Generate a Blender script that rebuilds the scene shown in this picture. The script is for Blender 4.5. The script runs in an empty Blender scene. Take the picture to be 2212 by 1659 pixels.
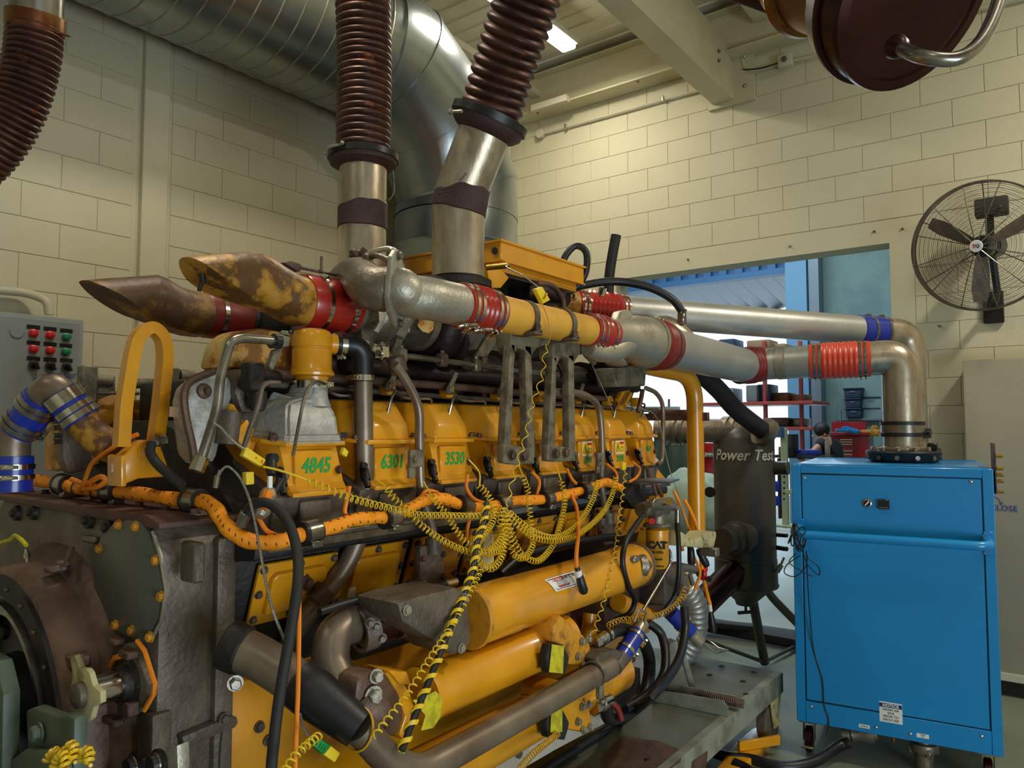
import bpy, bmesh, math, random
from mathutils import Vector, Matrix
random.seed(7)
C = bpy.context.scene.collection
V = Vector
# ---------------------------------------------------------------- camera, world, light, exposure
FPX, PITCH, YAW, HC = 1608.0, math.radians(3.3), math.radians(36.8), 1.7
cam = bpy.data.objects.new('camera', bpy.data.cameras.new('camera')); C.objects.link(cam)
cam.data.sensor_width = 36; cam.data.lens = 36*FPX/2212; cam.data.clip_start = .05; cam.data.clip_end = 200
cam.location = (0, 0, HC); cam.rotation_euler = (math.pi/2+PITCH, 0, YAW)
bpy.context.scene.camera = cam
sc = bpy.context.scene
sc.view_settings.view_transform = 'Standard'; sc.view_settings.look = 'None'
sc.view_settings.gamma = 1; sc.view_settings.exposure = 0.2; sc.view_settings.use_curve_mapping = False
sc.cycles.use_denoising = True
sc.cycles.max_bounces = 6; sc.cycles.diffuse_bounces = 4; sc.cycles.glossy_bounces = 3; sc.cycles.transmission_bounces = 4
sc.cycles.sample_clamp_indirect = 6; sc.cycles.caustics_reflective = False; sc.cycles.caustics_refractive = False
w = bpy.data.worlds.new('world'); sc.world = w; w.use_nodes = True
w.node_tree.nodes['Background'].inputs[0].default_value = (.74, .88, 1, 1)
w.node_tree.nodes['Background'].inputs[1].default_value = 1.55
WARM = (1, .915, .75)
def area(loc, sx, sy, p, rot=(0, 0, 0), col=WARM, name='lamp_light'):
    l = bpy.data.lights.new(name, 'AREA'); l.shape = 'RECTANGLE'; l.size = sx; l.size_y = sy; l.energy = p; l.color = col
    o = bpy.data.objects.new(name, l); o.location = loc; o.rotation_euler = rot; C.objects.link(o); return o
LAMPS = [(-2.65, 1.7, 5.0), (-2.65, -1.3, 5.0), (1.2, 1.7, 5.0), (1.4, 4.3, 5.0), (1.2, -1.3, 5.0)]
LAMP_W = (38, 12, 10, 92, 12)
for p, pw in zip(LAMPS, LAMP_W): area((p[0], p[1], p[2]-.03), .25, .6, pw)
# added low daylight-coloured light at right, brightening cabinet and engine; no door built there
area((3.35, 0.2, .8), 1.4, 3.0, 140, rot=(0, math.radians(90), 0), col=(.75, .88, 1), name='low_right_fill')
# daylight of the workshop beyond the wall, falling through its own roller doors
area((-4.6, 12.5, 2.2), 3.2, 4.0, 45, rot=(math.radians(-90), 0, 0), col=(.55, .8, 1), name='workshop_daylight')
area((-3.6, 9.6, 5.9), 5, 3, 230, col=(.68, .87, 1), name='workshop_fill')  # added overhead light to lift the dark workshop; no fixtures stand there
# ---------------------------------------------------------------- pixel (2212x1659) -> point on a real plane
RM = cam.rotation_euler.to_matrix()
def ray(px, py): return RM @ V(((px-1106)/FPX, (829.5-py)/FPX, -1))
def pX(px, py, X): d = ray(px, py); t = X/d.x; return V((X, t*d.y, HC+t*d.z))
def pY(px, py, Y): d = ray(px, py); t = Y/d.y; return V((t*d.x, Y, HC+t*d.z))
def pZ(px, py, Z): d = ray(px, py); t = (Z-HC)/d.z; return V((t*d.x, t*d.y, Z))
def pD(px, py, zd): return V((0, 0, HC)) + ray(px, py)*zd
def NX(L, *pp): return [pX(a, b, -L) for a, b in pp]
def ND(*pp): return [pD(a, b, c) for a, b, c in pp]
# ---------------------------------------------------------------- materials
def lin(h):
    h = h.lstrip('#'); r = [int(h[i:i+2], 16)/255 for i in (0, 2, 4)]
    return tuple(c/12.92 if c <= .04045 else ((c+.055)/1.055)**2.4 for c in r)+(1,)
MT = {}
def mat(name, col, rough=.5, metal=0., col2=None, scale=6, lo=.45, hi=.6, bump=0., bscale=40, coat=0., detail=6, rvar=.0, emit=0, third=None, stretch=None, spec=.5):
    m = bpy.data.materials.new(name); m.use_nodes = True; nt = m.node_tree; N = nt.nodes; b = N['Principled BSDF']
    b.inputs['Base Color'].default_value = lin(col); b.inputs['Roughness'].default_value = rough; b.inputs['Metallic'].default_value = metal
    b.inputs['Specular IOR Level'].default_value = spec
    if coat: b.inputs['Coat Weight'].default_value = coat; b.inputs['Coat Roughness'].default_value = .12
    if emit: b.inputs['Emission Color'].default_value = lin(col); b.inputs['Emission Strength'].default_value = emit
    tc = None
    if col2 or bump or rvar:
        g = N.new('ShaderNodeNewGeometry'); tc = g.outputs['Position']
        if stretch:
            mp = N.new('ShaderNodeVectorMath'); mp.operation = 'MULTIPLY'; mp.inputs[1].default_value = stretch; nt.links.new(tc, mp.inputs[0]); tc = mp.outputs[0]
    if col2:
        no = N.new('ShaderNodeTexNoise'); no.inputs['Scale'].default_value = scale; no.inputs['Detail'].default_value = detail; no.inputs['Roughness'].default_value = .6
        nt.links.new(tc, no.inputs['Vector'])
        cr = N.new('ShaderNodeValToRGB'); e = cr.color_ramp.elements
        e[0].position = lo; e[0].color = lin(col); e[1].position = hi; e[1].color = lin(col2)
        if third: x = e.new(min(.98, hi+.12)); x.color = lin(third)
        nt.links.new(no.outputs['Fac'], cr.inputs[0]); nt.links.new(cr.outputs[0], b.inputs['Base Color'])
    if rvar:
        n3 = N.new('ShaderNodeTexNoise'); n3.inputs['Scale'].default_value = scale*.7; nt.links.new(tc, n3.inputs['Vector'])
        mr = N.new('ShaderNodeMapRange'); mr.inputs[3].default_value = max(.03, rough-rvar); mr.inputs[4].default_value = rough+rvar
        nt.links.new(n3.outputs['Fac'], mr.inputs[0]); nt.links.new(mr.outputs[0], b.inputs['Roughness'])
    if bump:
        n2 = N.new('ShaderNodeTexNoise'); n2.inputs['Scale'].default_value = bscale; n2.inputs['Detail'].default_value = 4; nt.links.new(tc, n2.inputs['Vector'])
        bp = N.new('ShaderNodeBump'); bp.inputs['Strength'].default_value = bump; bp.inputs['Distance'].default_value = .01
        nt.links.new(n2.outputs['Fac'], bp.inputs['Height']); nt.links.new(bp.outputs[0], b.inputs['Normal'])
    MT[name] = m; return m
mat('yellow', '#E09A12', .33, 0, '#C98410', 5, .35, .75, coat=.5)
mat('yellow_worn', '#C98A22', .5, 0, '#8A5A20', 14, .5, .62, bump=.2, third='#5A4630')
mat('yellow_pale', '#DDA53C', .42, 0, '#C28A30', 5, .4, .7)
mat('rusty_yellow', '#5E3E1C', .5, .1, '#A8761E', 13, .46, .54, bump=.25, third='#B98A34', rvar=.1)
mat('rusty_brown', '#54381E', .5, .1, '#7E5A1E', 11, .5, .6, bump=.25, third='#A07A34', rvar=.1)
mat('peeling', '#8A5A22', .6, 0, '#C08A38', 13, .46, .5, third='#B9A56A', bump=.3)
mat('iron', '#6E6254', .5, .3, '#50463B', 7, .4, .65, bump=.35, bscale=60, rvar=.1)
mat('iron_brown', '#6A5040', .5, .3, '#4A362C', 8, .4, .65, bump=.3)
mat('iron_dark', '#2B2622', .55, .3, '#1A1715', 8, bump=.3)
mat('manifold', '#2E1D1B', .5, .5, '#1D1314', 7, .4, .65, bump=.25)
mat('red_plate', '#5C3A33', .6, .2, '#463029', 9)
mat('cast_grey', '#8B8273', .42, .7, '#756B5D', 6, bump=.25, bscale=90)
mat('cast_pale', '#ABA595', .45, .65, '#969080', 6, bump=.2, bscale=90)
mat('steel_pipe', '#B5A994', .33, .7, '#8A7A62', 5, .4, .75, rvar=.1, bump=.08, bscale=30, stretch=(3, 3, 1))
mat('brown_pipe', '#8C7D6C', .38, .55, '#6C5B4B', 6, .35, .7, rvar=.08)
mat('alu', '#B9B9B4', .42, .6, '#A8A8A2', 4, .35, .7, rvar=.1, bump=.06)
mat('alu_cast', '#B2B1AC', .5, .4, '#8E8C86', 9, .4, .7, bump=.3, bscale=50)
mat('galv', '#98A0A2', .27, .9, '#7F878A', 2.5, .35, .7, rvar=.1, bump=.05, bscale=6)
mat('chrome', '#CFCAC0', .16, 1.0)
mat('chrome_dull', '#9A948A', .28, .9, '#7A736A', 12)
mat('red_sil', '#B5281A', .3, 0, '#8E1B12', 4, .3, .8, coat=.3, spec=.6)
mat('red_sil_dull', '#8A2016', .45, 0, '#5E1610', 4, .3, .75)
mat('orange_sil', '#D2452A', .38, 0, '#BE3A22', 4, .3, .8)
mat('blue_sil', '#15309E', .35, 0, '#0F2278', 5, .3, .8, coat=.3)
mat('rubber', '#17171A', .42, 0, '#101012', 12, bump=.08)
mat('rubber_matt', '#1D1B1C', .7, 0)
mat('corrug', '#573529', .46, .45, '#38221D', 9, .4, .6, third='#8A4A22', rvar=.08)
mat('copper_band', '#8A6434', .35, .8, '#6A3A22', 8)
mat('dark_red_metal', '#3A1511', .3, .6, '#2A0E0C', 3, .4, .7)
mat('maroon', '#3E2627', .65, 0, '#2F1C1E', 8, bump=.5, bscale=120)
mat('orange_sleeve', '#FF9A06', .6, 0, '#EE8C04', 60, .4, .7, bump=.3, bscale=300)
mat('orange_cord', '#E8820F', .6)
mat('coil_yellow', '#E3BC1E', .35, 0, spec=.6)
mat('coil_amber', '#C8931C', .4, 0)
mat('tag_yellow', '#E6C322', .5)
mat('tape_yellow', '#C9BC1E', .6, 0, '#A89E1A', 30)
mat('green_plug', '#17803A', .45)
mat('ink_green', '#1E9A46', .6)
mat('braid', '#A8A39A', .35, .8, '#7C766E', 300)
mat('wall_paint', '#C8C2A6', .75, 0, '#C0BA9E', 1.2, .3, .8, bump=.15, bscale=60)
mat('mortar', '#A9A286', .85)
mat('beam_paint', '#C2BC9C', .55, 0, '#B8B191', 1.5)
mat('ceiling_paint', '#CBC7B2', .55, .1)
mat('conduit', '#BDB8A2', .5)
mat('panel_grey', '#8A9192', .45, 0, '#7E8687', 2, .3, .8)
mat('cabinet_grey', '#A39D88', .5, 0, '#968F7A', 1.5, .3, .8)
mat('cabinet_blue', '#0A86C8', .3, 0, '#087EBE', 2, .3, .8, coat=.4)
mat('floor', '#7E8874', .42, 0, '#767C6A', 1.3, .3, .75, rvar=.14, bump=.05, bscale=5)
mat('cart', '#62675A', .42, 0, '#4A4C42', 3, .42, .72, rvar=.12, bump=.1, third='#5A4630')
mat('cart_light', '#86897A', .5, 0, '#6E6C5C', 6)
mat('tank', '#5B5852', .36, .3, '#4A4843', 3, .3, .8, rvar=.08)
mat('plate_grey', '#62635A', .45, .3, '#4E5048', 5, .3, .8)
mat('dyno_green', '#55604F', .5, 0, '#46503F', 5)
mat('white_panel', '#B9B3A4', .5, 0, '#A59D8C', 4)
mat('cream', '#B9AE7E', .55, 0, '#8F8058', 18, .55, .62)
mat('khaki', '#77705A', .55, .1, '#5C5242', 18, .45, .58, third='#4A4030', bump=.25)
mat('white', '#E4E2DC', .5)
mat('black', '#0E0E10', .4)
mat('ink_blue', '#2A3A8A', .6)
mat('navy', '#1C2A6A', .5)
mat('red', '#C81E1C', .35)
mat('green', '#157A4A', .35)
mat('brass', '#B08A3C', .3, .9)
mat('skin', '#B98468', .55)
mat('hair', '#17110F', .6)
mat('shirt', '#15161C', .8)
mat('pale_green', '#B5C4A2', .5)
mat('workshop_wall', '#7E9490', .8, 0, '#6F8684', 1.5)
mat('column_blue', '#6E9CBC', .5)
mat('door_blue', '#3E6E9C', .5)
mat('shelf_red', '#A83A2C', .5)
mat('shelf_steel', '#7C8790', .4, .5)
mat('bin_blue', '#22354E', .5)
mat('cardboard', '#9A7858', .8)
mat('chest_red', '#A01322', .3, coat=.4)
mat('cloth_pale', '#A9BFB4', .9, bump=.4, bscale=20)
mat('blanket', '#B4B1AB', .5, .3, '#98958F', 14, bump=.6, bscale=25)
mat('tank_green', '#1F3D34', .45)
mat('lamp_glow', '#FFF6E0', .5, emit=14)
mat('wood', '#7A4A2A', .7)
# ---------------------------------------------------------------- mesh helpers
def smooth(pts, n=8):
    pts = [V(p) for p in pts]
    if len(pts) < 3: 
        return [pts[0].lerp(pts[-1], k/max(2, n)) for k in range(max(2, n)+1)]
    P = [pts[0]*2-pts[1]]+pts+[pts[-1]*2-pts[-2]]; out = []
    for i in range(1, len(P)-2):
        a, b, c, d = P[i-1:i+3]
        for k in range(n):
            t = k/n
            out.append(.5*((2*b)+(c-a)*t+(2*a-5*b+4*c-d)*t*t+(3*b-a-3*c+d)*t**3))
    out.append(pts[-1]); return out
def fillet(pts, r, n=6):
    "straight runs with rounded bends of radius ~r"
    pts = [V(p) for p in pts]; out = [pts[0]]
    for i in range(1, len(pts)-1):
        a, b, c = pts[i-1], pts[i], pts[i+1]
        u, v_ = (a-b), (c-b); d = min(r, u.length*.49, v_.length*.49)
        p, q = b+u.normalized()*d, b+v_.normalized()*d
        for k in range(n+1):
            t = k/n; out.append(p*(1-t)**2+b*2*t*(1-t)+q*t*t)
    out.append(pts[-1]); return out
def resample(pts, step):
    L = [0]
    for a, b in zip(pts, pts[1:]): L.append(L[-1]+(b-a).length)
    n = max(2, int(L[-1]/step)); out = []; j = 0
    for k in range(n+1):
        s = L[-1]*k/n
        while j < len(pts)-2 and L[j+1] < s: j += 1
        d = L[j+1]-L[j]; out.append(pts[j].lerp(pts[j+1], (s-L[j])/d if d else 0))
    return out, L[-1]
def frames(pts):
    T = []
    for i in range(len(pts)):
        t = pts[min(i+1, len(pts)-1)]-pts[max(i-1, 0)]
        T.append(t.normalized() if t.length > 1e-9 else (T[-1] if T else V((0, 0, 1))))
    u = T[0].orthogonal().normalized(); fr = []
    for t in T:
        u = u-t*u.dot(t)
        u = u.normalized() if u.length > 1e-6 else t.orthogonal().normalized()
        fr.append((t, u, t.cross(u)))
    return fr
def tube(pts, r, seg=12, caps=True):
    pts = [V(p) for p in pts]; fr = frames(pts); vs = []; fs = []; n = len(pts)
    for i, p in enumerate(pts):
        rr = r[i] if isinstance(r, (list, tuple)) else r
        for k in range(seg):
            a = 2*math.pi*k/seg; vs.append(p+fr[i][1]*math.cos(a)*rr+fr[i][2]*math.sin(a)*rr)
    for i in range(n-1):
        for k in range(seg):
            k2 = (k+1) % seg; fs.append((i*seg+k, i*seg+k2, (i+1)*seg+k2, (i+1)*seg+k))
    if caps: fs.append(tuple(range(seg-1, -1, -1))); fs.append(tuple((n-1)*seg+k for k in range(seg)))
    return vs, fs
def corr(pts, r, amp, pitch, seg=20, per=6):
    "corrugated hose: rounded ribs along the path"
    q, L = resample(pts, pitch/per); return tube(q, [r+amp*(abs(math.sin(math.pi*k/per))*2-1) for k in range(len(q))], seg)
def lathe(p0, ax, prof, seg=24, caps=True):
    p0 = V(p0); ax = V(ax).normalized(); u = ax.orthogonal().normalized(); v = ax.cross(u); vs = []; fs = []
    for s, r in prof:
        for k in range(seg):
            a = 2*math.pi*k/seg; vs.append(p0+ax*s+(u*math.cos(a)+v*math.sin(a))*r)
    for i in range(len(prof)-1):
        for k in range(seg):
            k2 = (k+1) % seg; fs.append((i*seg+k, i*seg+k2, (i+1)*seg+k2, (i+1)*seg+k))
    if caps: fs.append(tuple(range(seg-1, -1, -1))); fs.append(tuple((len(prof)-1)*seg+k for k in range(seg)))
    return vs, fs
def cyl(p0, p1, r, seg=20, ch=.0, r1=None):
    p0, p1 = V(p0), V(p1); L = (p1-p0).length; r1 = r if r1 is None else r1
    if ch: return lathe(p0, p1-p0, [(0, r-ch), (ch, r), (L-ch, r1), (L, r1-ch)], seg)
    return lathe(p0, p1-p0, [(0, r), (L, r1)], seg)
def ring(c, ax, r0, r1, w_, seg=28):
    "flat ring (washer) with outer radius r1 and inner r0, width w along the axis"
    c = V(c); ax = V(ax).normalized(); u = ax.orthogonal().normalized(); v = ax.cross(u); vs = []; fs = []
    for r, s in ((r1, -w_/2), (r1, w_/2), (r0, w_/2), (r0, -w_/2)):
        for k in range(seg):
            a = 2*math.pi*k/seg; vs.append(c+ax*s+(u*math.cos(a)+v*math.sin(a))*r)
    for j in range(4):
        for k in range(seg):
            k2 = (k+1) % seg; j2 = (j+1) % 4; fs.append((j*seg+k, j*seg+k2, j2*seg+k2, j2*seg+k))
    return vs, fs
def box(c, s, b=0.0, R=None):
    c = V(c); bm = bmesh.new(); bmesh.ops.create_cube(bm, size=1)
    for v in bm.verts: v.co = V((v.co.x*s[0], v.co.y*s[1], v.co.z*s[2]))
    if b: bmesh.ops.bevel(bm, geom=list(bm.edges), offset=b, segments=2 if b > .006 else 1, affect='EDGES', profile=.5)
    bm.verts.index_update()
    vs = [(R @ v.co if R else v.co.copy())+c for v in bm.verts]; fs = [tuple(v.index for v in f.verts) for f in bm.faces]; bm.free(); return vs, fs
def boxab(a, b, bev=0.0):
    a, b = V(a), V(b); return box((a+b)/2, [abs(b[i]-a[i]) for i in range(3)], bev)
def prism(poly, ext, bev=0.0):
    poly = [V(p) for p in poly]; ext = V(ext); n = len(poly); bm = bmesh.new()
    a = [bm.verts.new(p) for p in poly]; b = [bm.verts.new(p+ext) for p in poly]
    bm.faces.new(a[::-1]); bm.faces.new(b)
    for i in range(n): bm.faces.new((a[i], a[(i+1) % n], b[(i+1) % n], b[i]))
    bmesh.ops.recalc_face_normals(bm, faces=bm.faces)
    if bev: bmesh.ops.bevel(bm, geom=list(bm.edges), offset=bev, segments=2, affect='EDGES', profile=.5)
    bm.verts.index_update(); vs = [v.co.copy() for v in bm.verts]; fs = [tuple(v.index for v in f.verts) for f in bm.faces]; bm.free(); return vs, fs
def bolt(p, n, r=.012, h=.012, wash=True):
    p = V(p); n = V(n).normalized(); g = []
    if wash: g.append(lathe(p, n, [(0, r*1.35), (h*.2, r*1.35)], 12))
    g.append(lathe(p, n, [(0, r), (h*.85, r), (h, r*.8)], 6)); return g
def coil(pts, R, wr, pitch, seg=5, n=9):
    q, L = resample([V(p) for p in pts], pitch/n); fr = frames(q); h = []
    for i, p in enumerate(q):
        a = 2*math.pi*i/n; h.append(p+fr[i][1]*math.cos(a)*R+fr[i][2]*math.sin(a)*R)
    return tube(h, wr, seg)
def strap(pts, wdt, th, up):
    "flat strip following pts; up = width direction"
    pts = [V(p) for p in pts]; up = V(up).normalized(); vs = []; fs = []
    for i, p in enumerate(pts):
        t = (pts[min(i+1, len(pts)-1)]-pts[max(i-1, 0)]).normalized(); n = t.cross(up).normalized()
        for a, b in ((-1, -1), (1, -1), (1, 1), (-1, 1)): vs.append(p+up*wdt/2*a+n*th/2*b)
    for i in range(len(pts)-1):
        for k in range(4): fs.append((i*4+k, i*4+(k+1) % 4, i*4+4+(k+1) % 4, i*4+4+k))
    fs += [(3, 2, 1, 0), tuple(len(vs)-4+k for k in range(4))]; return vs, fs
WL = {}
SPLIT = {'yellow_pipe_stub', 'yoke_arm', 'engine_foot', 'connector_bolt', 'bonnet_bolt', 'cleat_bolt', 'flange_bolt', 'box_support', 'manifold_flange', 'drum_lug', 'bracket_lugs', 'leg_brace', 'brass_plug', 'top_rim', 'bar_plate', 'roof_post', 'display_keys', 'cast_rib', 'silver_fitting'}
def mk(name, geos, m, parent=None, sm=True, label=None):
    if name in SPLIT and isinstance(geos, list) and len(geos) > 1:
        r = [mk(name, [g], m, parent, sm, label) for g in geos]; return r[0]
    if isinstance(geos, tuple): geos = [geos]
    flat = []
    for g in geos:
        if isinstance(g, tuple): flat.append(g)
        else: flat += g
    vs = []; fs = []
    for a, b in flat:
        o = len(vs); vs += a; fs += [tuple(i+o for i in f) for f in b]
    lo = V([min(v[i] for v in vs) for i in range(3)]); hi = V([max(v[i] for v in vs) for i in range(3)]); c = (lo+hi)/2
    me = bpy.data.meshes.new(name); me.from_pydata([V(v)-c for v in vs], [], fs)
    bm = bmesh.new(); bm.from_mesh(me); bmesh.ops.recalc_face_normals(bm, faces=bm.faces); bm.to_mesh(me); bm.free()
    if sm:
        me.polygons.foreach_set('use_smooth', [True]*len(me.polygons)); me.set_sharp_from_angle(angle=math.radians(38))
    me.materials.append(MT[m]); o = bpy.data.objects.new(name, me); C.objects.link(o); WL[o] = c
    setp(o, parent)
    if label: o['label'] = label
    return o
def setp(o, parent):
    c = WL[o]
    if parent is not None: o.parent = parent; o.location = c-WL[parent]
    else: o.location = c
def thing(name, label, cat, loc, group=None):
    o = bpy.data.objects.new(name, None); C.objects.link(o); o.location = loc; WL[o] = V(loc); o.empty_display_size = .1
    o['label'] = label; o['category'] = cat
    if group: o['group'] = group
    return o
def tag(o, label, cat, group=None, kind=None):
    o['label'] = label; o['category'] = cat
    if group: o['group'] = group
    if kind: o['kind'] = kind
    return o
def struct(o): o['kind'] = 'structure'; return o
def moved(o, off, parent=None, mesh=None):
    "copy of one object (shared mesh), shifted by off"
    c = o.copy(); C.objects.link(c); WL[c] = WL[o]+V(off)
    p = parent if parent is not None else o.parent
    if p is not None: c.parent = p; c.location = WL[c]-WL[p]
    else: c.location = WL[c]
    return c
def text(name, s, loc, ux, uy, size, m, parent=None, ext=.0006, bold=0, shear=0, align='CENTER', sx=1):
    cu = bpy.data.curves.new(name, 'FONT'); cu.body = s; cu.size = size; cu.extrude = ext; cu.offset = bold; cu.shear = shear; cu.align_x = align; cu.align_y = 'CENTER'
    cu.resolution_u = 2; t = bpy.data.objects.new(name, cu); C.objects.link(t); dg = bpy.context.evaluated_depsgraph_get()
    me = bpy.data.meshes.new_from_object(t.evaluated_get(dg)); bpy.data.objects.remove(t); bpy.data.curves.remove(cu)
    ux = V(ux).normalized(); uy = V(uy); uy = (uy-ux*uy.dot(ux)).normalized(); uz = ux.cross(uy)
    for v in me.vertices: v.co = ux*v.co.x*sx+uy*v.co.y+uz*v.co.z
    me.materials.clear(); me.materials.append(MT[m]); me.name = name
    o = bpy.data.objects.new(name, me); C.objects.link(o); WL[o] = V(loc); setp(o, parent); return o
def clampband(c, ax, r, w_=.018, parent=None, name='hose_clamp', m='chrome', screw=None):
    g = [ring(c, ax, r-.001, r+.0025, w_, 28)]
    ax = V(ax).normalized(); d = V(screw).normalized() if screw is not None else V((0, 0, 1)); d = (d-ax*d.dot(ax)).normalized(); t = ax.cross(d)
    Rm = Matrix((t, ax, d)).transposed()
    g.append(box(V(c)+d*(r+.007), (.03, w_*.8, .012), .002, Rm)); g.append(cyl(V(c)+d*(r+.008)-t*.028, V(c)+d*(r+.008)+t*.024, .005, 8))
    return mk(name, g, m, parent)
# ================================================================ THE ROOM
XW, YB, ZT = -4.57, 6.09, 5.25
OX0, OX1, OZ = -3.33, -1.03, 3.07          # opening in the back wall
def bricks(wall, rects, plane, name='block'):
    "rects: list of (u0,u1,z0,z1); blocks 0.4 x 0.2 laid in running bond, proud of the joints"
    protos = {}
    for (u0, u1, z0, z1) in rects:
        k0 = math.ceil((z0-.05)/.2-1e-6); k = k0
        while .05+(k+1)*.2 <= z1+1e-6:
            z = .05+k*.2; off = .2 if k % 2 else 0; j = math.floor((u0-off)/.4)
            while off+j*.4 < u1:
                a, b = max(u0, off+j*.4)+.0015, min(u1, off+j*.4+.4)-.0015; j += 1
                if b-a < .04: continue
                wd = round(b-a, 3); um = (a+b)/2
                if wd not in protos:
                    if plane == 'X': g = box((XW+.004, um, z+.1), (.028, wd, .197), .0022)
                    else: g = box((um, YB-.004, z+.1), (wd, .028, .197), .0022)
                    protos[wd] = mk(name, g, 'wall_paint', wall, sm=False)
                else:
                    p = protos[wd]; tgt = V((WL[p].x, um, z+.1)) if plane == 'X' else V((um, WL[p].y, z+.1)); moved(p, tgt-WL[p])
            k += 1
wl = struct(mk('wall_left', [boxab((XW-.2, -3.5, 0), (XW+.012, 6.3, ZT+.1)), boxab((XW, -3.5, 0), (XW+.018, .8, ZT)), boxab((XW, .8, 0), (XW+.018, YB, 1.24)), boxab((XW, .8, 4.47), (XW+.018, YB, ZT))], 'wall_paint', sm=False))
bricks(wl, [(.8, 2.2, 1.25, 4.45), (2.44, YB-.01, 1.25, 4.45)], 'X')
wb = struct(mk('wall_back', [boxab((XW-.2, YB-.012, 0), (OX0, YB+.2, ZT+.1)), boxab((OX1, YB-.012, 0), (3.4, YB+.2, ZT+.1)), boxab((OX0, YB-.012, OZ), (OX1, YB+.2, ZT+.1)),
    boxab((XW+.02, YB-.019, 2.865), (OX0-.2, YB-.001, 3.245)), boxab((-.87, YB-.019, 2.865), (3.4, YB-.001, 3.245)), boxab((OX0, YB-.019, OZ), (OX1, YB-.001, 3.245)), boxab((OX1, YB-.019, 0), (-.87, YB-.001, 3.245)), boxab((OX0-.2, YB-.019, 0), (OX0, YB-.001, 3.245)), boxab((.6, YB-.02, 0), (3.4, YB, ZT)), boxab((XW+.02, YB-.02, 0), (OX0-.2, YB, 1.44)), boxab((-.87, YB-.02, 0), (.6, YB, 1.04))], 'wall_paint', sm=False))
bricks(wb, [(XW+.02, .6, 3.25, 4.86), (-.87, .6, 1.05, 2.86), (XW+.02, OX0-.2, 1.45, 2.86)], 'Y')
for x, z in ((-2.62, 3.16), (-1.75, 3.15), (-.94, 3.16), (-1.13, 3.17), (-.72, 2.42), (-3.4, 3.12)):
    mk('anchor_bolt', bolt((x, YB-.02, z), (0, -1, 0), .007, .016), 'chrome_dull', wb)
struct(mk('wall_right', boxab((3.4, -3.5, 0), (3.6, 6.3, ZT)), 'wall_paint', sm=False))
struct(mk('wall_front', boxab((-4.8, -3.7, 0), (3.6, -3.5, ZT)), 'wall_paint', sm=False))
struct(mk('floor', [boxab((-12, -3.7, -.1), (6, 19, 0))], 'floor', sm=False))
# corrugated roof deck
prof = []; y = -3.6; 
while y < 6.3: prof += [(y, ZT+.014), (y+.08, ZT+.014), (y+.09, ZT), (y+.17, ZT)]; y += .18
vs = []; fs = []
for yy, zz in prof: vs += [V((-4.8, yy, zz)), V((3.6, yy, zz)), V((-4.8, yy, zz+.06)), V((3.6, yy, zz+.06))]
for i in range(len(prof)-1): a = i*4; fs += [(a, a+1, a+5, a+4), (a+2, a+6, a+7, a+3)]
struct(mk('ceiling', (vs, fs), 'ceiling_paint', sm=False))
# pilaster, beams, rafter
struct(mk('trim_1', boxab((XW, 2.24, 0), (XW+.06, 2.40, 4.6), .004), 'wall_paint', sm=False))
b1 = struct(mk('trim_2', [boxab((XW+.02, 5.86, 4.80), (3.4, 6.06, 4.815)), boxab((XW+.02, 5.95, 4.815), (3.4, 5.965, 5.16)), boxab((XW+.02, 5.86, 5.16), (3.4, 6.06, 5.175))], 'beam_paint', sm=False))
mk('flange_bolt', [bolt((x, 5.9, 4.8), (0, 0, -1), .012, .014) for x in (-4.1, -3.0)], 'chrome_dull', b1)
b2 = struct(mk('trim_3', [boxab((-2.36, -3.4, 4.46), (-2.18, 6.05, 4.475)), boxab((-2.36, -3.4, 4.475), (-2.345, 6.05, 4.9)), boxab((-2.195, -3.4, 4.475), (-2.18, 6.05, 4.9)), boxab((-2.36, -3.4, 4.9), (-2.18, 6.05, 4.915)), boxab((-2.40, 6.03, 4.42), (-2.0, 6.08, 4.95))], 'beam_paint', sm=False))
mk('cleat_bolt', [bolt((-2.17, 5.7, 4.66), (1, 0, 0)), bolt((-2.17, 5.7, 4.74), (1, 0, 0)), bolt((-2.08, 6.03, 4.55), (0, -1, 0)), bolt((-2.08, 6.03, 4.8), (0, -1, 0))], 'chrome_dull', b2)
struct(mk('trim_4', [boxab((-1.94, 2, 4.98), (-1.84, 5.9, 4.99)), boxab((-1.86, 2, 4.99), (-1.85, 5.9, 5.2)), boxab((-1.94, 2, 5.2), (-1.76, 5.9, 5.21))], 'beam_paint', sm=False))
struct(mk('trim_5', [boxab((-4.16, -3, 4.97), (-4.09, 5.95, 5.03)), boxab((-4.11, 5.80, 4.78), (-3.7, 5.86, 4.84))], 'conduit', sm=False))
# duct hanger chain
hc = thing('duct_hanger', 'small galvanised hook and chain hanging beside the big duct', 'hanger', (-3.9, 5.05, 5.2))
px0 = pD(989, 130, 6.2)
mk('rod', cyl(pD(989, 98, 6.2), pD(989, 130, 6.2), .004, 6), 'chrome', hc)
mk('hook', tube(smooth([pD(989, 128, 6.2), pD(994, 134, 6.2), pD(992, 146, 6.2), pD(986, 148, 6.2), pD(985, 158, 6.2), pD(990, 188, 6.2)], 5), .008, 6), 'chrome', hc)
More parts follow.
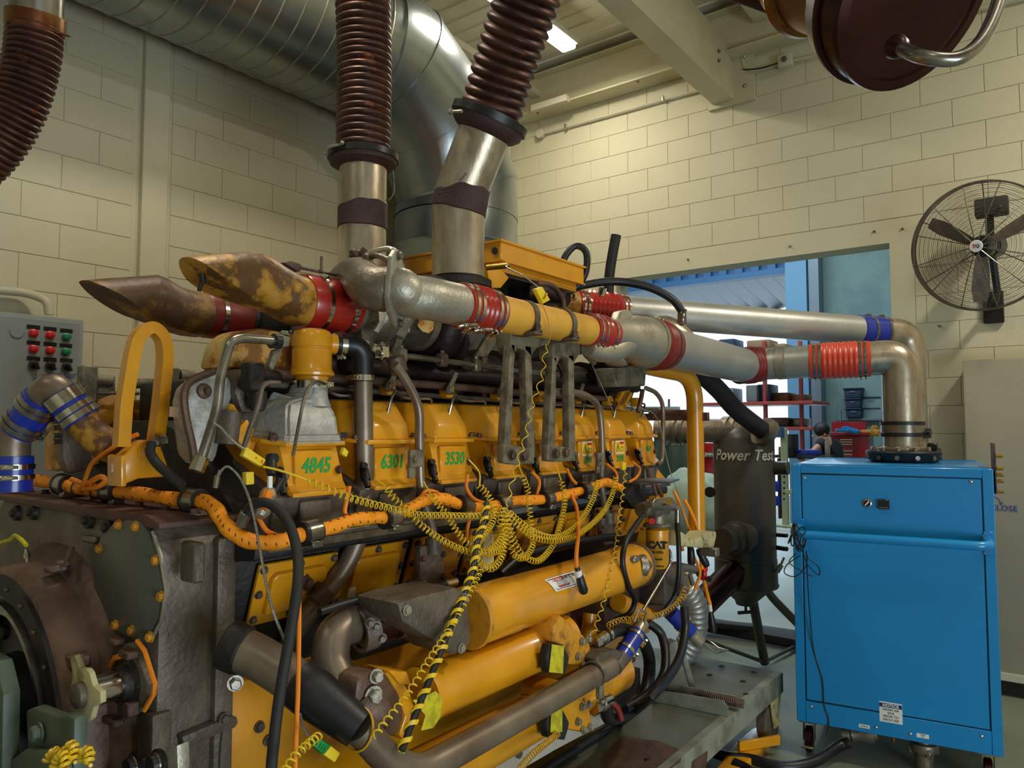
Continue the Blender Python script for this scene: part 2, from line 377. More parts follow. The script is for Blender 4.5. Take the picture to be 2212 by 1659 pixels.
# ---- high bay lamps
for i, (px, py) in enumerate(((1206, 88), (1066, -12))):
    p = pD(px, py, 6.35 if i == 0 else 5.4)
    L = thing('ceiling_lamp', ('glowing rectangular roof lamp just right of the leaning corrugated exhaust hose', 'glowing roof lamp cut by the top edge between the two corrugated hoses')[i], 'lamp', p, 'roof lamps')
    mk('housing', boxab(p+V((-.08, -.2, .03)), p+V((.08, .2, .09)), .01), 'white', L)
    mk('diffuser', boxab(p+V((-.07, -.18, -.02)), p+V((.07, .18, .03)), .02), 'lamp_glow', L)
    mk('stem', cyl(p+V((0, 0, .12)), (p.x, p.y, ZT), .012, 8), 'white', L)
    area(p+V((0, 0, -.05)), .15, .35, 20)
for i, q in enumerate(LAMPS):
    L = thing('ceiling_lamp', ('white roof lamp high over the flywheel end of the engine', 'white roof lamp high above the dynamometer corner', 'white roof lamp straight above the photographer', 'white roof lamp high in front of the wall fan', 'white roof lamp farthest behind the photographer')[i], 'lamp', q, 'roof lamps beyond the frame')
    mk('housing', boxab(V(q)+V((-.2, -.5, .02)), V(q)+V((.2, .5, .1)), .01), 'white', L)
# ---- conduits on the back wall
c1 = thing('wall_conduit', 'thin painted conduit with round box rising to the rafter', 'conduit', (-3.9, 6.05, 4.3))
a = pY(1168, 290, 6.04); b = pY(1440, 214, 6.04); c = pY(1545, 186, 6.04)
mk('conduit', tube([a, b, c], .011, 8), 'conduit', c1); mk('junction_box', cyl(a+V((0, .02, 0)), a-V((0, .03, 0)), .045, 16, .004), 'conduit', c1)
for px, py in ((1222, 274), (1432, 213)): p = pY(px, py, 6.03); mk('saddle', box(p, (.02, .03, .05), .003), 'chrome', c1)
c2 = thing('wall_conduit', 'white conduit with square junction box under the dark end cap', 'conduit', (-2, 6.05, 4.6))
P = [pY(x, y, 6.03) for x, y in ((1603, 125), (1608, 148), (1625, 154), (1665, 142), (1770, 118), (1800, 112))]
mk('conduit', tube(fillet(P, .04), .012, 8), 'conduit', c2); j = pY(1697, 132, 6.0); mk('junction_box', box(j, (.11, .07, .10), .012), 'conduit', c2); mk('entry_gland', cyl(j+V((0, -.03, 0)), j+V((0, -.05, 0)), .022, 12), 'chrome_dull', c2)
mk('black_cable', tube(smooth([pY(x, y, 6.0) for x, y in ((1605, 150), (1620, 150), (1650, 146), (1680, 136))]), .006, 6), 'black', c2)
c3 = thing('wall_conduit', 'thin conduit along the top right of the block wall', 'conduit', (-.4, 6.05, 4.6))
mk('conduit', tube([pY(2100, 22, 6.03), pY(2240, -12, 6.03)], .012, 8), 'conduit', c3)
# ================================================================ DUCT
R0, DX, DZ = .50, -3.95, 4.42
duct = thing('ventilation_duct', 'large galvanised spiral air duct running along the left wall and turning down at the corner', 'duct', (DX, 4.52, 0))
YV = 4.52
path = [V((DX, -3.4, DZ)), V((DX, 3.47, DZ))]
mk('spiral_duct', [tube(path, R0, 64), ], 'galv', duct)
g = []
n = 60
for k in range(52):                      # lock seams of the spiral, standing proud
    y0 = -3.3+k*.13
    if y0 > 3.33: break
    g.append(tube([V((DX+math.cos(a)*(R0+.002), y0+.13*a/(2*math.pi), DZ+math.sin(a)*(R0+.002))) for a in [2*math.pi*i/n for i in range(n+1)]], .0045, 4))
mk('spiral_seam', g, 'cast_pale', duct)
elb = []; Rb = YV-3.47
segs = 3
for i in range(segs+1):
    a = math.pi/2*i/segs; elb.append(V((DX, 3.47+Rb*math.sin(a), DZ-Rb*(1-math.cos(a)))))
pts = [V((DX, 3.46, DZ))]
for i in range(segs):
    pts.append(V((DX, 3.47+Rb*1.04*math.sin(math.pi/2*(i+.5)/segs), DZ-Rb*(1-math.cos(math.pi/2*(i+.5)/segs))*1.0)))
pts.append(V((DX, YV, DZ-Rb)))
mk('gored_elbow', tube(pts, R0+.004, 64), 'galv', duct)
for i in range(1, len(pts)-1):
    t = (pts[i+1]-pts[i-1]).normalized(); mk('elbow_seam', ring(pts[i], t, R0, R0+.012, .016, 64), 'galv', duct)
mk('collar', ring((DX, 3.46, DZ), (0, 1, 0), R0, R0+.014, .04, 64), 'galv', duct)
mk('drop_duct', lathe((DX, YV, DZ-Rb), (0, 0, -1), [(0, R0), (.22, R0), (.24, R0+.012), (.26, R0), (DZ-Rb-.05, R0), (DZ-Rb-.02, R0+.05), (DZ-Rb, R0+.05)], 64), 'galv', duct)
# ================================================================ LEFT CONTROL BOX
BX = -4.28
cb = thing('control_box', 'grey wall control box with red and green buttons', 'control box', (-4.4, 1.5, 1.2))
tr = pX(182, 692, BX); 
mk('enclosure', boxab((XW+.02, .95, 1.15), (BX, tr.y, tr.z), .008), 'panel_grey', cb)
mk('door', boxab((BX, .97, 1.17), (BX+.012, tr.y-.02, tr.z-.02), .004), 'panel_grey', cb)
xx = BX+.012
p = pX(36, 717, xx); mk('blank_cap', cyl(p, p+V((.006, 0, 0)), .032, 20, .002), 'panel_grey', cb)
rows = [((71, 720), (107, 724), (142, 728)), ((71, 754), (107, 757), (141, 760)), ((71, 788), (107, 790), (142, 792))]
for r_, row in enumerate(rows):
    for c_, (px, py) in enumerate(row):
        p = pX(px, py, xx)
        pl = pX(px+1, py-(12 if r_ < 2 else 12), xx)
        mk('label_plate', box(pl+V((.002, 0, .004)), (.004, .062, .020), .001), 'black', cb)
        if r_ < 2:
            m = 'red' if c_ < 2 else 'green'
            k = mk('push_button', [lathe(p, (1, 0, 0), [(0, .022), (.01, .022), (.012, .018), (.028, .018), (.032, .012)], 18)], m, cb)
        else:
            mk('selector_switch', [lathe(p, (1, 0, 0), [(0, .022), (.012, .021), (.014, .014), (.022, .012)], 18), box(p+V((.024, .008, -.006)), (.026, .014, .04), .003, Matrix.Rotation(.5, 3, 'X'))], 'black', cb)
            mk('switch_collar', ring(p+V((.006, 0, 0)), (1, 0, 0), .02, .025, .012, 18), 'chrome', cb)
text('pencil_note', 'DYNO CONTROL', pX(145, 810, xx+.001), (0, 1, 0), (0, 0, 1), .022, 'ink_blue', cb)
text('pencil_note', 'CABINET', pX(145, 816, xx+.001), (0, 1, 0), (0, 0, 1), .018, 'ink_blue', cb)
cdt = mk('conduit_bend', tube(fillet([pX(-60, 622, -4.5), pX(60, 632, -4.5), pX(104, 650, -4.42), pX(107, 680, -4.42)], .1), .024, 12), 'conduit'); tag(cdt, 'grey conduit bending down into the wall control box', 'conduit')
# ================================================================ TALL GREY CABINET, FAN
tc_ = thing('tall_cabinet', 'tall pale grey metal cabinet against the block wall at right edge', 'cabinet', (0, 5.9, 0))
l0 = pY(2079, 778, 5.72)
mk('body', boxab((l0.x, 5.72, .10), (1.0, 6.06, l0.z), .01), 'cabinet_grey', tc_)
mk('shadow_gap_block', boxab((l0.x+.01, 5.76, 0), (.98, 6.04, .10)), 'iron_dark', tc_)  # dark block put in for the shadow gap under the cabinet
mk('bottom_rail', boxab((l0.x, 5.70, .10), (1.0, 5.72, .15), .003), 'conduit', tc_)
text('handwriting', 'CLOSE', pY(2168, 1098, 5.717), (1, 0, -.02), (0, 0, 1), .05, 'ink_blue', tc_)
mk('drawn_arrow', [tube(smooth([pY(2146, 1072, 5.718), pY(2156, 1077, 5.718), pY(2163, 1089, 5.718)]), .0018, 5), tube([pY(2158, 1086, 5.718), pY(2164, 1091, 5.718), pY(2165, 1083, 5.718)], .0018, 5)], 'ink_blue', tc_)
fc = pD(2120, 532, 4.75)
fan = thing('wall_fan', 'large round wall fan with a wire cage on the block wall', 'fan', fc)
fa = V((-.20, -1, -.16)).normalized(); FR = .405
mk('outer_ring', [ring(fc+fa*s, fa, FR-.006, FR+.006, .014, 64) for s in (.02, -.03)], 'iron', fan)
u = fa.orthogonal().normalized()
if abs(u.z) > .5: u = fa.cross(V((0, 0, 1))).normalized()
u = V((1, 0, 0)); u = (u-fa*u.dot(fa)).normalized(); v = fa.cross(u)
g = []
for k in range(26):
    r = .07+(FR-.07)*k/26; z = .075*(1-(r/FR)**2)
    g.append(tube([fc+fa*(z+.02)+u*r*math.cos(a)+v*r*math.sin(a) for a in [2*math.pi*i/48 for i in range(49)]], .0013, 4, False))
    if k % 2: g.append(tube([fc-fa*(z+.06)+u*r*math.cos(a)+v*r*math.sin(a) for a in [2*math.pi*i/48 for i in range(49)]], .0013, 4, False))
o = mk('wire_grille', g, 'chrome_dull', fan); o['kind'] = 'stuff'
for k in range(12):
    a = 2*math.pi*k/12+.2; d = u*math.cos(a)+v*math.sin(a); q = [fc+fa*(.02+.08*(1-(r/FR)**2))+d*r for r in (.04, .15, .28, FR)]
    mk('cage_spoke', tube(q, .0035, 6), 'chrome_dull', fan)
for k in range(6):
    a = 2*math.pi*k/6+.5; d = u*math.cos(a)+v*math.sin(a); q = [fc-fa*(.05+.06*(1-(r/FR)**2))+d*r for r in (.06, .2, FR)]
    mk('rear_spoke', tube(q, .004, 6), 'iron', fan)
for k in range(3):
    a = 2*math.pi*k/3+math.atan2(V((0, 0, -1)).dot(v), V((0, 0, -1)).dot(u))-.1; d = u*math.cos(a)+v*math.sin(a); e = fa.cross(d)
    P = []
    for (r, c0, tw) in ((.05, .025, .02), (.16, .04, .025), (.27, .048, .02), (.355, .036, .012)):
        P.append((fc+d*r+e*c0-fa*(.01+tw), fc+d*r-e*c0-fa*(.01-tw)))
    vs = [q for pr in P for q in pr]; vs += [q-fa*.004 for q in vs]; n = len(P)*2
    fs = [(2*i, 2*i+1, 2*i+3, 2*i+2) for i in range(len(P)-1)]+[(n+2*i+2, n+2*i+3, n+2*i+1, n+2*i) for i in range(len(P)-1)]
    mk('blade', (vs, fs), 'iron', fan)
hb = mk('hub', lathe(fc-fa*.11, fa, [(0, .05), (.03, .07), (.10, .07), (.12, .04)], 24), 'black', fan)
bd = mk('badge', cyl(fc+fa*.102, fc+fa*.112, .038, 28, .003), 'white', fan)
text('badge_letter', 'T', fc+fa*.1135-u*.010, u, v if v.z > 0 else -v, .030, 'red', bd, bold=.0012)
text('badge_letter', 'Q', fc+fa*.1135+u*.010, u, v if v.z > 0 else -v, .028, 'navy', bd, bold=.0008)
mk('motor', lathe(fc-fa*.30, fa, [(0, .05), (.02, .075), (.16, .075), (.19, .05)], 24), 'black', fan)
mk('wall_arm', [tube([fc-fa*.2, fc-fa*.2+V((.02, .08, -.28)), fc+V((.02, .55, -.34))], .022, 10), box((fc.x+.02, YB-.04, fc.z-.33), (.12, .04, .22), .006)], 'black', fan)
cbx = pD(2142, 448, 4.95)
bx = mk('switch_box', box(cbx, (.19, .10, .12), .012), 'rubber_matt', fan); mk('indicator', cyl(pD(2162, 445, 4.84), pD(2162, 445, 4.88), .008, 8), 'brass', bx)
mk('switch_bracket', boxab(cbx+V((-.03, -.01, -.3)), cbx+V((.01, .02, 0))), 'black', fan)
# ================================================================ ENGINE
XC, ZC = -2.42, .86
EY = lambda i: 1.41+.309*i
eng = thing('diesel_engine', 'big yellow sixteen cylinder diesel engine with rust-worn pipes standing on a test cart', 'engine', (XC, 2.5, .4))
E = eng
def extr_xz(poly, y0, y1, bev=0): return prism([V((x, y0, z)) for x, z in poly], (0, y1-y0, 0), bev)
# crankcase and decks
half = [(.34, .42), (.44, .60), (.46, .98), (.50, 1.12), (.57, 1.33)]
mk('crankcase', extr_xz([(XC+a, b) for a, b in half]+[(XC-a, b) for a, b in half[::-1]], 1.19, 3.74, .01), 'iron_dark', E)
dk = [(.57, 1.33), (.66, 1.34), (.665, 1.37), (.58, 1.44), (.36, 1.66), (.14, 1.72)]
mk('cylinder_deck', extr_xz([(XC+a, b) for a, b in dk]+[(XC-a, b) for a, b in dk[::-1]], 1.20, 3.76, .006), 'iron_dark', E)
mk('deck_rail', [boxab((XC+.655, 1.24, 1.385), (XC+.70, 3.72, 1.402), .004), boxab((XC+.64, 1.24, 1.355), (XC+.665, 3.72, 1.385), .003)], 'chrome_dull', E)
# oil pan visible under the housing
mk('oil_pan', extr_xz([(XC-.36, .40), (XC+.36, .40), (XC+.47, .62), (XC+.49, .97), (XC-.49, .97), (XC-.47, .62)], 1.195, 3.70, .012), 'yellow', E)
for q in ((406, 1615), (500, 1560), (580, 1600), (560, 1570)):
    p = pX(q[0], q[1], XC+.485); mk('pan_bolt', bolt(p, (1, 0, 0), .013, .014), 'iron', E)
# inspection covers
def mkcover(y):
    tz, bz, tx, bx = 1.315, 1.135, -1.845, -1.905
    o = []
    def P(u, z_, out=0): t = (z_-bz)/(tz-bz); return V((bx+(tx-bx)*t+out, y+u, z_))
    o.append(mk('inspection_cover', [prism([P(-.14, bz), P(.14, bz), P(.14, tz), P(-.14, tz)], (.014, 0, -.004), .004)], 'yellow', E))
    o.append((mk('raised_panel', [prism([P(-.10, bz+.03, .012), P(.10, bz+.03, .012), P(.10, tz-.045, .012), P(.085, tz-.03, .012), P(-.085, tz-.03, .012), P(-.10, tz-.045, .012)], (.020, 0, -.006), .006)], 'yellow', o[0])))
    for u, z_ in ((-.125, tz-.018), (0, tz-.016), (.125, tz-.018), (-.125, bz+.016), (0, bz+.014), (.125, bz+.016), (-.125, (bz+tz)/2), (.125, (bz+tz)/2)):
        o.append(mk('cover_bolt', bolt(P(u, z_, .013), (1, 0, -.3), .010, .013), 'iron', o[0]))
    return o
def copyset(objs, off):
    r = moved(objs[0], off); 
    for c in objs[1:]: moved(c, off, r)
    return r
cv = mkcover(EY(0))
for i in range(1, 8): copyset(cv, (0, .309*i, 0))
# ---- cylinder heads + valve covers (near bank built once, copied; far bank mirrored)
def head_geo(s):
    X = lambda d: XC+s*(.63+d)
    g = {}
    g['head'] = [prism([V((X(-.02), -.13, 1.385)), V((X(.01), -.13, 1.50)), V((X(-.25), -.13, 1.62)), V((X(-.35), -.13, 1.50))], (0, .26, 0), .006),
                 boxab((X(-.10), -.145, 1.40), (X(-.02), -.115, 1.50), .003), boxab((X(-.04), -.05, 1.37), (X(.02), .06, 1.49), .006)]
    g['base'] = [prism([V((X(.035), -.09, 1.500)), V((X(.035), .10, 1.500)), V((X(-.30), .125, 1.60)), V((X(-.30), -.125, 1.60))], (0, 0, .012), .002),
                 prism([V((X(.035), -.09, 1.503)), V((X(0), -.085, 1.535)), V((X(-.012), -.105, 1.645)), V((X(-.32), -.13, 1.70)), V((X(-.32), -.13, 1.60))], (0, .205, 0), .004),
                 boxab((X(-.01), -.065, 1.525), (X(.006), .075, 1.632), .004)]
    # flange
    pl = [(.012, -.10), (.012, .115), (-.05, .135), (-.33, .135), (-.33, -.135), (-.06, -.135)]
    g['flange'] = [prism([V((X(a), b, 1.645-.12*a)) for a, b in pl], (0, 0, .014), .003)]
    # faceted top: loft bottom -> mid -> top polygons
    bot = [(.0, -.085), (.0, .095), (-.05, .125), (-.32, .125), (-.32, -.125), (-.09, -.125)]
    mid = [(-.006, -.062), (-.006, .092), (-.05, .122), (-.32, .122), (-.32, -.122), (-.11, -.120)]
    top = [(-.062, -.058), (-.062, .082), (-.09, .106), (-.31, .108), (-.31, -.11), (-.13, -.106)]
    vs = []; fs = []
    for pl, zz in ((bot, lambda a: 1.655-.1*a), (mid, lambda a: 1.705-.1*a), (top, lambda a: 1.782-.06*a)):
        vs += [V((X(a), b, zz(a))) for a, b in pl]
    for r_ in range(2):
        for k in range(6): k2 = (k+1) % 6; fs.append((r_*6+k, r_*6+k2, r_*6+6+k2, r_*6+6+k))
    fs.append(tuple(range(12, 18)))
    fs.append(tuple(range(5, -1, -1)))
    bm = bmesh.new(); bv = [bm.verts.new(v) for v in vs]
    for f in fs: bm.faces.new([bv[i] for i in f])
    bmesh.ops.recalc_face_normals(bm, faces=bm.faces); bmesh.ops.bevel(bm, geom=list(bm.edges), offset=.010, segments=3, affect='EDGES', profile=.5)
    bm.verts.index_update(); g['top'] = [([v.co.copy() for v in bm.verts], [tuple(v.index for v in f.verts) for f in bm.faces])]; bm.free()
    g['bolts'] = [bolt((X(-.028), -.118, 1.662), (s*.2, 0, 1), .010, .014), bolt((X(-.005), .118, 1.665), (s*.2, 0, 1), .010, .014), bolt((X(-.25), -.128, 1.69), (0, 0, 1), .010, .014),
                  bolt((X(.0), -.095, 1.56), (s, -.3, 0), .010, .012), bolt((X(.0), .10, 1.57), (s, .3, 0), .010, .012)]
    return g
def shift(gs, off):
    out = []
    for a in gs:
        if isinstance(a, list): out.append(shift(a, off))
        else: out.append(([v+V(off) for v in a[0]], a[1]))
    return out
def build_head(y, s, topmat='yellow', full=True):
    g = head_geo(s); r = []
    h = mk('cylinder_head', shift(g['head'], (0, y, 0)), 'iron', E, sm=False)
    b = mk('cover_base', shift(g['base']+g['flange'], (0, y, 0)), 'yellow', E)
    t = mk('valve_cover', shift(g['top'], (0, y, 0)), topmat, E)
    bl = [mk('cover_bolt', shift(q, (0, y, 0)), 'iron_brown', b) for q in g['bolts']]
    return h, b, t, bl
h, b, t, bl = build_head(EY(1), 1)
for i in range(2, 8):
    off = (0, .309*(i-1), 0); moved(h, off); nb = moved(b, off); moved(t, off)
    for q in bl: moved(q, off, nb)
h0, b0, t0, bl0 = build_head(EY(0), 1)
bpy.data.objects.remove(t0)
hf, bf, tf, blf = build_head(EY(0), -1)
for i in range(1, 8):
    off = (0, .309*i, 0); moved(hf, off); nb = moved(bf, off); moved(tf, off)
    for q in blf: moved(q, off, nb)
# first cover: bare aluminium with a neck
y = EY(0); X = lambda d: XC+.63+d
lay = [([(.015, -.105), (.015, .115), (-.05, .14), (-.34, .14), (-.34, -.14), (-.12, -.14)], 1.645), ([(.012, -.10), (.012, .112), (-.05, .138), (-.34, .138), (-.34, -.138), (-.12, -.138)], 1.665),
       ([(-.002, -.085), (-.002, .10), (-.04, .125), (-.33, .125), (-.33, -.125), (-.11, -.125)], 1.67), ([(-.012, -.080), (-.012, .095), (-.045, .12), (-.32, .12), (-.32, -.12), (-.12, -.118)], 1.735),
       ([(-.035, -.06), (-.035, .085), (-.06, .105), (-.24, .108), (-.24, -.10), (-.13, -.10)], 1.772), ([(-.03, .02), (-.03, .075), (-.065, .11), (-.13, .10), (-.13, .0), (-.08, -.005)], 1.795), ([(-.034, .025), (-.034, .075), (-.065, .105), (-.12, .095), (-.12, .01), (-.08, .0)], 1.835)]
vs = []; fs = []
for pl, z_ in lay: vs += [V((X(a), y+b_, z_-(.12*a if z_ < 1.76 else 0))) for a, b_ in pl]
for r_ in range(len(lay)-1):
    for k in range(6): k2 = (k+1) % 6; fs.append((r_*6+k, r_*6+k2, r_*6+6+k2, r_*6+6+k))
fs += [tuple(range(5, -1, -1)), tuple(len(vs)-6+k for k in range(6))]
bm = bmesh.new(); bv = [bm.verts.new(v) for v in vs]
for f in fs: bm.faces.new([bv[i] for i in f])
bmesh.ops.bevel(bm, geom=list(bm.edges), offset=.008, segments=2, affect='EDGES'); bm.verts.index_update()
ac = mk('valve_cover', ([v.co.copy() for v in bm.verts], [tuple(v.index for v in f.verts) for f in bm.faces]), 'alu_cast', E, label='bare aluminium valve cover under the breather'); bm.free()
mk('web', [prism([V((X(-.02), y-.02, 1.68)), V((X(-.065), y-.02, 1.78)), V((X(-.12), y-.06, 1.80)), V((X(-.13), y-.11, 1.70))], (.006, .006, .006), .002)], 'alu_cast', ac)
for q in ((-.03, -.115), (-.0, .122)): mk('cover_bolt', bolt((X(q[0]), y+q[1], 1.668), (0, 0, 1), .011, .016), 'maroon', ac)
# numbers in green marker
fx = XC+.63+.0075
for i, s_ in enumerate(('4845', '6301', '3530', None, None, '6710', '2190', '460')):
    if s_: text('marker_number', s_, V((fx, EY(i)+(.01), 1.585 if i not in (5, 6) else 1.545)), (0, 1, 0), (.02, 0, 1), .062 if i < 3 else .04, 'ink_green', E, ext=.0004, bold=.0016, shear=.15, sx=.85)
for i in (5, 6):
    c = V((fx, EY(i)+.005, 1.600)); st = mk('warning_sticker', boxab(c-V((0, .042, .028)), c+V((.0015, .042, .028))), 'tag_yellow', E)
    mk('sticker_border', [boxab(c+V((0, -.045, .028)), c+V((.0013, .045, .033))), boxab(c+V((0, -.045, -.033)), c+V((.0013, .045, -.028))), boxab(c+V((0, -.045, -.03)), c+V((.0013, -.041, .03))), boxab(c+V((0, .041, -.03)), c+V((.0013, .045, .03)))], 'white', st)
    mk('red_header', boxab(c+V((.001, 0, .016)), c+V((.0022, .040, .027))), 'red', st)
    q = c+V((.002, -.020, 0)); mk('warning_triangle', [tube([q+V((0, -.018, -.018)), q+V((0, .016, -.018)), q+V((0, 0, .02)), q+V((0, -.018, -.018))], .0013, 4), tube([q+V((0, 0, .008)), q+V((0, 0, -.012))], .0018, 4)], 'black', st)
    q = c+V((.002, .021, -.008)); mk('book_symbol', [tube([q+V((0, -.012, -.01)), q+V((0, .012, -.01)), q+V((0, .012, .012)), q+V((0, .004, .006)), q+V((0, -.004, .012)), q+V((0, -.012, .006)), q+V((0, -.012, -.01))], .0012, 4)], 'black', st)
# ---- breather canister
bc = V((X(-.078), EY(0)+.055, 1.838))
br = mk('breather_canister', [lathe(bc, (0, 0, 1), [(-.0, .050), (.015, .052), (.02, .068), (.028, .069), (.04, .061), (.10, .060), (.102, .0575), (.106, .0575), (.108, .061), (.142, .0605), (.156, .054), (.163, .04), (.165, .001)], 40)], 'yellow', E)
mk('breather_neck', lathe(bc+V((0, 0, -.075)), (0, 0, 1), [(0, .060), (.02, .052), (.04, .049), (.08, .049)], 28), 'alu_cast', ac)
mk('neck_clamp', [ring(bc+V((0, 0, -.008)), (0, 0, 1), .049, .056, .022), box(bc+V((.05, .03, -.008)), (.02, .02, .02), .003)], 'chrome', br)
oz = bc+V((0, 0, .122)); d = V((.35, 1, 0)).normalized()
mk('outlet', cyl(oz+d*.05, oz+d*.095, .032, 20, .004), 'yellow', br)
el = fillet([oz+d*.075, oz+d*.165+V((0, 0, .0)), oz+d*.168+V((0, 0, -.115))], .085, 10)
rb = mk('breather_hose', tube(el, .0345, 20), 'rubber', E)
clampband(oz+d*.095, d, .0355, .018, rb, screw=V((0, 0, -1)))
pe = el[-1]; clampband(pe+V((0, 0, .012)), (0, 0, 1), .0355, .018, rb, screw=V((0, -1, 0)))
Ld = -pe.x
pth = [pe+V((0, 0, .015))]+[pX(*q, pe.x) for q in ((789, 1120),)]+[pX(750, 1225, pe.x-.01), pX(655, 1335, pe.x-.04), pX(620, 1390, pe.x-.10), pX(618, 1440, pe.x-.16)]
bp_ = mk('breather_pipe', tube(fillet(pth, .09, 7), .030, 20), 'brown_pipe', E)
q = pX(690, 1285, pe.x-.02); mk('pipe_sleeve', ring(q, pth[3]-pth[2], .029, .034, .05), 'iron_brown', bp_); q = pX(662, 1258, pe.x-.02); mk('pipe_bracket', [box(q, (.02, .03, .045), .003, Matrix.Rotation(.6, 3, 'X')), bolt(q+V((.01, 0, 0)), (1, 0, 0), .012)], 'iron_brown', bp_)
# ================================================================ FLYWHEEL END
HX, HT = -1.87, 1.46
hs = mk('flywheel_housing', [extr_xz([(-3.0, .62), (-2.9, .5), (HX-.14, .5), (HX-.02, .60), (HX, .70), (HX, 1.38), (HX-.04, HT), (-2.9, HT), (-3.0, 1.38)], 1.0, 1.19, .02),
     boxab((HX-.05, .985, .62), (HX+.012, 1.04, .98), .01), boxab((HX-.06, 1.15, .58), (HX+.02, 1.21, 1.40), .012)], 'iron', E)
mk('top_plate', extr_xz([(-2.98, HT-.004), (HX+.02, HT-.02), (HX+.02, HT-.004), (HX-.04, HT+.012), (-2.98, HT+.012)], .985, 1.24, .004), 'red_plate', hs)
for px, py in ((65, 1062), (98, 1066), (168, 1072), (203, 1080), (245, 1088), (300, 1094), (358, 1101), (420, 1110)):
    p = pZ(px, py, HT+.012)
    if .99 < p.y < 1.3: mk('plate_bolt', bolt(p, (0, 0, 1), .012, .014), 'red_plate', hs)
    else: mk('plate_bolt', bolt(V((p.x, 1.03, HT+.012)), (0, 0, 1), .012, .014), 'red_plate', hs)
for px, py in ((40, 1108), (76, 1106), (197, 1123), (240, 1138)):
    p = pY(px, py, 1.0); mk('housing_boss', [lathe(p+V((0, 0, 0)), (0, -1, 0), [(-.01, .026), (.014, .024), (.016, .018)], 16), bolt(p+V((0, -.014, 0)), (0, -1, 0), .012)], 'iron_dark', hs)
mk('cast_rib', [box(pY(195, 1165, .99), (.08, .02, .02), .006), box(pY(425, 1215, 1.04)+V((-.02, 0, 0)), (.07, .03, .10), .006)], 'iron', hs)
# inspection plate
pp = [(255, 1130), (288, 1121), (310, 1124), (330, 1148), (347, 1200), (359, 1275), (349, 1340), (325, 1386), (300, 1379), (242, 1352), (215, 1290), (211, 1205), (228, 1160)]
ip = mk('inspection_plate', [prism([pY(a, b_, .995) for a, b_ in pp], (0, -.014, 0), .003)], 'plate_grey', hs)
mk('plate_edge', [tube([pY(a, b_, .984) for a, b_ in pp[3:8]], .005, 6)], 'cast_pale', hs)
for px, py in ((258, 1133), (295, 1137), (217, 1185), (338, 1210), (350, 1288), (217, 1340), (251, 1350), (287, 1362), (326, 1376)):
    mk('plate_bolt', bolt(pY(px, py, .982), (0, -1, 0), .011, .012), 'yellow_worn', ip)
# drum and coupling
c0 = V((-2.455, .97, .85))
dr = mk('flywheel_drum', lathe(c0+V((0, .03, 0)), (0, -1, 0), [(0, .50), (.03, .485), (.05, .455), (.13, .445), (.145, .43), (.145, .40)], 64, False), 'iron_brown', E)
mk('drum_rim', ring(c0+V((0, -.118, 0)), (0, 1, 0), .375, .43, .02, 64), 'iron_dark', dr)
mk('machined_ring', [ring(c0+V((0, -.100, 0)), (0, 1, 0), .315, .375, .03, 64), ring(c0+V((0, -.125, 0)), (0, 1, 0), .345, .36, .03, 64)], 'chrome_dull', dr)
mk('coupling', lathe(c0, (0, -1, 0), [(0, .34), (.05, .33), (.06, .2), (.18, .18), (.20, .14), (.60, .13), (.62, .001)], 48), 'rubber', dr)
for k in range(12):
    a = 2*math.pi*k/12; mk('flywheel_bolt', bolt(c0+V((math.cos(a)*.27, -.05, math.sin(a)*.27)), (0, -1, 0), .022, .02), 'iron_dark', dr)
for k in range(24):
    a = 2*math.pi*k/24+.1; mk('rim_screw', bolt(c0+V((math.cos(a)*.402, -.128, math.sin(a)*.402)), (0, -1, 0), .007, .006, False), 'iron_brown', dr)
mk('drum_lug', [box(pY(120, 1228, .93), (.045, .05, .02), .006), box(pY(133, 1222, .95), (.03, .03, .03), .006), tube([pY(155, 1185, .97), pY(143, 1218, .93)], .008, 8)], 'iron_brown', dr)
# turning gear: orange gasket plate, chrome shaft, cream yoke
tg = mk('turning_gear_plate', [prism([pY(a, b_, .985) for a, b_ in ((286, 1386), (300, 1384), (316, 1420), (336, 1475), (333, 1500), (312, 1535), (290, 1550), (262, 1530), (250, 1440), (262, 1395))], (0, -.02, 0), .003)], 'iron', hs)
mk('orange_gasket', [tube([pY(a, b_, .965) for a, b_ in ((296, 1384), (312, 1405), (335, 1478), (332, 1500), (312, 1535))], .006, 6), tube([pY(a, b_, .96) for a, b_ in ((240, 1440), (250, 1420), (275, 1412))], .008, 6)], 'orange_cord', tg)
s1 = pY(296, 1468, .985); s0 = s1-V((0, .135, 0))
mk('chrome_shaft', [cyl(s1, s0.lerp(s1, .12), .036, 28, .003)], 'chrome', tg)
mk('shaft_bearing', [lathe(s1, s0-s1, [(0, .06), (.02, .058), (.03, .046), (.05, .044)], 24)]+[(lambda a: bolt(s1+V((math.cos(a)*.05, -.02, math.sin(a)*.05)), (0, -1, 0), .006, .008))(2*math.pi*k/8) for k in range(8)], 'iron_dark', tg)
a_ = (s0-s1).normalized(); yk = []
uu = V((1, .3, 0)).normalized(); uu = (uu-a_*uu.dot(a_)).normalized(); vv = a_.cross(uu)
rad = [.095, .062, .066, .062, .098, .062, .066, .062, .095, .062, .066, .062]
pl = [s0.lerp(s1, .12)+uu*math.cos(2*math.pi*k/24)*rad[(k//2) % 12]+vv*math.sin(2*math.pi*k/24)*rad[(k//2) % 12] for k in range(24)]
yk_ = mk('cream_yoke', [prism(pl, a_*.014, .002)], 'cream', tg); mk('yoke_boss', [lathe(s0.lerp(s1, .12), a_, [(0, .034), (.03, .030), (.035, .02)], 20)], 'iron', yk_)
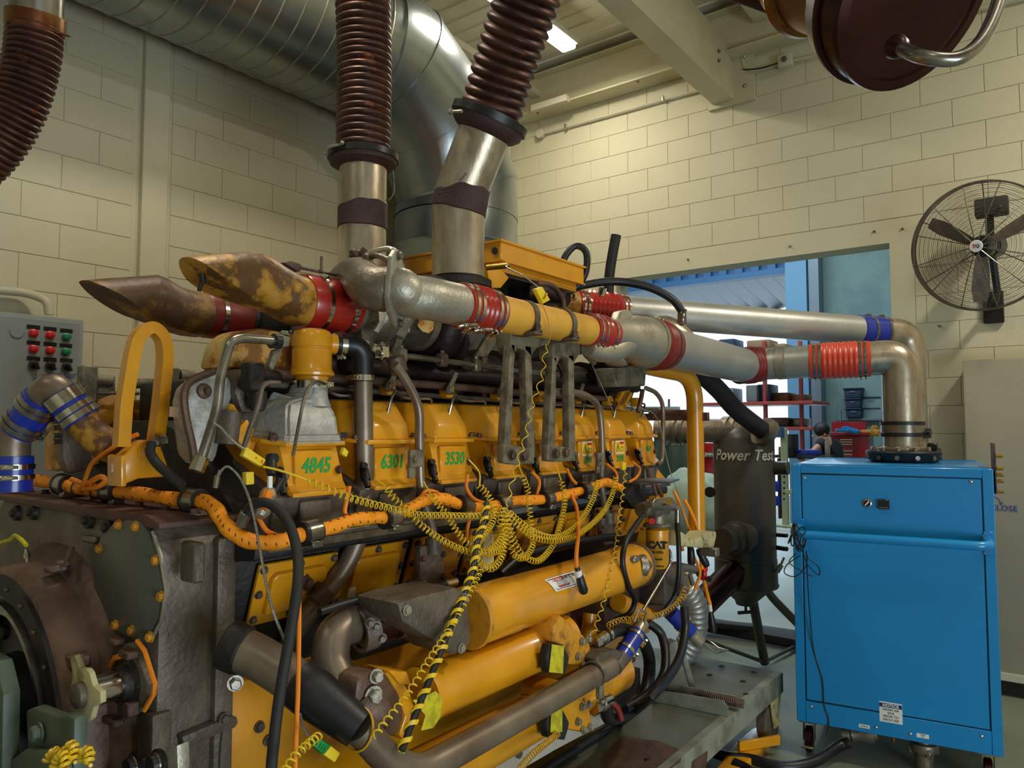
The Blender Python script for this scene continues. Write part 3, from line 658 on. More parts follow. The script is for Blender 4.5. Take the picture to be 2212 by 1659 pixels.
mk('yoke_arm', [box(pY(165, 1425, .90), (.06, .05, .035), .006), box(pY(155, 1440, .90), (.045, .05, .05), .008), box(pY(278, 1412, .95), (.05, .03, .02), .004), box(pY(250, 1385, .96), (.06, .03, .02), .006), box(pY(240, 1555, .95), (.09, .03, .02), .005), box(pY(283, 1530, .95), (.03, .03, .035), .003)], 'iron_brown', tg)
# right lower foot, steel plate with dampers
mk('housing_foot', [prism([pX(a, b_, HX) for a, b_ in ((380, 1585), (492, 1540), (494, 1565), (386, 1612))], (.03, 0, 0), .005), bolt(pX(484, 1553, HX+.03), (1, 0, 0), .012)], 'iron', hs)
mp = mk('mount_plate', [prism([pY(a, b_, .93) for a, b_ in ((235, 1668), (382, 1610), (386, 1720), (235, 1720))], (0, .03, 0), .003)], 'cast_pale', E)
for px, py in ((298, 1652), (348, 1646)):
    p = pY(px, py, .93); mk('rubber_mount', lathe(p, (0, -1, 0), [(0, .030), (.01, .032), (.014, .024), (.028, .022), (.03, .012)], 24), 'rubber', mp); mk('mount_ring', ring(p+V((0, -.012, 0)), (0, 1, 0), .022, .026, .01, 24), 'chrome', mp)
# speed sensor
s_ = thing('speed_sensor', 'chrome speed sensor rod with lime green lead over the flywheel', 'sensor', pY(55, 1200, .95))
mk('sensor_body', [cyl(pY(57, 1186, .93), pY(61, 1222, .93), .0055, 10), cyl(pY(58, 1196, .93), pY(59, 1206, .93), .009, 8), cyl(pY(60, 1222, .93), pY(61, 1224, .93), .011, 8)], 'chrome', s_)
mk('lime_lead', tube(smooth([pY(-12, 1178, .95), pY(5, 1172, .95), pY(22, 1166, .94), pY(32, 1157, .94), pY(45, 1165, .93), pY(57, 1178, .93)]), .0065, 8), 'tape_yellow', s_)
# ================================================================ TURBOCHARGERS + INTAKE HORNS
def horn(tip, elbow, base, L, label):
    pass
def intake(Xp, prof, hose_a, hose_b, r, label_bits):
    t_ = mk('turbo_inlet_horn', prof, 'rusty_yellow', E); return t_
def band_tube(cs, rs, seg=40):
    return tube(cs, rs, seg)
XR, XL = -1.975, -2.74
# right horn: elbow, cut at a slant; centres from the photograph on plane XR
def horn_geo(top, bot, X, tipseg=1):
    RR = max((pX(*a, X)-pX(*b_, X)).length for a, b_ in zip(top, bot))/2
    "loft between matching top and bottom outline points; sections are ellipses whose major axis joins top to bottom"
    vs = []; fs = []; seg = 32; n = len(top)
    def dens(L_):
        o = []
        for p, q in zip(L_, L_[1:]): o += [(p[0]+(q[0]-p[0])*t/5, p[1]+(q[1]-p[1])*t/5) for t in range(5)]
        return o+[L_[-1]]
    top, bot = dens(top), dens(bot); n = len(top)
    for (a, b_) in zip(top, bot):
        A, B = pX(*a, X), pX(*b_, X); c = (A+B)/2; h = (A-B)/2; r = h.length
        for k in range(seg):
            hh = 2*r; dn = -h.normalized() if r > 1e-6 else V((0, 0, -1)); tc = min(.86*math.pi, math.acos(max(-1, min(1, 1-hh/RR)))); m_ = seg*3//4
            if k < m_: t = -tc+2*tc*k/m_; dep = RR*(1-math.cos(t)); lat = RR*math.sin(t)
            else: f = (k-m_)/(seg-m_); dep = RR*(1-math.cos(tc)); lat = RR*math.sin(tc)*(1-2*f)
            vs.append(A+dn*dep+V((1, 0, 0))*lat)
    for i in range(n-1):
        for k in range(seg): k2 = (k+1) % seg; fs.append((i*seg+k, i*seg+k2, (i+1)*seg+k2, (i+1)*seg+k))
    fs.append(tuple(range(seg)))
    return vs, fs
rh = mk('turbo_inlet_horn', horn_geo([(396, 556), (430, 551), (480, 547), (520, 545), (560, 549), (596, 570), (630, 589), (672, 604)], [(400, 560), (435, 596), (470, 622), (515, 646), (560, 668), (600, 685), (630, 697), (664, 709)], XR), 'rusty_yellow', E)
mk('horn_boss', [cyl(pX(436, 592, XR+.02), pX(438, 612, XR+.02), .009, 10), tube([pX(436, 606, XR+.02), pX(430, 628, XR+.02)], .006, 8)], 'iron_dark', rh)
mk('horn_bracket', [prism([pX(a, b_, XR) for a, b_ in ((596, 570), (612, 566), (636, 574), (634, 590), (625, 588))], (.04, 0, 0), .006)], 'iron_brown', rh)
lh = mk('turbo_inlet_horn', horn_geo([(176, 606), (220, 602), (280, 598), (335, 594), (352, 600), (385, 620), (415, 629), (440, 632)], [(180, 608), (225, 636), (262, 660), (300, 686), (335, 704), (372, 714), (405, 723), (436, 727)], XL), 'rusty_brown', E)
def mid(t, b_, X): A, B = pX(*t, X), pX(*b_, X); return (A+B)/2, (A-B).length/2
def sil_hose(name, stations, X, m, amp=0):
    cs = []; rs = []
    for t, b_ in stations: c, r = mid(t, b_, X); cs.append(c); rs.append(r)
    return mk(name, tube(cs, rs, 40), m, E), cs, rs
hr, cs, rs = sil_hose('red_silicone_hose', [((640, 594), (662, 704)), ((668, 598), (664, 709)), ((705, 600), (706, 712)), ((756, 612), (750, 712))], XR, 'red_sil')
cs = [mid((662, 598), (662, 708), XR)[0], mid((756, 610), (752, 716), XR)[0]]
bpy.data.objects.remove(hr)
ax = V((0, 1, -.03)).normalized(); RT = .088
A = V((XR, 1.50, 2.11)); 
A, _ = mid((668, 600), (662, 708), XR); B, _ = mid((752, 614), (750, 716), XR); ax = (B-A).normalized(); LL = (B-A).length
hr = mk('red_silicone_hose', lathe(A-ax*.03, ax, [(0, RT), (.004, RT+.003), (LL+.03, RT+.003), (LL+.034, RT)], 44), 'red_sil', E)
for s_ in (.03, LL-.03): clampband(A+ax*s_, ax, RT+.004, .016, hr, screw=V((.5, 0, 1)))
mk('clamp_spring', [tube([A+ax*.02+V((.04, 0, .10)), A+ax*.03+V((.04, -.01, .15))], .005, 8), tube([A-ax*.10+V((.03, 0, .105)), A+ax*.09+V((.03, 0, .10))], .006, 8)], 'chrome_dull', hr)
A2, r2 = mid((445, 632), (438, 727), XL); B2 = A2+V((0, .17, 0)); hl = mk('red_silicone_hose', lathe(A2, (0, 1, 0), [(-.01, r2), (0, r2+.004), (.17, r2+.002), (.175, r2)], 40), 'red_sil_dull', E)
clampband(A2+V((0, .045, 0)), (0, 1, 0), r2+.005, .018, hl)
def volute(c, R, r0, r1, a0, turns, m, parent, axis=V((0, 1, 0)), u=V((1, 0, 0)), v=V((0, 0, 1)), ext=None):
    pts = []; rr = []; n = 28
    for k in range(n+1):
        t = k/n; a = a0+2*math.pi*turns*t; pts.append(c+u*math.cos(a)*R+v*math.sin(a)*R); rr.append(r0+(r1-r0)*t)
    if ext: pts += ext; rr += [r1]*len(ext)
    return mk('compressor_volute', tube(pts, rr, 24), m, parent)
def turbo(cx, y0, z0, near):
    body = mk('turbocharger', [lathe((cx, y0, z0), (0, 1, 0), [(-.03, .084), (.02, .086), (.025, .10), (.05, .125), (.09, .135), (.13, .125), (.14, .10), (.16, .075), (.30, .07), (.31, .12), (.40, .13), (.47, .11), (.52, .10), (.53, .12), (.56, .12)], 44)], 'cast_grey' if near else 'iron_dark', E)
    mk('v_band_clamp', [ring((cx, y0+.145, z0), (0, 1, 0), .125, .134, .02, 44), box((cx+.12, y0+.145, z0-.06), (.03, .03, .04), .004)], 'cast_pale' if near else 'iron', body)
    return body
y0 = B.y+.01; NF = V((.90, .44, -.09)).normalized(); zT = B.z
tb = turbo(XR, y0, zT, True)
fl = pD(850, 625, 2.30)          # outlet flange
volute(V((XR, y0+.07, zT)), .115, .025, .062, .3, .78, 'cast_grey', tb)
vp = smooth([pD(728, 640, 2.60), pD(742, 612, 2.56), pD(775, 600, 2.50), fl-NF*.07, fl], 7); mk('volute_outlet', tube(vp, [.045+.024*min(1, k/12) for k in range(len(vp))], 32), 'cast_grey', tb)
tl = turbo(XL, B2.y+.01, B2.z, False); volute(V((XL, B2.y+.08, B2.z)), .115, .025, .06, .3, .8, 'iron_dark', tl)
# turbine housings / exhaust manifolds: dark masses with flanges
for cx in (XR-.02, XL):
    ty = y0+.40
    mk('turbine_volute', [tube([V((cx+math.cos(a)*.12, ty, zT+math.sin(a)*.12)) for a in [2*math.pi*k/24 for k in range(25)]], .065, 16)], 'manifold', E)
for cx, rr in ((-2.14, .10), (-2.70, .10)):
    g = []
    for i in range(5):
        ya = 1.95+i*.39; g.append(lathe((cx, ya, 1.93), (0, 1, 0), [(0, rr+.025), (.02, rr+.025), (.022, rr), (.35, rr), (.352, rr+.025), (.37, rr+.025)], 28))
    mk('exhaust_manifold', g, 'manifold', E)
for i in range(7):
    yy = EY(i+1)-.02; mk('exhaust_port', tube(smooth([V((-2.14, yy, 1.93)), V((-2.05, yy, 1.87)), V((-2.03, yy, 1.76))], 5), .045, 14), 'manifold', E)
# aftercooler / air manifold between the banks
mk('air_manifold', [boxab((-2.62, 1.3, 1.66), (-2.20, 3.75, 1.86), .03)], 'iron_dark', E)
mk('manifold_flange', [boxab((-2.18, 1.62, 1.83), (-2.06, 1.68, 2.06), .01), boxab((-2.16, 2.5, 1.8), (-2.03, 2.54, 2.04), .01), boxab((-2.16, 3.2, 1.8), (-2.03, 3.24, 2.04), .01)], 'iron_brown', E)
# adapter from the turbine to the stacks + riser clamps
mk('exhaust_riser', [lathe((-2.05, 2.36, 2.10), (0, 0, 1), [(0, .10), (.15, .11), (.17, .135), (.20, .135), (.205, .11), (.25, .11)], 36), lathe((-2.65, 2.36, 2.10), (0, 0, 1), [(0, .10), (.15, .11), (.17, .135), (.20, .135), (.25, .11)], 36)], 'manifold', E)
mk('riser_v_band', ring((-2.05, 2.36, 2.30), (0, 0, 1), .118, .142, .03, 44), 'iron_dark', E)
# big dark flange just under the near stack (seen as black lobe)
mk('turbine_flange', [lathe(pX(900, 720, -2.0), (0, 1, -.05), [(0, .09), (.02, .12), (.05, .125), (.06, .10), (.14, .095), (.15, .12), (.18, .12)], 32)], 'manifold', E)
o = mk('flaking_paint_patch', [prism([pX(a, b_, -1.868) for a, b_ in ((905, 690), (925, 684), (940, 690), (935, 712), (925, 720), (912, 716), (902, 705))], (.002, 0, 0))], 'peeling', E)
# ================================================================ ENGINE: near side pipework and ends
# yellow aftercooler box on top
ab = mk('aftercooler_box', [boxab((-2.66, 2.59, 2.44), (-2.0, 3.30, 2.53), .004), boxab((-2.63, 2.62, 2.40), (-2.03, 3.27, 2.44))], 'yellow', E)
mk('box_lip', [boxab((-2.67, 2.58, 2.525), (-1.99, 3.31, 2.534)), boxab((-2.0, 2.60, 2.434), (-1.985, 3.29, 2.44))], 'yellow', ab)
mk('box_hole', cyl((-2.03, 2.589, 2.485), (-2.03, 2.583, 2.485), .016, 16), 'iron_dark', ab)
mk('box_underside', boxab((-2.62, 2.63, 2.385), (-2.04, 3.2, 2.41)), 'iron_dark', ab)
mk('box_bracket', [prism([pX(a, b_, -2.02) for a, b_ in ((1052, 580), (1075, 572), (1100, 600), (1082, 622), (1060, 622))], (-.05, 0, 0), .004), prism([pX(a, b_, -2.05) for a, b_ in ((1100, 575), (1150, 590), (1140, 606), (1105, 596))], (-.03, 0, 0), .003)], 'yellow', ab)
mk('box_support', [boxab((-2.5, 2.7, 1.86), (-2.4, 2.8, 2.42)), boxab((-2.3, 3.1, 1.86), (-2.2, 3.2, 2.42))], 'iron_dark', E)
# dark undergrowth between box and manifold
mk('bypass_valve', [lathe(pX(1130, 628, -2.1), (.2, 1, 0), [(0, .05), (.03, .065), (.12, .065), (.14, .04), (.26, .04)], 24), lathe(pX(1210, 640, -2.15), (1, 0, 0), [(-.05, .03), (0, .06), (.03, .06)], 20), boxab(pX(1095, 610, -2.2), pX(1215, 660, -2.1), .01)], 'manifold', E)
# main rails above the heads
def rail(name, pts, r, m): return mk(name, tube(fillet(pts, .04, 5), r, 12), m, E)
XRl = -1.86
rl = rail('chrome_fuel_rail', NX(-XRl, (815, 763), (900, 772), (1000, 785), (1100, 799), (1206, 811)), .0115, 'chrome_dull')
for px, py, mm in ((826, 762, 'chrome'), (866, 768, 'khaki'), (955, 778, 'iron_brown'), (1028, 790, 'cast_grey'), (1125, 802, 'iron')):
    p = pX(px, py, XRl); mk('rail_clamp', [box(p, (.035, .04, .05), .006), bolt(p+V((0, 0, .025)), (0, 0, 1), .009)], mm, rl)
rail('fuel_line', NX(1.9, (560, 800), (640, 812), (800, 822), (900, 829), (1000, 837), (1100, 847), (1200, 855), (1320, 862)), .015, 'iron_brown')
rail('fuel_line', NX(1.93, (580, 830), (760, 842), (1010, 860), (1200, 872), (1330, 880)), .010, 'iron')
rail('water_rail', NX(2.0, (740, 790), (900, 806), (1100, 822), (1330, 842)), .032, 'manifold')
mk('valve_pushrod_gallery', boxab((-2.16, 1.3, 1.70), (-1.98, 3.70, 1.80), .01), 'iron_dark', E)
for i in range(8):
    yy = EY(i)+.10; q = V((-1.905, yy, 1.835))
    mk('fuel_fitting', [box(q, (.045, .045, .05), .008), bolt(q+V((.02, 0, 0)), (1, 0, 0), .012)], 'yellow' if i != 1 else 'yellow_worn', E)
    # lever between the rails
    if i in (1, 2, 3, 5): mk('rail_strut', [prism([V((-1.87, yy-.05, 1.83)), V((-1.87, yy-.03, 1.82)), V((-1.87, yy+.02, 1.905)), V((-1.87, yy+.0, 1.91))], (.01, 0, 0), .002), bolt((-1.858, yy-.035, 1.84), (1, 0, 0), .012)], 'khaki', E)
    f1 = [V((-1.90, yy+.03, 1.82)), V((-1.86, yy+.06, 1.80)), V((-1.84, yy+.15, 1.80)), V((-1.86, yy+.165, 1.775)), V((-1.88, yy+.165, 1.75))]
    mk('injector_line', tube(smooth(f1, 5), .0052, 8), 'chrome_dull', E)
    f2 = [V((-1.90, yy+.01, 1.825)), V((-1.84, yy-.02, 1.825)), V((-1.82, yy-.06, 1.80)), V((-1.83, yy-.07, 1.74))] if i else [V((-1.80, yy-.05, 1.83)), V((-1.76, yy-.12, 1.83)), V((-1.74, yy-.17, 1.78)), V((-1.72, yy-.22, 1.62))]
    mk('injector_line', tube(smooth(f2, 5), .0052, 8), 'chrome_dull', E)
# brown drain tubes to crankcase pads
def drain(pts, L, pad):
    t_ = mk('drain_tube', tube(smooth(NX(L, *pts), 6), .0155, 14), 'brown_pipe', E)
    P = pX(*pad, -L); pd = mk('drain_pad', [boxab(P-V((.03, .06, .07)), P+V((.0, .06, .06)), .008), lathe(P+V((.0, 0, .03)), (0, 0, 1), [(0, .028), (.05, .026), (.052, .018)], 20)], 'iron', E)
    for a in (-.05, .05):
        for b_ in (-.055, .02): mk('pad_bolt', bolt(P+V((.0, a, b_)), (1, 0, 0), .009), 'iron_brown', pd)
    return t_
drain([(852, 788), (868, 808), (892, 850), (905, 890), (906, 950), (908, 1040), (918, 1090), (933, 1140), (937, 1180)], 1.72, (935, 1215))
drain([(1190, 846), (1240, 848), (1272, 858), (1292, 880), (1299, 930), (1300, 1000), (1298, 1040), (1306, 1090), (1312, 1115)], 1.72, (1315, 1145))
mk('drain_tube', tube(smooth(NX(1.70, (1395, 838), (1418, 850), (1431, 876), (1432, 930), (1430, 990), (1420, 1004)), 6), .012, 12), 'brown_pipe', E)
mk('drain_tube', tube(smooth(NX(1.75, (1388, 842), (1385, 860), (1378, 890)), 6), .012, 12), 'iron_brown', E)
mk('elbow_joint', [lathe(pX(858, 790, -1.74), (0, .4, -1), [(-.03, .03), (.02, .03), (.03, .02)], 14), cyl(pX(830, 785, -1.78), pX(862, 792, -1.73), .022, 14)], 'iron_brown', E)
for px, py in ((898, 985), (1297, 988)):
    p = pX(px, py, -1.69); cb_ = mk('tube_clamp', [boxab(p-V((.01, .03, .035)), p+V((.008, .03, .02)), .003), bolt(p+V((.008, -.015, -.008)), (1, 0, 0), .010), boxab(p+V((-.012, -.028, -.07)), p+V((.0, .0, -.03)), .002)], 'khaki', E)
# cast supports for the charge pipe
def support(name, legs, topq, base, L, bolts):
    g = []
    for (a, b_) in legs:
        P = [pX(*q, -L) for q in a]; g.append(prism(P, (-.035, 0, 0), .004))
    g.append(prism([pX(*q, -L) for q in topq], (-.07, 0, 0), .005)); g.append(prism([pX(*q, -L+.003) for q in base], (-.03, 0, 0), .005))
    o = mk(name, g, 'khaki', E)
    for q in bolts: mk('support_bolt', bolt(pX(*q, -L+.004), (1, 0, 0), .016, .016), 'iron_brown', o)
    return o
support('pipe_support', [([(1103, 742), (1113, 744), (1104, 965), (1089, 962)], 0), ([(1134, 745), (1148, 748), (1156, 990), (1140, 986)], 0)], [(1102, 714), (1188, 730), (1188, 742), (1160, 752), (1147, 770), (1138, 760), (1120, 752), (1110, 765), (1103, 745)],
        [(1088, 958), (1154, 970), (1155, 1002), (1110, 1004), (1087, 1000)], 1.66, ((1105, 983), (1131, 985)))
support('pipe_support', [([(1194, 770), (1203, 772), (1199, 965), (1184, 962)], 0), ([(1228, 765), (1240, 768), (1244, 990), (1230, 986)], 0)], [(1194, 732), (1274, 746), (1272, 760), (1250, 768), (1240, 785), (1232, 776), (1212, 768), (1203, 790), (1194, 772)],
        [(1183, 960), (1243, 968), (1244, 996), (1200, 998), (1182, 996)], 1.66, ((1200, 980), (1221, 978)))
mk('cover_plate', [prism([pX(a, b_, -1.9) for a, b_ in ((1052, 727), (1079, 730), (1052, 772), (1027, 770))], (-.02, 0, 0), .003)], 'khaki', E)
# ---- left end: heat blanket, worn yellow box, chrome pipe, black bits
bl_ = mk('heat_blanket', [prism([pX(a, b_, -2.02) for a, b_ in ((362, 870), (372, 835), (400, 815), (430, 806), (462, 812), (470, 850), (452, 900), (440, 950), (430, 1000), (400, 1008), (375, 985), (368, 930))], (.10, 0, 0), .028)], 'blanket', E)
mk('blanket_seam', tube(smooth(NX(1.905, (462, 802), (415, 822), (398, 850), (402, 900), (415, 960), (420, 1000))), .011, 8), 'iron_brown', bl_); p = pX(441, 845, -1.92); mk('blanket_button', [lathe(p, (1, 0, 0), [(0, .022), (.006, .02), (.01, .008), (.02, .008)], 16)], 'iron_brown', bl_)
mk('blanket_patch', prism([pX(a, b_, -1.918) for a, b_ in ((366, 878), (386, 880), (385, 902), (364, 900))], (.003, 0, 0)), 'cardboard', bl_)
mk('water_housing', [prism([pX(a, b_, -2.12) for a, b_ in ((424, 800), (440, 745), (462, 724), (500, 716), (580, 728), (590, 800), (545, 812), (480, 806))], (.16, 0, 0), .02)], 'peeling', E)
mk('rear_gear_cover', [prism([pX(a, b_, -2.0) for a, b_ in ((470, 800), (530, 800), (528, 890), (480, 895), (465, 850))], (.10, 0, 0), .015), cyl(pX(500, 890, -1.9), pX(490, 960, -1.9), .03, 16)], 'iron', E)
mk('yellow_elbow', [tube(smooth(NX(1.95, (505, 880), (492, 910), (478, 950)), 5), .03, 16)], 'yellow', E)
mk('yellow_bracket', [prism([pX(a, b_, -1.9) for a, b_ in ((505, 930), (535, 905), (560, 940), (545, 985), (510, 950))], (-.05, 0, 0), .006)], 'yellow', E)
cp = mk('chrome_pipe', tube(fillet(NX(1.76, (604, 737), (522, 730), (498, 738), (476, 810), (470, 880), (437, 985), (428, 1010)), .035, 6), .0125, 14), 'chrome_dull', E)
mk('pipe_fitting', [cyl(pX(436, 988, -1.76), pX(424, 1018, -1.76), .02, 8), ], 'chrome', cp); mk('pipe_grommet', ring(pX(597, 737, -1.76), (0, 1, 0), .012, .021, .02, 16), 'rubber', cp)
mk('pipe_block', [prism([pX(a, b_, -1.76) for a, b_ in ((596, 728), (608, 722), (628, 728), (626, 748), (600, 752), (592, 742))], (-.04, 0, 0), .004), bolt(pX(614, 724, -1.78), (0, 0, 1), .012), prism([pX(a, b_, -1.78) for a, b_ in ((582, 790), (592, 756), (612, 750), (608, 764), (590, 800))], (-.02, 0, 0), .004)], 'khaki', E)
mk('black_valve', [cyl(pX(556, 845, -1.86), pX(552, 795, -1.86), .022, 16, .004), box(pX(545, 815, -1.84), (.05, .05, .08), .006), cyl(pX(553, 805, -1.85), pX(600, 812, -1.9), .016, 12), lathe(pX(556, 868, -1.86), (0, 0, 1), [(-.03, .001), (-.025, .02), (0, .028), (.03, .026)], 16)], 'iron_dark', E)
mk('long_lever', tube(fillet(NX(1.74, (604, 827), (580, 826), (566, 834), (560, 870), (540, 925), (527, 965)), .02, 5), .007, 10), 'iron', E)
# lifting eye at the flywheel end
XE = -2.06
leye = mk('lifting_eye', [tube(fillet(NX(-XE, (262, 965), (268, 870), (286, 760), (297, 725), (325, 703), (352, 728), (357, 770), (346, 880), (335, 960)), .03, 5), .024, 4), ], 'yellow', E, sm=False)
R_ = []
mk('lifting_bracket', [prism([pX(a, b_, XE+.01) for a, b_ in ((262, 1050), (264, 985), (300, 955), (312, 950), (345, 952), (372, 1030), (300, 1034), (288, 1040))], (-.05, 0, 0), .008), prism([pX(a, b_, XE+.03) for a, b_ in ((262, 985), (272, 982), (274, 1050), (262, 1052))], (-.08, 0, 0), .003), bolt(pX(318, 975, XE+.012), (1, 0, 0), .02)], 'yellow', E)
# ribs/rocker bits behind the eye on the far bank
fb = mk('far_bank_bracket', [prism([pX(a, b_, -2.6) for a, b_ in ((205, 855), (222, 820), (250, 812), (250, 850), (215, 862))], (-.05, 0, 0), .004), box(pX(188, 832, -2.6), (.05, .05, .13), .006), cyl(pX(190, 822, -2.6), pX(240, 824, -2.6), .02, 12), cyl(pX(170, 848, -2.6), pX(300, 850, -2.6), .006, 8), cyl(pX(270, 828, -2.65), pX(430, 830, -2.65), .018, 12), box(pX(372, 812, -2.6), (.04, .04, .06), .005), cyl(pX(385, 815, -2.6), pX(420, 817, -2.6), .03, 12)], 'khaki', E)
mk('far_cover_box', [prism([pX(a, b_, -2.66) for a, b_ in ((125, 930), (130, 870), (210, 850), (290, 852), (298, 960), (240, 1000), (120, 1020))], (-.1, 0, 0), .012)], 'yellow_worn', E)
for py in (895, 912, 925, 942, 955): mk('stud', cyl(pX(112, py, -2.58), pX(136, py-2, -2.62), .008, 8), 'chrome_dull', E)
mk('far_gear_cover', [prism([pX(a, b_, -2.58) for a, b_ in ((135, 930), (160, 920), (195, 960), (205, 1010), (150, 1025), (135, 990))], (-.05, 0, 0), .01)], 'iron', E)
# water crossover pipe with blue hoses, top left
XB = -2.30
wp = thing('coolant_crossover_pipe', 'worn metal coolant elbow with bright blue hoses at the flywheel end', 'pipe', pX(120, 900, XB))
_a, _b = pX(66, 895, XB-.1), pX(92, 862, XB-.05); _c, _d = pX(130, 850, XB), pX(178, 908, XB+.03)
mk('elbow_pipe', tube(smooth([_a, _b, pX(110, 842, XB-.02), _c, _c.lerp(_d, .3)], 6), .046, 24), 'brown_pipe', wp)
mk('drain_plug', [cyl(pX(107, 838, XB-.02), pX(106, 812, XB-.02), .014, 8), cyl(pX(107, 822, XB-.02), pX(106, 808, XB-.02), .02, 6)], 'iron_brown', wp)
P = [pX(130, 850, XB), pX(152, 880, XB+.01), pX(178, 908, XB+.03)]
P[1] = P[0].lerp(P[2], .5)
h1 = mk('blue_hose', tube([P[0], P[2]], .0525, 28), 'blue_sil', wp)
for t in (.12, .3, .62, .85):
    c = P[0].lerp(P[2], t); clampband(c, P[2]-P[0], .0535, .018, h1, screw=V((.2, 1, -.8)))
P2 = [pX(92, 862, XB-.05), pX(66, 895, XB-.1), pX(40, 930, XB-.12)]
h2 = mk('blue_hose', tube([P2[0], P2[2]], .052, 28), 'blue_sil', wp)
for t in (.15, .3, .72, .88): clampband(P2[0].lerp(P2[2], t), P2[2]-P2[0], .0535, .015, h2, m='chrome_dull', screw=V((.4, 1, -.6)))
mk('lower_pipe', tube(smooth([pX(52, 912, XB-.12), pX(32, 945, XB-.13), pX(28, 985, XB-.13), pX(28, 1060, XB-.13)], 6), .044, 24), 'brown_pipe', wp)
h3 = mk('blue_hose', lathe(pX(30, 985, XB-.13), (0, 0, -1), [(0, .05), (.10, .05)], 28), 'blue_sil', wp)
for z_ in (.03, .06): clampband(pX(30, 985, XB-.13)-V((0, 0, z_)), (0, 0, 1), .052, .014, h3, screw=V((1, -.6, 0)))
mk('yellow_stained_elbow', tube(smooth([pX(168, 896, XB+.025), pX(178, 908, XB+.03), pX(204, 940, XB+.05), pX(240, 965, XB+.08), pX(290, 985, XB+.06)], 6), .046, 24), 'rusty_yellow', wp)
# ================================================================ COOLERS AND LOWER PIPES
def seg_cyl(y0, y1, L, dz, prof, m, name):
    return mk(name, lathe((-L, y0, HC+dz), (0, 1, 0), [(s*(y1-y0), r) for s, r in prof], 44), m, E)
def yAt(px, py, L): return pX(px, py, -L).y
ya, yb = yAt(1017, 1330, 1.5), yAt(1372, 1225, 1.5)
oc = seg_cyl(ya, yb, 1.5, -.585, [(0, .090), (.02, .0905), (.18, .0905), (.185, .088), (.84, .088), (.845, .0905), (.98, .0905), (1, .086)], 'yellow', 'oil_cooler')
mk('cooler_end_flange', [cyl((-1.5, ya-.02, HC-.585), (-1.5, ya, HC-.585), .096, 40, .003)], 'yellow_worn', oc)
ob = mk('oil_cooler_bonnet', [prism([pX(a, b_, -1.42) for a, b_ in ((858, 1302), (905, 1287), (985, 1268), (1012, 1278), (1020, 1392), (985, 1418), (950, 1395), (870, 1345))], (-.17, 0, 0), .015)], 'iron', E)
mk('bonnet_bolt', [bolt(pX(a, b_, -1.418), (1, 0, 0), .011) for a, b_ in ((996, 1400), (1003, 1292), (878, 1318))], 'cast_pale', ob)
mk('oil_cooler_outlet', [lathe((-1.5, yb-.005, HC-.585), (0, 1, 0), [(0, .095), (.012, .095), (.013, .06), (.05, .055), (.08, .05)], 32)], 'cast_grey', oc)
mk('outlet_cap', [lathe(pX(1378, 1222, -1.44), (.6, .8, 0), [(0, .045), (.03, .045), (.04, .03), (.06, .012), (.065, .001)], 24), box(pX(1372, 1208, -1.42), (.02, .05, .025), .005)], 'cast_grey', oc)
# caution decal, follows the cylinder
def decal(px, py, w_, h_, L, dz, r, shape=None):
    y = yAt(px, py, L); c = pX(px, py, -L); ang = math.asin(max(-1, min(1, (c.z-(HC+dz))/r)))
    return y, ang
yc = yAt(1222, 1238, 1.5-.08)
rr = .0890; ax0 = V((-1.5, 0, HC-.585)); angc = .55
def cyp(y, a, e=0): return V((-1.5+math.cos(a)*(rr+e), y, HC-.585+math.sin(a)*(rr+e)))
def curved(y0, y1, a0, a1, e, m, name, par, tipr=0):
    vs = []; fs = []; n = 8
    for k in range(n+1):
        a = a0+(a1-a0)*k/n; tl = tipr*(1-abs(2*k/n-1)); sl = .03*(1-k/n); vs += [cyp(y0+sl, a, e), cyp(y1+tl, a, e), cyp(y0+sl, a, e-.003), cyp(y1+tl, a, e-.003)]
    for k in range(n): i = k*4; fs += [(i, i+1, i+5, i+4), (i+2, i+6, i+7, i+3)]
    return mk(name, (vs, fs), m, par)
dc = curved(yc-.10, yc+.085, .30, .86, .0015, 'white', 'caution_decal', oc, .05)
g = [tube([cyp(y_, a, .002) for y_, a in ((yc-.060, .36), (yc+.075, .36), (yc+.118, .58), (yc+.075, .80), (yc-.088, .80), (yc-.060, .36))], .0012, 4)]
for k in range(5): g.append(tube([cyp(yc-.05, .66-.055*k, .002), cyp(yc+.055, .66-.055*k, .002)], .0009, 4))
mk('decal_print', g, 'black', dc)
def dtext(s, y_, a, size, m):
    n = V((math.cos(a), 0, math.sin(a))); text('decal_text', s, cyp(y_, a, .002), (0, 1, 0), V((-math.sin(a), 0, math.cos(a))), size, m, dc, ext=.0002, bold=.0004)
dtext('CAUTION', yc-.03, .73, .016, 'red'); dtext('INHIBITED OIL', yc+.035, .73, .013, 'black'); dtext('THIS SIDE OUT', yc-.01, .43, .010, 'red'); 
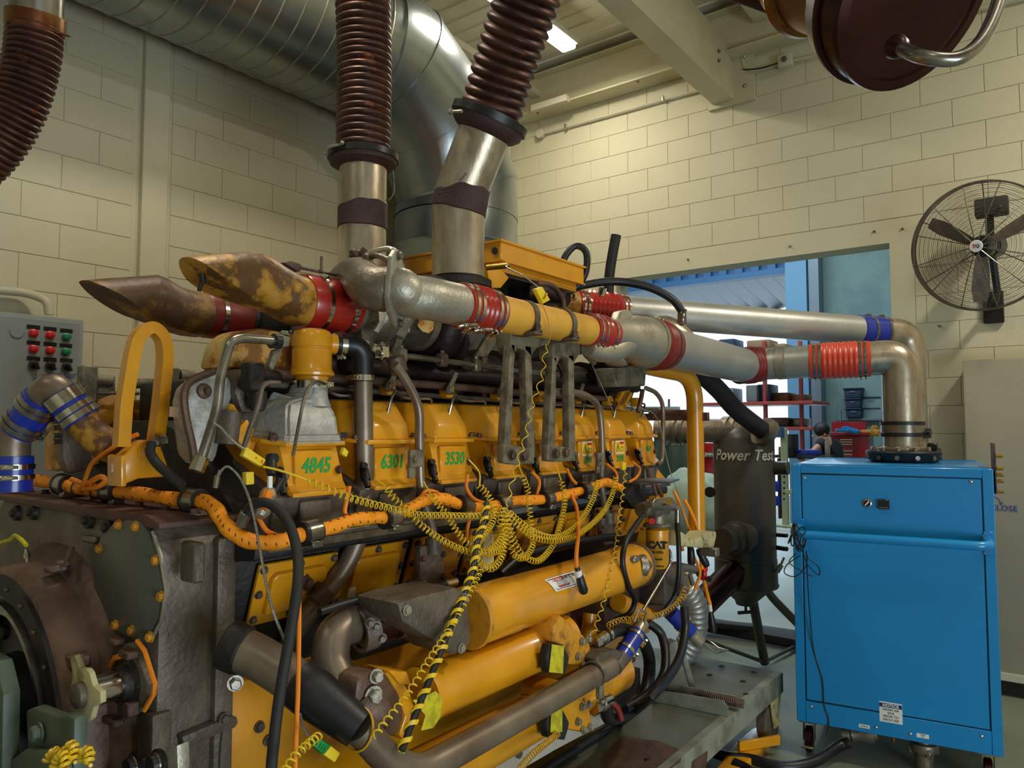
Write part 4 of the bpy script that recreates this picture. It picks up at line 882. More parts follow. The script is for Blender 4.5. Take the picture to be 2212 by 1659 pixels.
# second cylinder
y2a, y2b = yAt(905, 1540, 1.5), yAt(1215, 1385, 1.5)
c2_ = seg_cyl(y2a, y2b, 1.5, -.761, [(0, .080), (.04, .080), (.05, .0765), (.80, .0765), (.81, .082), (1, .082)], 'yellow', 'water_cooler')
en = mk('cooler_end_bonnet', [prism([pX(a, b_, -1.43) for a, b_ in ((772, 1468), (800, 1450), (838, 1455), (868, 1500), (878, 1545), (862, 1590), (820, 1600), (782, 1585), (766, 1520))], (-.12, 0, 0), .018), lathe(pX(800, 1540, -1.43), (1, -.5, 0), [(0, .05), (.02, .05), (.03, .035)], 20)], 'iron_brown', E)
mk('bonnet_bolt', [bolt(pX(812, 1460, -1.425), (1, -.3, 0), .014, .02), bolt(pX(806, 1502, -1.42), (1, -.3, 0), .018, .022)], 'cast_pale', en)
mk('yellow_flange', [prism([pX(a, b_, -1.43) for a, b_ in ((832, 1452), (862, 1458), (888, 1500), (900, 1545), (872, 1600), (862, 1588), (876, 1548), (860, 1500))], (-.10, 0, 0), .005), prism([pX(a, b_, -1.42) for a, b_ in ((838, 1448), (880, 1450), (890, 1480), (865, 1480))], (-.09, 0, 0), .006)], 'yellow', E)
tg1 = thing('yellow_tape_tag', 'yellow tape wrapped round the lower yellow cooler behind the twisted cable bundle', 'tape', pX(930, 1525, -1.41), 'strips of yellow tape')
vs = []; 
mk('tape', [prism([pX(a, b_, -1.405) for a, b_ in ((890, 1512), (908, 1508), (940, 1492), (953, 1506), (952, 1545), (935, 1572), (908, 1578), (918, 1545))], (.003, 0, 0), .001)], 'tape_yellow', tg1)
for k, (q, lab) in enumerate(((((1191, 1392), (1217, 1395), (1215, 1455), (1185, 1452)), 'strip of yellow tape on the black-faced flange of the middle cooler'), (((1190, 1526), (1214, 1521), (1213, 1581), (1188, 1582)), 'strip of yellow tape on the black-faced flange of the lowest cooler'))):
    o = mk('yellow_tape_tag', prism([pX(a, b_, -1.372) for a, b_ in q], (.003, 0, 0), .001), 'tape_yellow'); tag(o, lab, 'tape', 'strips of yellow tape')
# right end bodies for cylinders 2 and 4
def endbody(dy, nm):
    q = lambda a, b_: (a, b_+dy)
    fl_ = mk('end_flange', [prism([pX(*q(a, b_), -1.375) for a, b_ in ((1187, 1392), (1216, 1392), (1230, 1420), (1228, 1432), (1220, 1458), (1185, 1453), (1180, 1420))], (-.03, 0, 0), .003)], 'rubber_matt', E)
    bd_ = mk('cooler_connector', [prism([pX(*q(a, b_), -1.40) for a, b_ in ((1196, 1352), (1212, 1328), (1232, 1345), (1262, 1372), (1275, 1390), (1282, 1428), (1262, 1442), (1228, 1436), (1216, 1396), (1194, 1388))], (-.14, 0, 0), .012)], 'yellow_worn' if dy == 0 else 'yellow', E)
    mk('connector_bolt', [bolt(pX(*q(a, b_), -1.398), (1, .1, 0), .011, .014) for a, b_ in ((1257, 1386), (1248, 1418), (1274, 1430), (1259, 1436), (1270, 1380))], 'cast_pale', bd_)
    f = pX(*q(1280, 1390), -1.42); g_ = pX(*q(1306, 1376), -1.42)
    mk('hose_fitting', [cyl(f, f.lerp(g_, .35), .028, 6), lathe(f.lerp(g_, .35), g_-f, [(0, .024), (.03, .024), (.032, .028), (.05, .028), (.052, .024), (.09, .025)], 20)], 'chrome', bd_)
endbody(0, 'a'); endbody(141, 'b')
# third (lowest) cylinder
c3_ = mk('water_cooler', lathe((-1.5, yAt(790, 1700, 1.5), HC-.985), (0, 1, 0), [(0, .078), (1.35, .078)], 40), 'yellow', E)
# grey lower pipe and its elbow with coupling
gp = mk('lower_coolant_pipe', tube(fillet([pX(1318, 1440, -1.35), pX(905, 1668, -1.35), pX(840, 1645, -1.36), pX(775, 1570, -1.38)], .10, 8), .039, 28), 'brown_pipe', E)
mk('pipe_band', [ring(pX(1284, 1455, -1.35), (0, 1, 0), .038, .045, .016), box(pX(1296, 1490, -1.33), (.02, .03, .06), .004)], 'khaki', gp)
mk('thermostat_elbow', [prism([pX(a, b_, -1.35) for a, b_ in ((1288, 1425), (1300, 1408), (1335, 1402), (1352, 1415), (1330, 1440), (1318, 1478), (1300, 1470))], (-.09, 0, 0), .014), cyl(pX(1325, 1440, -1.38), pX(1352, 1408, -1.38), .034, 20)], 'iron', gp)
def coupling(a, b_, L, r, nm='blue_hose', lab=None):
    A, B = pX(*a, -L), pX(*b_, -L); d = (B-A).normalized(); ln = (B-A).length
    h = mk(nm, lathe(A, d, [(0, r), (.002, r+.002), (ln-.002, r+.002), (ln, r)], 28), 'blue_sil', E)
    for t in (.25, .82): clampband(A.lerp(B, t), d, r+.003, .014, h, screw=V((1, .6, -.5)))
    return h
coupling((1342, 1420), (1377, 1368), 1.38, .032)
mk('blanked_pipe', [cyl(pX(1372, 1375, -1.38), pX(1388, 1345, -1.38), .028, 24, .002), tube(fillet(NX(1.36, (1370, 1344), (1380, 1316), (1396, 1322), (1392, 1348)), .01), .005, 8)], 'steel_pipe', E)
# brown pipe -> black rubber -> grey
lp = mk('lower_coolant_pipe', tube(fillet([pX(500, 1395, -1.66), pX(560, 1420, -1.60), pX(640, 1472, -1.52), pX(700, 1520, -1.46)], .05), .052, 32), 'brown_pipe', E)
mk('pipe_coupling', [cyl(pX(500, 1395, -1.66)-(pX(560, 1420, -1.60)-pX(500, 1395, -1.66))*.2, pX(500, 1395, -1.66).lerp(pX(560, 1420, -1.60), .45), .060, 32, .004)], 'iron_dark', lp)
mk('coupling_bolt', [bolt(pX(508, 1475, -1.6), (1, -.5, 0), .014, .02)], 'chrome_dull', lp)
bh = mk('black_rubber_hose', lathe(pX(640, 1470, -1.52), pX(775, 1575, -1.38)-pX(640, 1470, -1.52), [(0, .056), (.004, .059), (.05, .060), ((pX(775, 1575, -1.38)-pX(640, 1470, -1.52)).length-.02, .047), ((pX(775, 1575, -1.38)-pX(640, 1470, -1.52)).length, .045)], 36), 'rubber', E)
mk('wire_tie', tube([pX(775, 1575, -1.38)+(pY(800, 1500, 1)-pY(800, 1500, 1))+V((math.cos(a)*.046, math.sin(a)*.015, math.sin(a)*.046)) for a in [2*math.pi*k/20 for k in range(21)]], .003, 6), 'coil_amber', bh)
# casting elbow behind
mk('pump_elbow', tube(smooth([pX(800, 1352, -1.60), pX(755, 1350, -1.60), pX(722, 1375, -1.59), pX(715, 1430, -1.57), pX(740, 1490, -1.52), pX(768, 1540, -1.48)], 7), .050, 30), 'brown_pipe', E)
cc0, cc1 = pX(775, 1362, -1.58), pX(872, 1330, -1.55)
cl = mk('red_brown_coupling', lathe(cc0, cc1-cc0, [(0, .050), (.10, .050), (.105, .054), (.13, .054), (.135, .050), ((cc1-cc0).length, .05)], 32), 'dark_red_metal', E)
mk('coupling_clamp', [ring(cc0.lerp(cc1, .12), cc1-cc0, .048, .060, .045), ring(cc0.lerp(cc1, .86), cc1-cc0, .048, .058, .02)]+[bolt(pX(a, b_, -1.52), (.8, -.5, 0), .010, .016) for a, b_ in ((800, 1345), (812, 1352), (858, 1328), (866, 1305), (825, 1378))], 'iron', cl)
# black conduit with silver end below inspection covers, and dark ledge
mk('starter_motor', [cyl((-1.78, 1.55, 1.06), (-1.78, 2.0, 1.06), .07, 28, .01)], 'iron_dark', E)
ha = mk('black_conduit', tube(smooth(NX(1.58, (690, 1322), (760, 1300), (840, 1284), (920, 1270), (965, 1260))), .011, 10), 'rubber', E)
mk('silver_ferrule', cyl(pX(962, 1262, -1.58), pX(985, 1256, -1.58), .014, 10, .002), 'chrome', ha)
mk('black_conduit', tube(smooth(NX(1.66, (1080, 1240), (1100, 1222), (1130, 1200), (1200, 1180), (1280, 1165), (1330, 1160))), .018, 10), 'rubber', E)
mk('side_bracket', [prism([pX(a, b_, -1.72) for a, b_ in ((748, 1290), (752, 1270), (765, 1266), (762, 1292))], (.01, 0, 0), .002)], 'cast_pale', E)
mk('cream_side_port', [cyl(pX(1010, 1200, -1.70), pX(1060, 1180, -1.66), .03, 20), box(pX(1030, 1190, -1.68), (.04, .10, .06), .01)], 'cream', E)
# ================================================================ ENGINE: front (far) end
Lf = 1.55
mk('front_gear_case', [extr_xz([(XC-.5, .55), (XC+.5, .55), (XC+.58, 1.0), (XC+.62, 1.4), (XC+.35, 1.7), (XC-.35, 1.7), (XC-.62, 1.4), (XC-.58, 1.0)], 3.74, 3.86, .012)], 'yellow', E)
wpmp = mk('water_pump', [lathe(pX(1400, 1285, -1.72), (1, .15, 0), [(-.2, .10), (0, .11), (.06, .10), (.09, .06), (.11, .055)], 28), lathe(pX(1452, 1262, -1.62), (1, .3, 0), [(-.1, .08), (0, .085), (.06, .075), (.08, .04)], 24)], 'yellow', E)
mk('fuel_pump', [box(pX(1428, 1268, -1.56), (.10, .13, .15), .02), lathe(pX(1455, 1240, -1.50), (1, .2, 0), [(-.1, .06), (0, .055), (.04, .04)], 20), box(pX(1432, 1308, -1.55), (.09, .16, .03), .008)], 'iron', E)
mk('fuel_pump_head', [box(pX(1470, 1262, -1.50), (.06, .06, .09), .01), cyl(pX(1458, 1222, -1.5), pX(1500, 1230, -1.5), .02, 14), cyl(pX(1470, 1290, -1.5), pX(1476, 1240, -1.5), .016, 12), cyl(pX(1490, 1240, -1.48), pX(1496, 1262, -1.48), .012, 6)], 'cast_grey', E)
# filter
fcx = pX(1420, 1180, -1.5); zt, zb = pX(1420, 1139, -1.5).z, pX(1420, 1228, -1.5).z; fr = .0505
ff = mk('fuel_filter', lathe((fcx.x, fcx.y, zb), (0, 0, 1), [(0, .03), (.004, fr-.006), (.012, fr), (zt-zb-.02, fr), (zt-zb-.018, fr+.002), (zt-zb-.01, fr+.002), (zt-zb, fr-.01)], 36), 'yellow', E)
nrm = V((-fcx.x, -fcx.y, 0)).normalized(); tx = V((-nrm.y, nrm.x, 0))
def ftext(s, z_, size, m='black', b=.0012): text('filter_print', s, V((fcx.x, fcx.y, z_))+nrm*(fr+.001), tx, (0, 0, 1), size, m, ff, ext=.0006, bold=b)
ftext('CAT', zb+(zt-zb)*.60, .042, b=.003); ftext('1R-0750', zb+(zt-zb)*.43, .015, b=.0004); ftext('Advanced', zb+(zt-zb)*.27, .011, b=.0006); ftext('CATERPILLAR', zb+(zt-zb)*.10, .0095, b=.0005)
mk('logo_triangle', prism([V((fcx.x, fcx.y, zb+(zt-zb)*.60-.013))+nrm*(fr+.002)+tx*a+V((0, 0, b_)) for a, b_ in ((-.011, 0), (.011, 0), (0, .016))], nrm*.001), 'yellow_worn', ff)
fh = mk('filter_head', [lathe((fcx.x, fcx.y, zt+.004), (0, 0, 1), [(0, .062), (.006, .064), (.012, .058), (.018, .04), (.06, .036)], 32), box(V((fcx.x, fcx.y, zt+.075)), (.07, .15, .05), .014), cyl(pX(1385, 1102, -1.5), pX(1445, 1088, -1.5), .032, 20), cyl(pX(1400, 1092, -1.46), pX(1455, 1096, -1.46), .018, 14), lathe(pX(1448, 1090, -1.48), (0, 1, 0), [(0, .022), (.02, .022), (.022, .016), (.05, .016)], 14)], 'cast_grey', E)
mk('filter_port', [cyl(pX(1408, 1126, -1.47), pX(1408, 1126, -1.455), .014, 12)], 'red', fh); mk('brass_plug', [cyl(pX(1442, 1085, -1.44), pX(1442, 1085, -1.42), .012, 8), cyl(pX(1450, 1083, -1.44), pX(1450, 1083, -1.42), .012, 8)], 'brass', fh)
tr_ = mk('instrument_tray', [prism([pZ(1368, 1038, 1.50), pZ(1398, 1032, 1.50), pZ(1468, 1034, 1.50), pZ(1445, 1042, 1.50)], (0, 0, -.006), .001), boxab(pX(1372, 1041, -1.6), pX(1392, 1047, -1.58))], 'tank', E)
mk('junction_box', [prism([pX(a, b_, -1.66) for a, b_ in ((1352, 1075), (1370, 1045), (1395, 1050), (1400, 1100), (1372, 1100), (1350, 1078))], (-.08, 0, 0), .006), box(pX(1383, 1052, -1.58), (.03, .05, .03), .003)], 'iron_dark', E)
mk('tray_strut', [cyl(pX(1410, 1042, -1.56), pX(1418, 1072, -1.54), .008, 8), tube(fillet(NX(1.6, (1398, 1010), (1402, 1030), (1420, 1050), (1430, 1072)), .02), .010, 8)], 'iron_brown', E)
mk('yellow_linkage', [prism([pX(a, b_, -1.85) for a, b_ in ((1345, 845), (1362, 842), (1350, 875), (1356, 888), (1340, 884), (1338, 862))], (-.03, 0, 0), .004), tube(NX(1.82, (1362, 850), (1348, 876)), .012, 10)], 'yellow', E)
mk('grey_shroud', [prism([pX(a, b_, -1.75) for a, b_ in ((1322, 795), (1397, 794), (1394, 834), (1330, 836))], (-.10, 0, 0), .006), prism([pX(a, b_, -1.76) for a, b_ in ((1328, 792), (1398, 790), (1436, 800), (1400, 797))], (-.16, 0, 0), .002)], 'khaki', E)
mk('front_black_housing', [boxab(pX(1230, 800, -2.0), pX(1322, 850, -2.2), .02), lathe(pX(1290, 800, -1.95), (0, 1, 0), [(0, .06), (.3, .06)], 20)], 'iron_dark', E)
mk('air_shutoff_lever', tube(smooth(NX(1.8, (1255, 738), (1262, 760), (1275, 775), (1284, 784))), .014, 10), 'khaki', E)
# cream mounting bracket and lower front frames
mk('front_support_bracket', [prism([pX(a, b_, -1.42) for a, b_ in ((1468, 1145), (1478, 1152), (1500, 1165), (1522, 1158), (1528, 1150), (1548, 1148), (1548, 1160), (1543, 1182), (1520, 1184), (1470, 1180))], (-.10, 0, 0), .008), cyl(pX(1527, 1158, -1.40), pX(1527, 1158, -1.52), .02, 16)], 'cream', E)
mk('bracket_block', [box(pX(1534, 1192, -1.45), (.08, .05, .04), .003)], 'cast_grey', E)
# dark lower clutter behind the coolers
mk('block_side_pump', [lathe((-1.72, 3.3, 1.0), (1, 0, 0), [(-.1, .11), (.04, .10), (.06, .06)], 24), boxab((-1.85, 2.9, .8), (-1.66, 3.6, 1.08), .02), cyl(pX(1262, 1335, -1.62), pX(1258, 1400, -1.62), .035, 18)], 'iron_brown', E)
mk('yellow_pipe_stub', [cyl(pX(1275, 1325, -1.55), pX(1268, 1388, -1.55), .028, 18), cyl(pX(1335, 1300, -1.6), pX(1395, 1330, -1.6), .04, 20)], 'yellow', E)
# ================================================================ RED-HOSED CHARGE PIPES
cpz = thing('charge_air_pipe', 'near charge pipe: pale metal, yellow section and short red hoses along the engine top', 'pipe', pD(1200, 700, 2.9))
LP = 1.62
def st(px, py, L=LP): return pX(px, py, -L)
axp = [fl, st(905, 640), st(975, 655), st(1065, 672), st(1165, 693), st(1285, 718)]
r1 = .072
fl_ax = (st(905, 640)-fl).normalized()
op = smooth([fl, fl+NF*.025, st(890, 637)-V((.02, 0, 0)), st(925, 645), st(960, 652), st(992, 659)], 6); mk('outlet_pipe', tube(op, [.066+.004*k/len(op) for k in range(len(op))], 36), 'cast_pale', cpz)
dU = V((0, 0, 1)); dV = NF.cross(dU).normalized(); dU = dV.cross(NF).normalized()
pl = [(.0, .118), (-.022, .112), (-.05, .088), (-.078, .04), (-.084, 0), (-.078, -.04), (-.05, -.085), (-.02, -.115), (.0, -.118), (.02, -.112), (.05, -.078), (.078, -.04), (.084, 0), (.078, .04), (.05, .085), (.022, .112)]
sgn = 1
Fc = fl+fl_ax*.0
ofl = mk('triangular_flange', [prism([Fc+dV*a*.95+dU*b_+dV*(.03 if b_ > .08 else -.03 if b_ < -.08 else 0) for a, b_ in pl], NF*.016, .003)], 'cast_pale', cpz)
mk('flange_bolt', [bolt(Fc+NF*.016+dU*.10+dV*.03, NF, .012, .014), bolt(Fc+NF*.016-dU*.10-dV*.03, NF, .012, .014)], 'iron', ofl)
def red_hose(a, b_, r, nrib, m, amp=.004, clamps=(.1, .25, .75, .9), L=None, scr=V((.3, 0, -1))):
    d = (b_-a).normalized(); ln = (b_-a).length; prof = [(0, r), (.002, r+.004)]
    s0_, s1_ = .30*ln, .70*ln
    if nrib > 4: s0_, s1_ = .2*ln, .8*ln
    prof.append((s0_, r+.004))
    for k in range(nrib):
        for j in range(6): t = (k+j/6)/nrib; prof.append((s0_+(s1_-s0_)*t, r+.004+amp*(1-math.cos(2*math.pi*j/6))*.8))
    prof += [(s1_, r+.004), (ln-.002, r+.004), (ln, r)]
    h = mk('red_hose', lathe(a, d, prof, 40), m, cpz if L is None else L)
    for t in clamps: clampband(a.lerp(b_, t), d, r+.005, .014, h, m='chrome_dull' if m != 'red_sil' else 'chrome', screw=scr)
    return h
hA = red_hose(st(990, 659), st(1066, 675), .072, 3, 'red_sil')
for q in ((1015, 706), (1048, 716)): mk('tensioner_spring', [coil([st(q[0]-14, q[1]-6+3, LP-.06), st(q[0]+14, q[1]-3, LP-.06)], .006, .002, .006), cyl(st(q[0]-24, q[1], LP-.06), st(q[0]-13, q[1]-3, LP-.06), .005, 8)], 'chrome', hA)
yp = mk('yellow_section', tube([st(1058, 673), st(1100, 682), st(1165, 694), st(1285, 717)], [.068, .0665, .064, .063], 40), 'yellow_pale', cpz)
for px, py in ((1130, 688), (1212, 703)):
    c = st(px, py); sbn = mk('strap_band', [ring(c, fl_ax*0+V((0, 1, -.01)), .064, .070, .030, 40), box(c+V((.055, -.01, -.062)), (.05, .05, .012), .003)], 'iron', cpz); mk('strap_bolt', bolt(c+V((.065, .0, -.056)), (0, 0, 1), .014, .03), 'iron_brown', sbn)
hB = red_hose(st(1268, 712), st(1316, 722), .066, 2, 'red_sil', clamps=(.12, .34, .8))
cast = mk('cast_y_adapter', [tube([st(1308, 720), st(1328, 722), st(1350, 727), st(1368, 732), st(1388, 737), st(1400, 740)], [.066, .068, .085, .11, .118, .12], 40), ring(st(1396, 739), st(1430, 748)-st(1350, 727), .09, .126, .018, 44),
     tube([st(1350, 735), st(1322, 758), st(1290, 762), st(1270, 752)], [.075, .055, .04, .035], 20), prism([st(1330, 712, LP-.04), st(1342, 672, LP-.0), st(1362, 668, LP), st(1374, 690, LP), st(1362, 715, LP-.06)], (-.05, 0, 0), .012), prism([st(1345, 765, LP-.05), st(1362, 790, LP-.02), st(1342, 786, LP-.02), st(1318, 772, LP-.03)], (-.08, 0, 0), .012)], 'cast_pale', cpz)
hC = red_hose(st(1398, 740), st(1434, 749), .115, 3, 'red_sil_dull', clamps=(.55, .8), scr=V((0, 0, 1)))
g2, g3 = pD(1608, 790, 4.56), pD(1640, 787, 4.62)
mk('aluminium_pipe', tube([st(1425, 747), g2+V((0, -.03, 0))], .104, 44), 'alu', cpz)
e0 = pD(1898, 773, 4.32); e1 = V((e0.x, e0.y, 0))
cabc = pD(1942, 930, 4.32)
hD = red_hose(g2-(g3-g2).normalized()*.05, g3+(g3-g2).normalized()*.0+V((.0, .0, 0)), .106, 3, 'red_sil_dull', clamps=(), amp=.003)
mk('aluminium_pipe', tube([g3-V((.05, .0, 0)), pD(1758, 780, 4.45)], .098, 44), 'alu', cpz)
mk('weld_ring', ring(pD(1690, 784, 4.54), pD(1758, 780, 4.45)-g3, .096, .101, .05, 40), 'cast_pale', cpz)
hE = red_hose(pD(1748, 781, 4.46), pD(1880, 775, 4.33), .100, 7, 'orange_sil', clamps=(.09, .17, .83, .91), amp=.004)
top = pD(1948, 765, 4.28)
mk('steel_elbow', tube(fillet([pD(1870, 775, 4.34), pD(1945, 770, 4.28), V((pD(1945, 770, 4.28).x, pD(1945, 770, 4.28).y, 1.62))], .19, 10), .100, 44), 'steel_pipe', cpz)
cxx = pD(1945, 770, 4.28)
mk('steel_collar', [ring((cxx.x, cxx.y, 1.69), (0, 0, 1), .095, .112, .045, 40)], 'chrome_dull', cpz)
mk('black_coupling', [ring((cxx.x, cxx.y, 1.72), (0, 0, 1), .10, .116, .02, 40), ring((cxx.x, cxx.y, 1.655), (0, 0, 1), .10, .118, .02, 40)], 'rubber', cpz)
cp2 = thing('charge_air_pipe', 'far charge pipe: long shiny tube with red bellows and blue hose at its ends', 'pipe', pD(1600, 690, 4.6))
q0, q1, q2, q3 = pD(1205, 655, 4.15), pD(1240, 661, 4.2), pD(1348, 673, 4.35), pD(1858, 713, 4.72)
mk('yellow_stub', tube([q0, q1.lerp(q2, .1)], .085, 36), 'yellow_worn', cp2)
red_hose(q1, q2, .090, 7, 'red_sil', L=cp2, clamps=(.06, .14, .87, .95), amp=.006)
mk('aluminium_pipe', tube([q2-(q2-q1).normalized()*.03, q3], .090, 44), 'alu', cp2)
hb_ = mk('blue_hose', lathe(q3-(q3-q2).normalized()*.02, q3-q2, [(0, .09), (.003, .096), (.20, .096), (.203, .09)], 40), 'blue_sil', cp2)
for t in (.06, .16): clampband(q3+(q3-q2).normalized()*t, q3-q2, .0965, .018, hb_, m='chrome_dull')
q4 = pD(1962, 722, 4.78)
mk('steel_elbow', tube(fillet([q3+(q3-q2).normalized()*.15, q4, V((q4.x, q4.y, 1.56))], .20, 10), .094, 40), 'steel_pipe', cp2)
mk('black_coupling', [ring((q4.x, q4.y, 1.66), (0, 0, 1), .094, .112, .06, 36), lathe((q4.x, q4.y, 1.515), (0, 0, 1), [(0, .16), (.03, .165), (.05, .16), (.055, .11)], 36)], 'rubber', cp2)
mk('domed_elbow', [tube(smooth([pD(1395, 735, 4.0), pD(1425, 715, 4.05), pD(1450, 722, 4.05), pD(1475, 745, 4.05)], 6), .085, 24), ring(pD(1432, 720, 4.05), V((.5, .4, -.3)), .08, .092, .02)], 'steel_pipe', cp2)
mk('sensor_fitting', [box(pD(1473, 688, 4.0), (.04, .04, .06), .006), cyl(pD(1471, 700, 4.0), pD(1480, 668, 4.0), .012, 8)], 'chrome_dull', cp2)
# ================================================================ EXHAUST STACKS
def stack(name, lab, pts_pipe, pts_hose, r, rh, col, bandpts):
    t_ = thing(name, lab, 'exhaust hose', pts_pipe[0], 'corrugated exhaust hoses above the engine')
    return t_
sA = thing('exhaust_hose', 'upright brown corrugated exhaust hose on a banded steel pipe', 'exhaust hose', (-2.65, 2.36, 2.3), 'corrugated exhaust hoses')
ztop = 4.3
pa = V((-2.65, 2.36, 2.32)); pb = pD(791, 350, 3.50); pb = V((pa.x+.0, pa.y, pb.z))
mk('steel_pipe', tube([pa, pb+V((0, 0, .02))], .111, 44), 'steel_pipe', sA)
def wrap(c0, c1, r, par, wob=.012):
    d = (c1-c0); n = 40; ax_ = d.normalized(); u = ax_.orthogonal().normalized(); v = ax_.cross(u); vs = []; fs = []
    for k in range(n):
        a = 2*math.pi*k/n; wv = math.sin(a*3)*wob*.3+math.sin(a*7+1)*wob*.25+math.cos(a)*wob
        dr_ = u*math.cos(a)+v*math.sin(a)
        vs += [c0+dr_*r-ax_*wv*.3, c0+dr_*(r+.005)-ax_*wv*.3+ax_*.004, c1+dr_*(r+.005)+ax_*wv-ax_*.004, c1+dr_*r+ax_*wv]
    for k in range(n):
        b0, b1_ = k*4, ((k+1) % n)*4
        for j in range(3): fs.append((b0+j, b1_+j, b1_+j+1, b0+j+1))
    return mk('maroon_wrap', (vs, fs), 'maroon', par)
zA = lambda y: pX(790, y, -2.65).z
zz = lambda py, P: HC+(pD(790, py, 1)-pD(790, 922, 1)).z*P
wrap(V((pa.x, pa.y, zz(490, 3.477))), V((pa.x, pa.y, zz(436, 3.477))), .1115, sA)
mk('pipe_collar', lathe(pb, (0, 0, 1), [(-.02, .112), (-.015, .125), (0, .155), (.025, .160), (.055, .155), (.06, .13)], 48), 'maroon', sA)
cbA = mk('collar_band', [ring(pb+V((0, 0, .035)), (0, 0, 1), .155, .166, .03, 48)], 'black', sA); mk('band_bolt', [tube([pb+V((.03, -.17, .04)), pb+V((-.04, -.17, .045))], .007, 8), bolt(pb+V((.045, -.165, .045)), (0, -1, .2), .009, .01), cyl(pb+V((-.13, -.12, .02)), pb+V((-.12, -.13, .05)), .006, 8)], 'cast_pale', cbA)
mk('corrugated_hose', corr(smooth([pb+V((0, 0, .03)), pb+V((0, 0, .5)), pD(783, -20, 3.55), pD(778, -160, 3.6)], 10), .124, .007, .034, 40, 6), 'corrug', sA)
mk('hook_wire', tube(smooth([pb+V((.12, .08, -.03)), pb+V((.13, .08, -.12)), pb+V((.125, .06, -.17)), pb+V((.11, .04, -.18))], 5), .003, 6), 'chrome_dull', sA)
sB = thing('exhaust_hose', 'leaning brown corrugated exhaust hose on a bent steel pipe nearer the camera', 'exhaust hose', (-2.05, 2.36, 2.3), 'corrugated exhaust hoses')
ba = V((-2.05, 2.36, 2.33)); bb = pD(994, 425, 3.13); bb = V((ba.x, ba.y, bb.z)); bc2 = pD(1050, 278, 3.12)
mk('steel_pipe', tube([ba, bb, ], .111, 44), 'steel_pipe', sB); dB = (bc2-bb).normalized()
mk('steel_pipe', tube([bb+dB*.0, bc2], .111, 44), 'steel_pipe', sB)
wrap(bb+V((0, 0, -.055)), bb+dB*.045, .1125, sB, .02)
mk('wire_twist', [tube([bb+V((.09, -.1, .04)), bb+V((.11, -.08, .07))], .006, 6)], 'chrome', sB)
mk('pipe_collar', lathe(bc2, dB, [(-.03, .112), (-.02, .13), (0, .152), (.03, .158), (.06, .150), (.065, .13)], 48), 'maroon', sB)
cbB = mk('collar_band', [ring(bc2+dB*.04, dB, .153, .165, .032, 48)], 'black', sB); mk('band_bolt', [tube([pD(972, 242, 2.98), pD(998, 240, 2.95)], .007, 8), bolt(pD(975, 242, 2.96), (-.3, -1, .2), .01)], 'cast_pale', cbB)
mk('corrugated_hose', corr(smooth([bc2+dB*.03, pD(1085, 160, 3.05), pD(1128, 30, 2.95), pD(1175, -110, 2.85), pD(1230, -250, 2.8)], 10), .124, .008, .040, 40, 6), 'corrug', sB)
pr = pD(1052, 578, 3.0); mk('probe', [cyl(pr, pr+V((.09, .02, .0)), .012, 10), cyl(pr+V((.05, .01, 0)), pr+V((.10, .02, 0)), .009, 8)], 'brass', sB)
mk('probe_lead', tube(smooth([pr+V((.09, .02, 0)), pD(1095, 578, 2.9), pD(1130, 596, 2.85), pD(1165, 622, 2.8)], 6), .003, 6), 'braid', sB)
# left hanging hose
sC = thing('exhaust_hose', 'brown corrugated hose hanging from a shiny pipe at the top left corner', 'exhaust hose', pD(70, 60, 2.6), 'corrugated exhaust hoses')
mk('steel_pipe', tube([pD(84, -180, 2.55), pD(78, 50, 2.6)], .082, 36), 'chrome_dull', sC)
mk('brass_collar', ring(pD(76, 50, 2.6), pD(84, -180, 2.55)-pD(76, 50, 2.6), .08, .092, .055, 40), 'copper_band', sC)
mk('wire_end', tube([pD(130, 72, 2.55), pD(152, 79, 2.5)], .004, 5), 'iron_brown', sC)
mk('corrugated_hose', corr(smooth([pD(76, 58, 2.6), pD(68, 130, 2.6), pD(40, 230, 2.6), pD(-15, 320, 2.6), pD(-110, 400, 2.6), pD(-220, 450, 2.6)], 10), .085, .0055, .021, 36, 6), 'corrug', sC)
# top right capped hose
sD = thing('capped_exhaust_hose', 'dark copper-red end cap with a curved steel handle hanging at the top right', 'exhaust cap', pD(1900, 30, 1.9))
def pr_(px, py, z_): return pD(px, py, z_)
k0, k1 = pD(1570, -110, 2.45), pD(1968, -4, 1.82); kd = (k1-k0).normalized(); kl = (k1-k0).length
mk('corrugated_hose', corr([k0-kd*.25, k0+kd*.39], .125, .010, .030, 40, 6), 'corrug', sD)
mk('copper_neck', lathe(k0+kd*.38, kd, [(0, .128), (.01, .138), (.03, .140), (.035, .122), (.05, .122), (.08, .165), (.095, .172), (.11, .165), (.115, .15), (kl-.50, .15)], 48), 'copper_band', sD)
mk('end_cap', lathe(k1-kd*.14, kd, [(0, .15), (.005, .20), (.06, .215), (.065, .222), (.075, .222), (.078, .212), (.13, .21), (.14, .218), (.155, .216), (.158, .19), (.150, .185), (.150, .001)], 64), 'dark_red_metal', sD)
hp = [pD(1944, 104, 1.70), pD(1990, 122, 1.62), pD(2060, 128, 1.60), pD(2110, 100, 1.62), pD(2145, 40, 1.66), pD(2172, -50, 1.72)]
hd_ = mk('handle', tube(smooth(hp, 8), .0155, 16), 'chrome_dull', sD); mk('handle_foot', lathe(hp[0], hp[1]-hp[0], [(-.02, .028), (.0, .024), (.01, .016)], 14), 'dark_red_metal', sD)
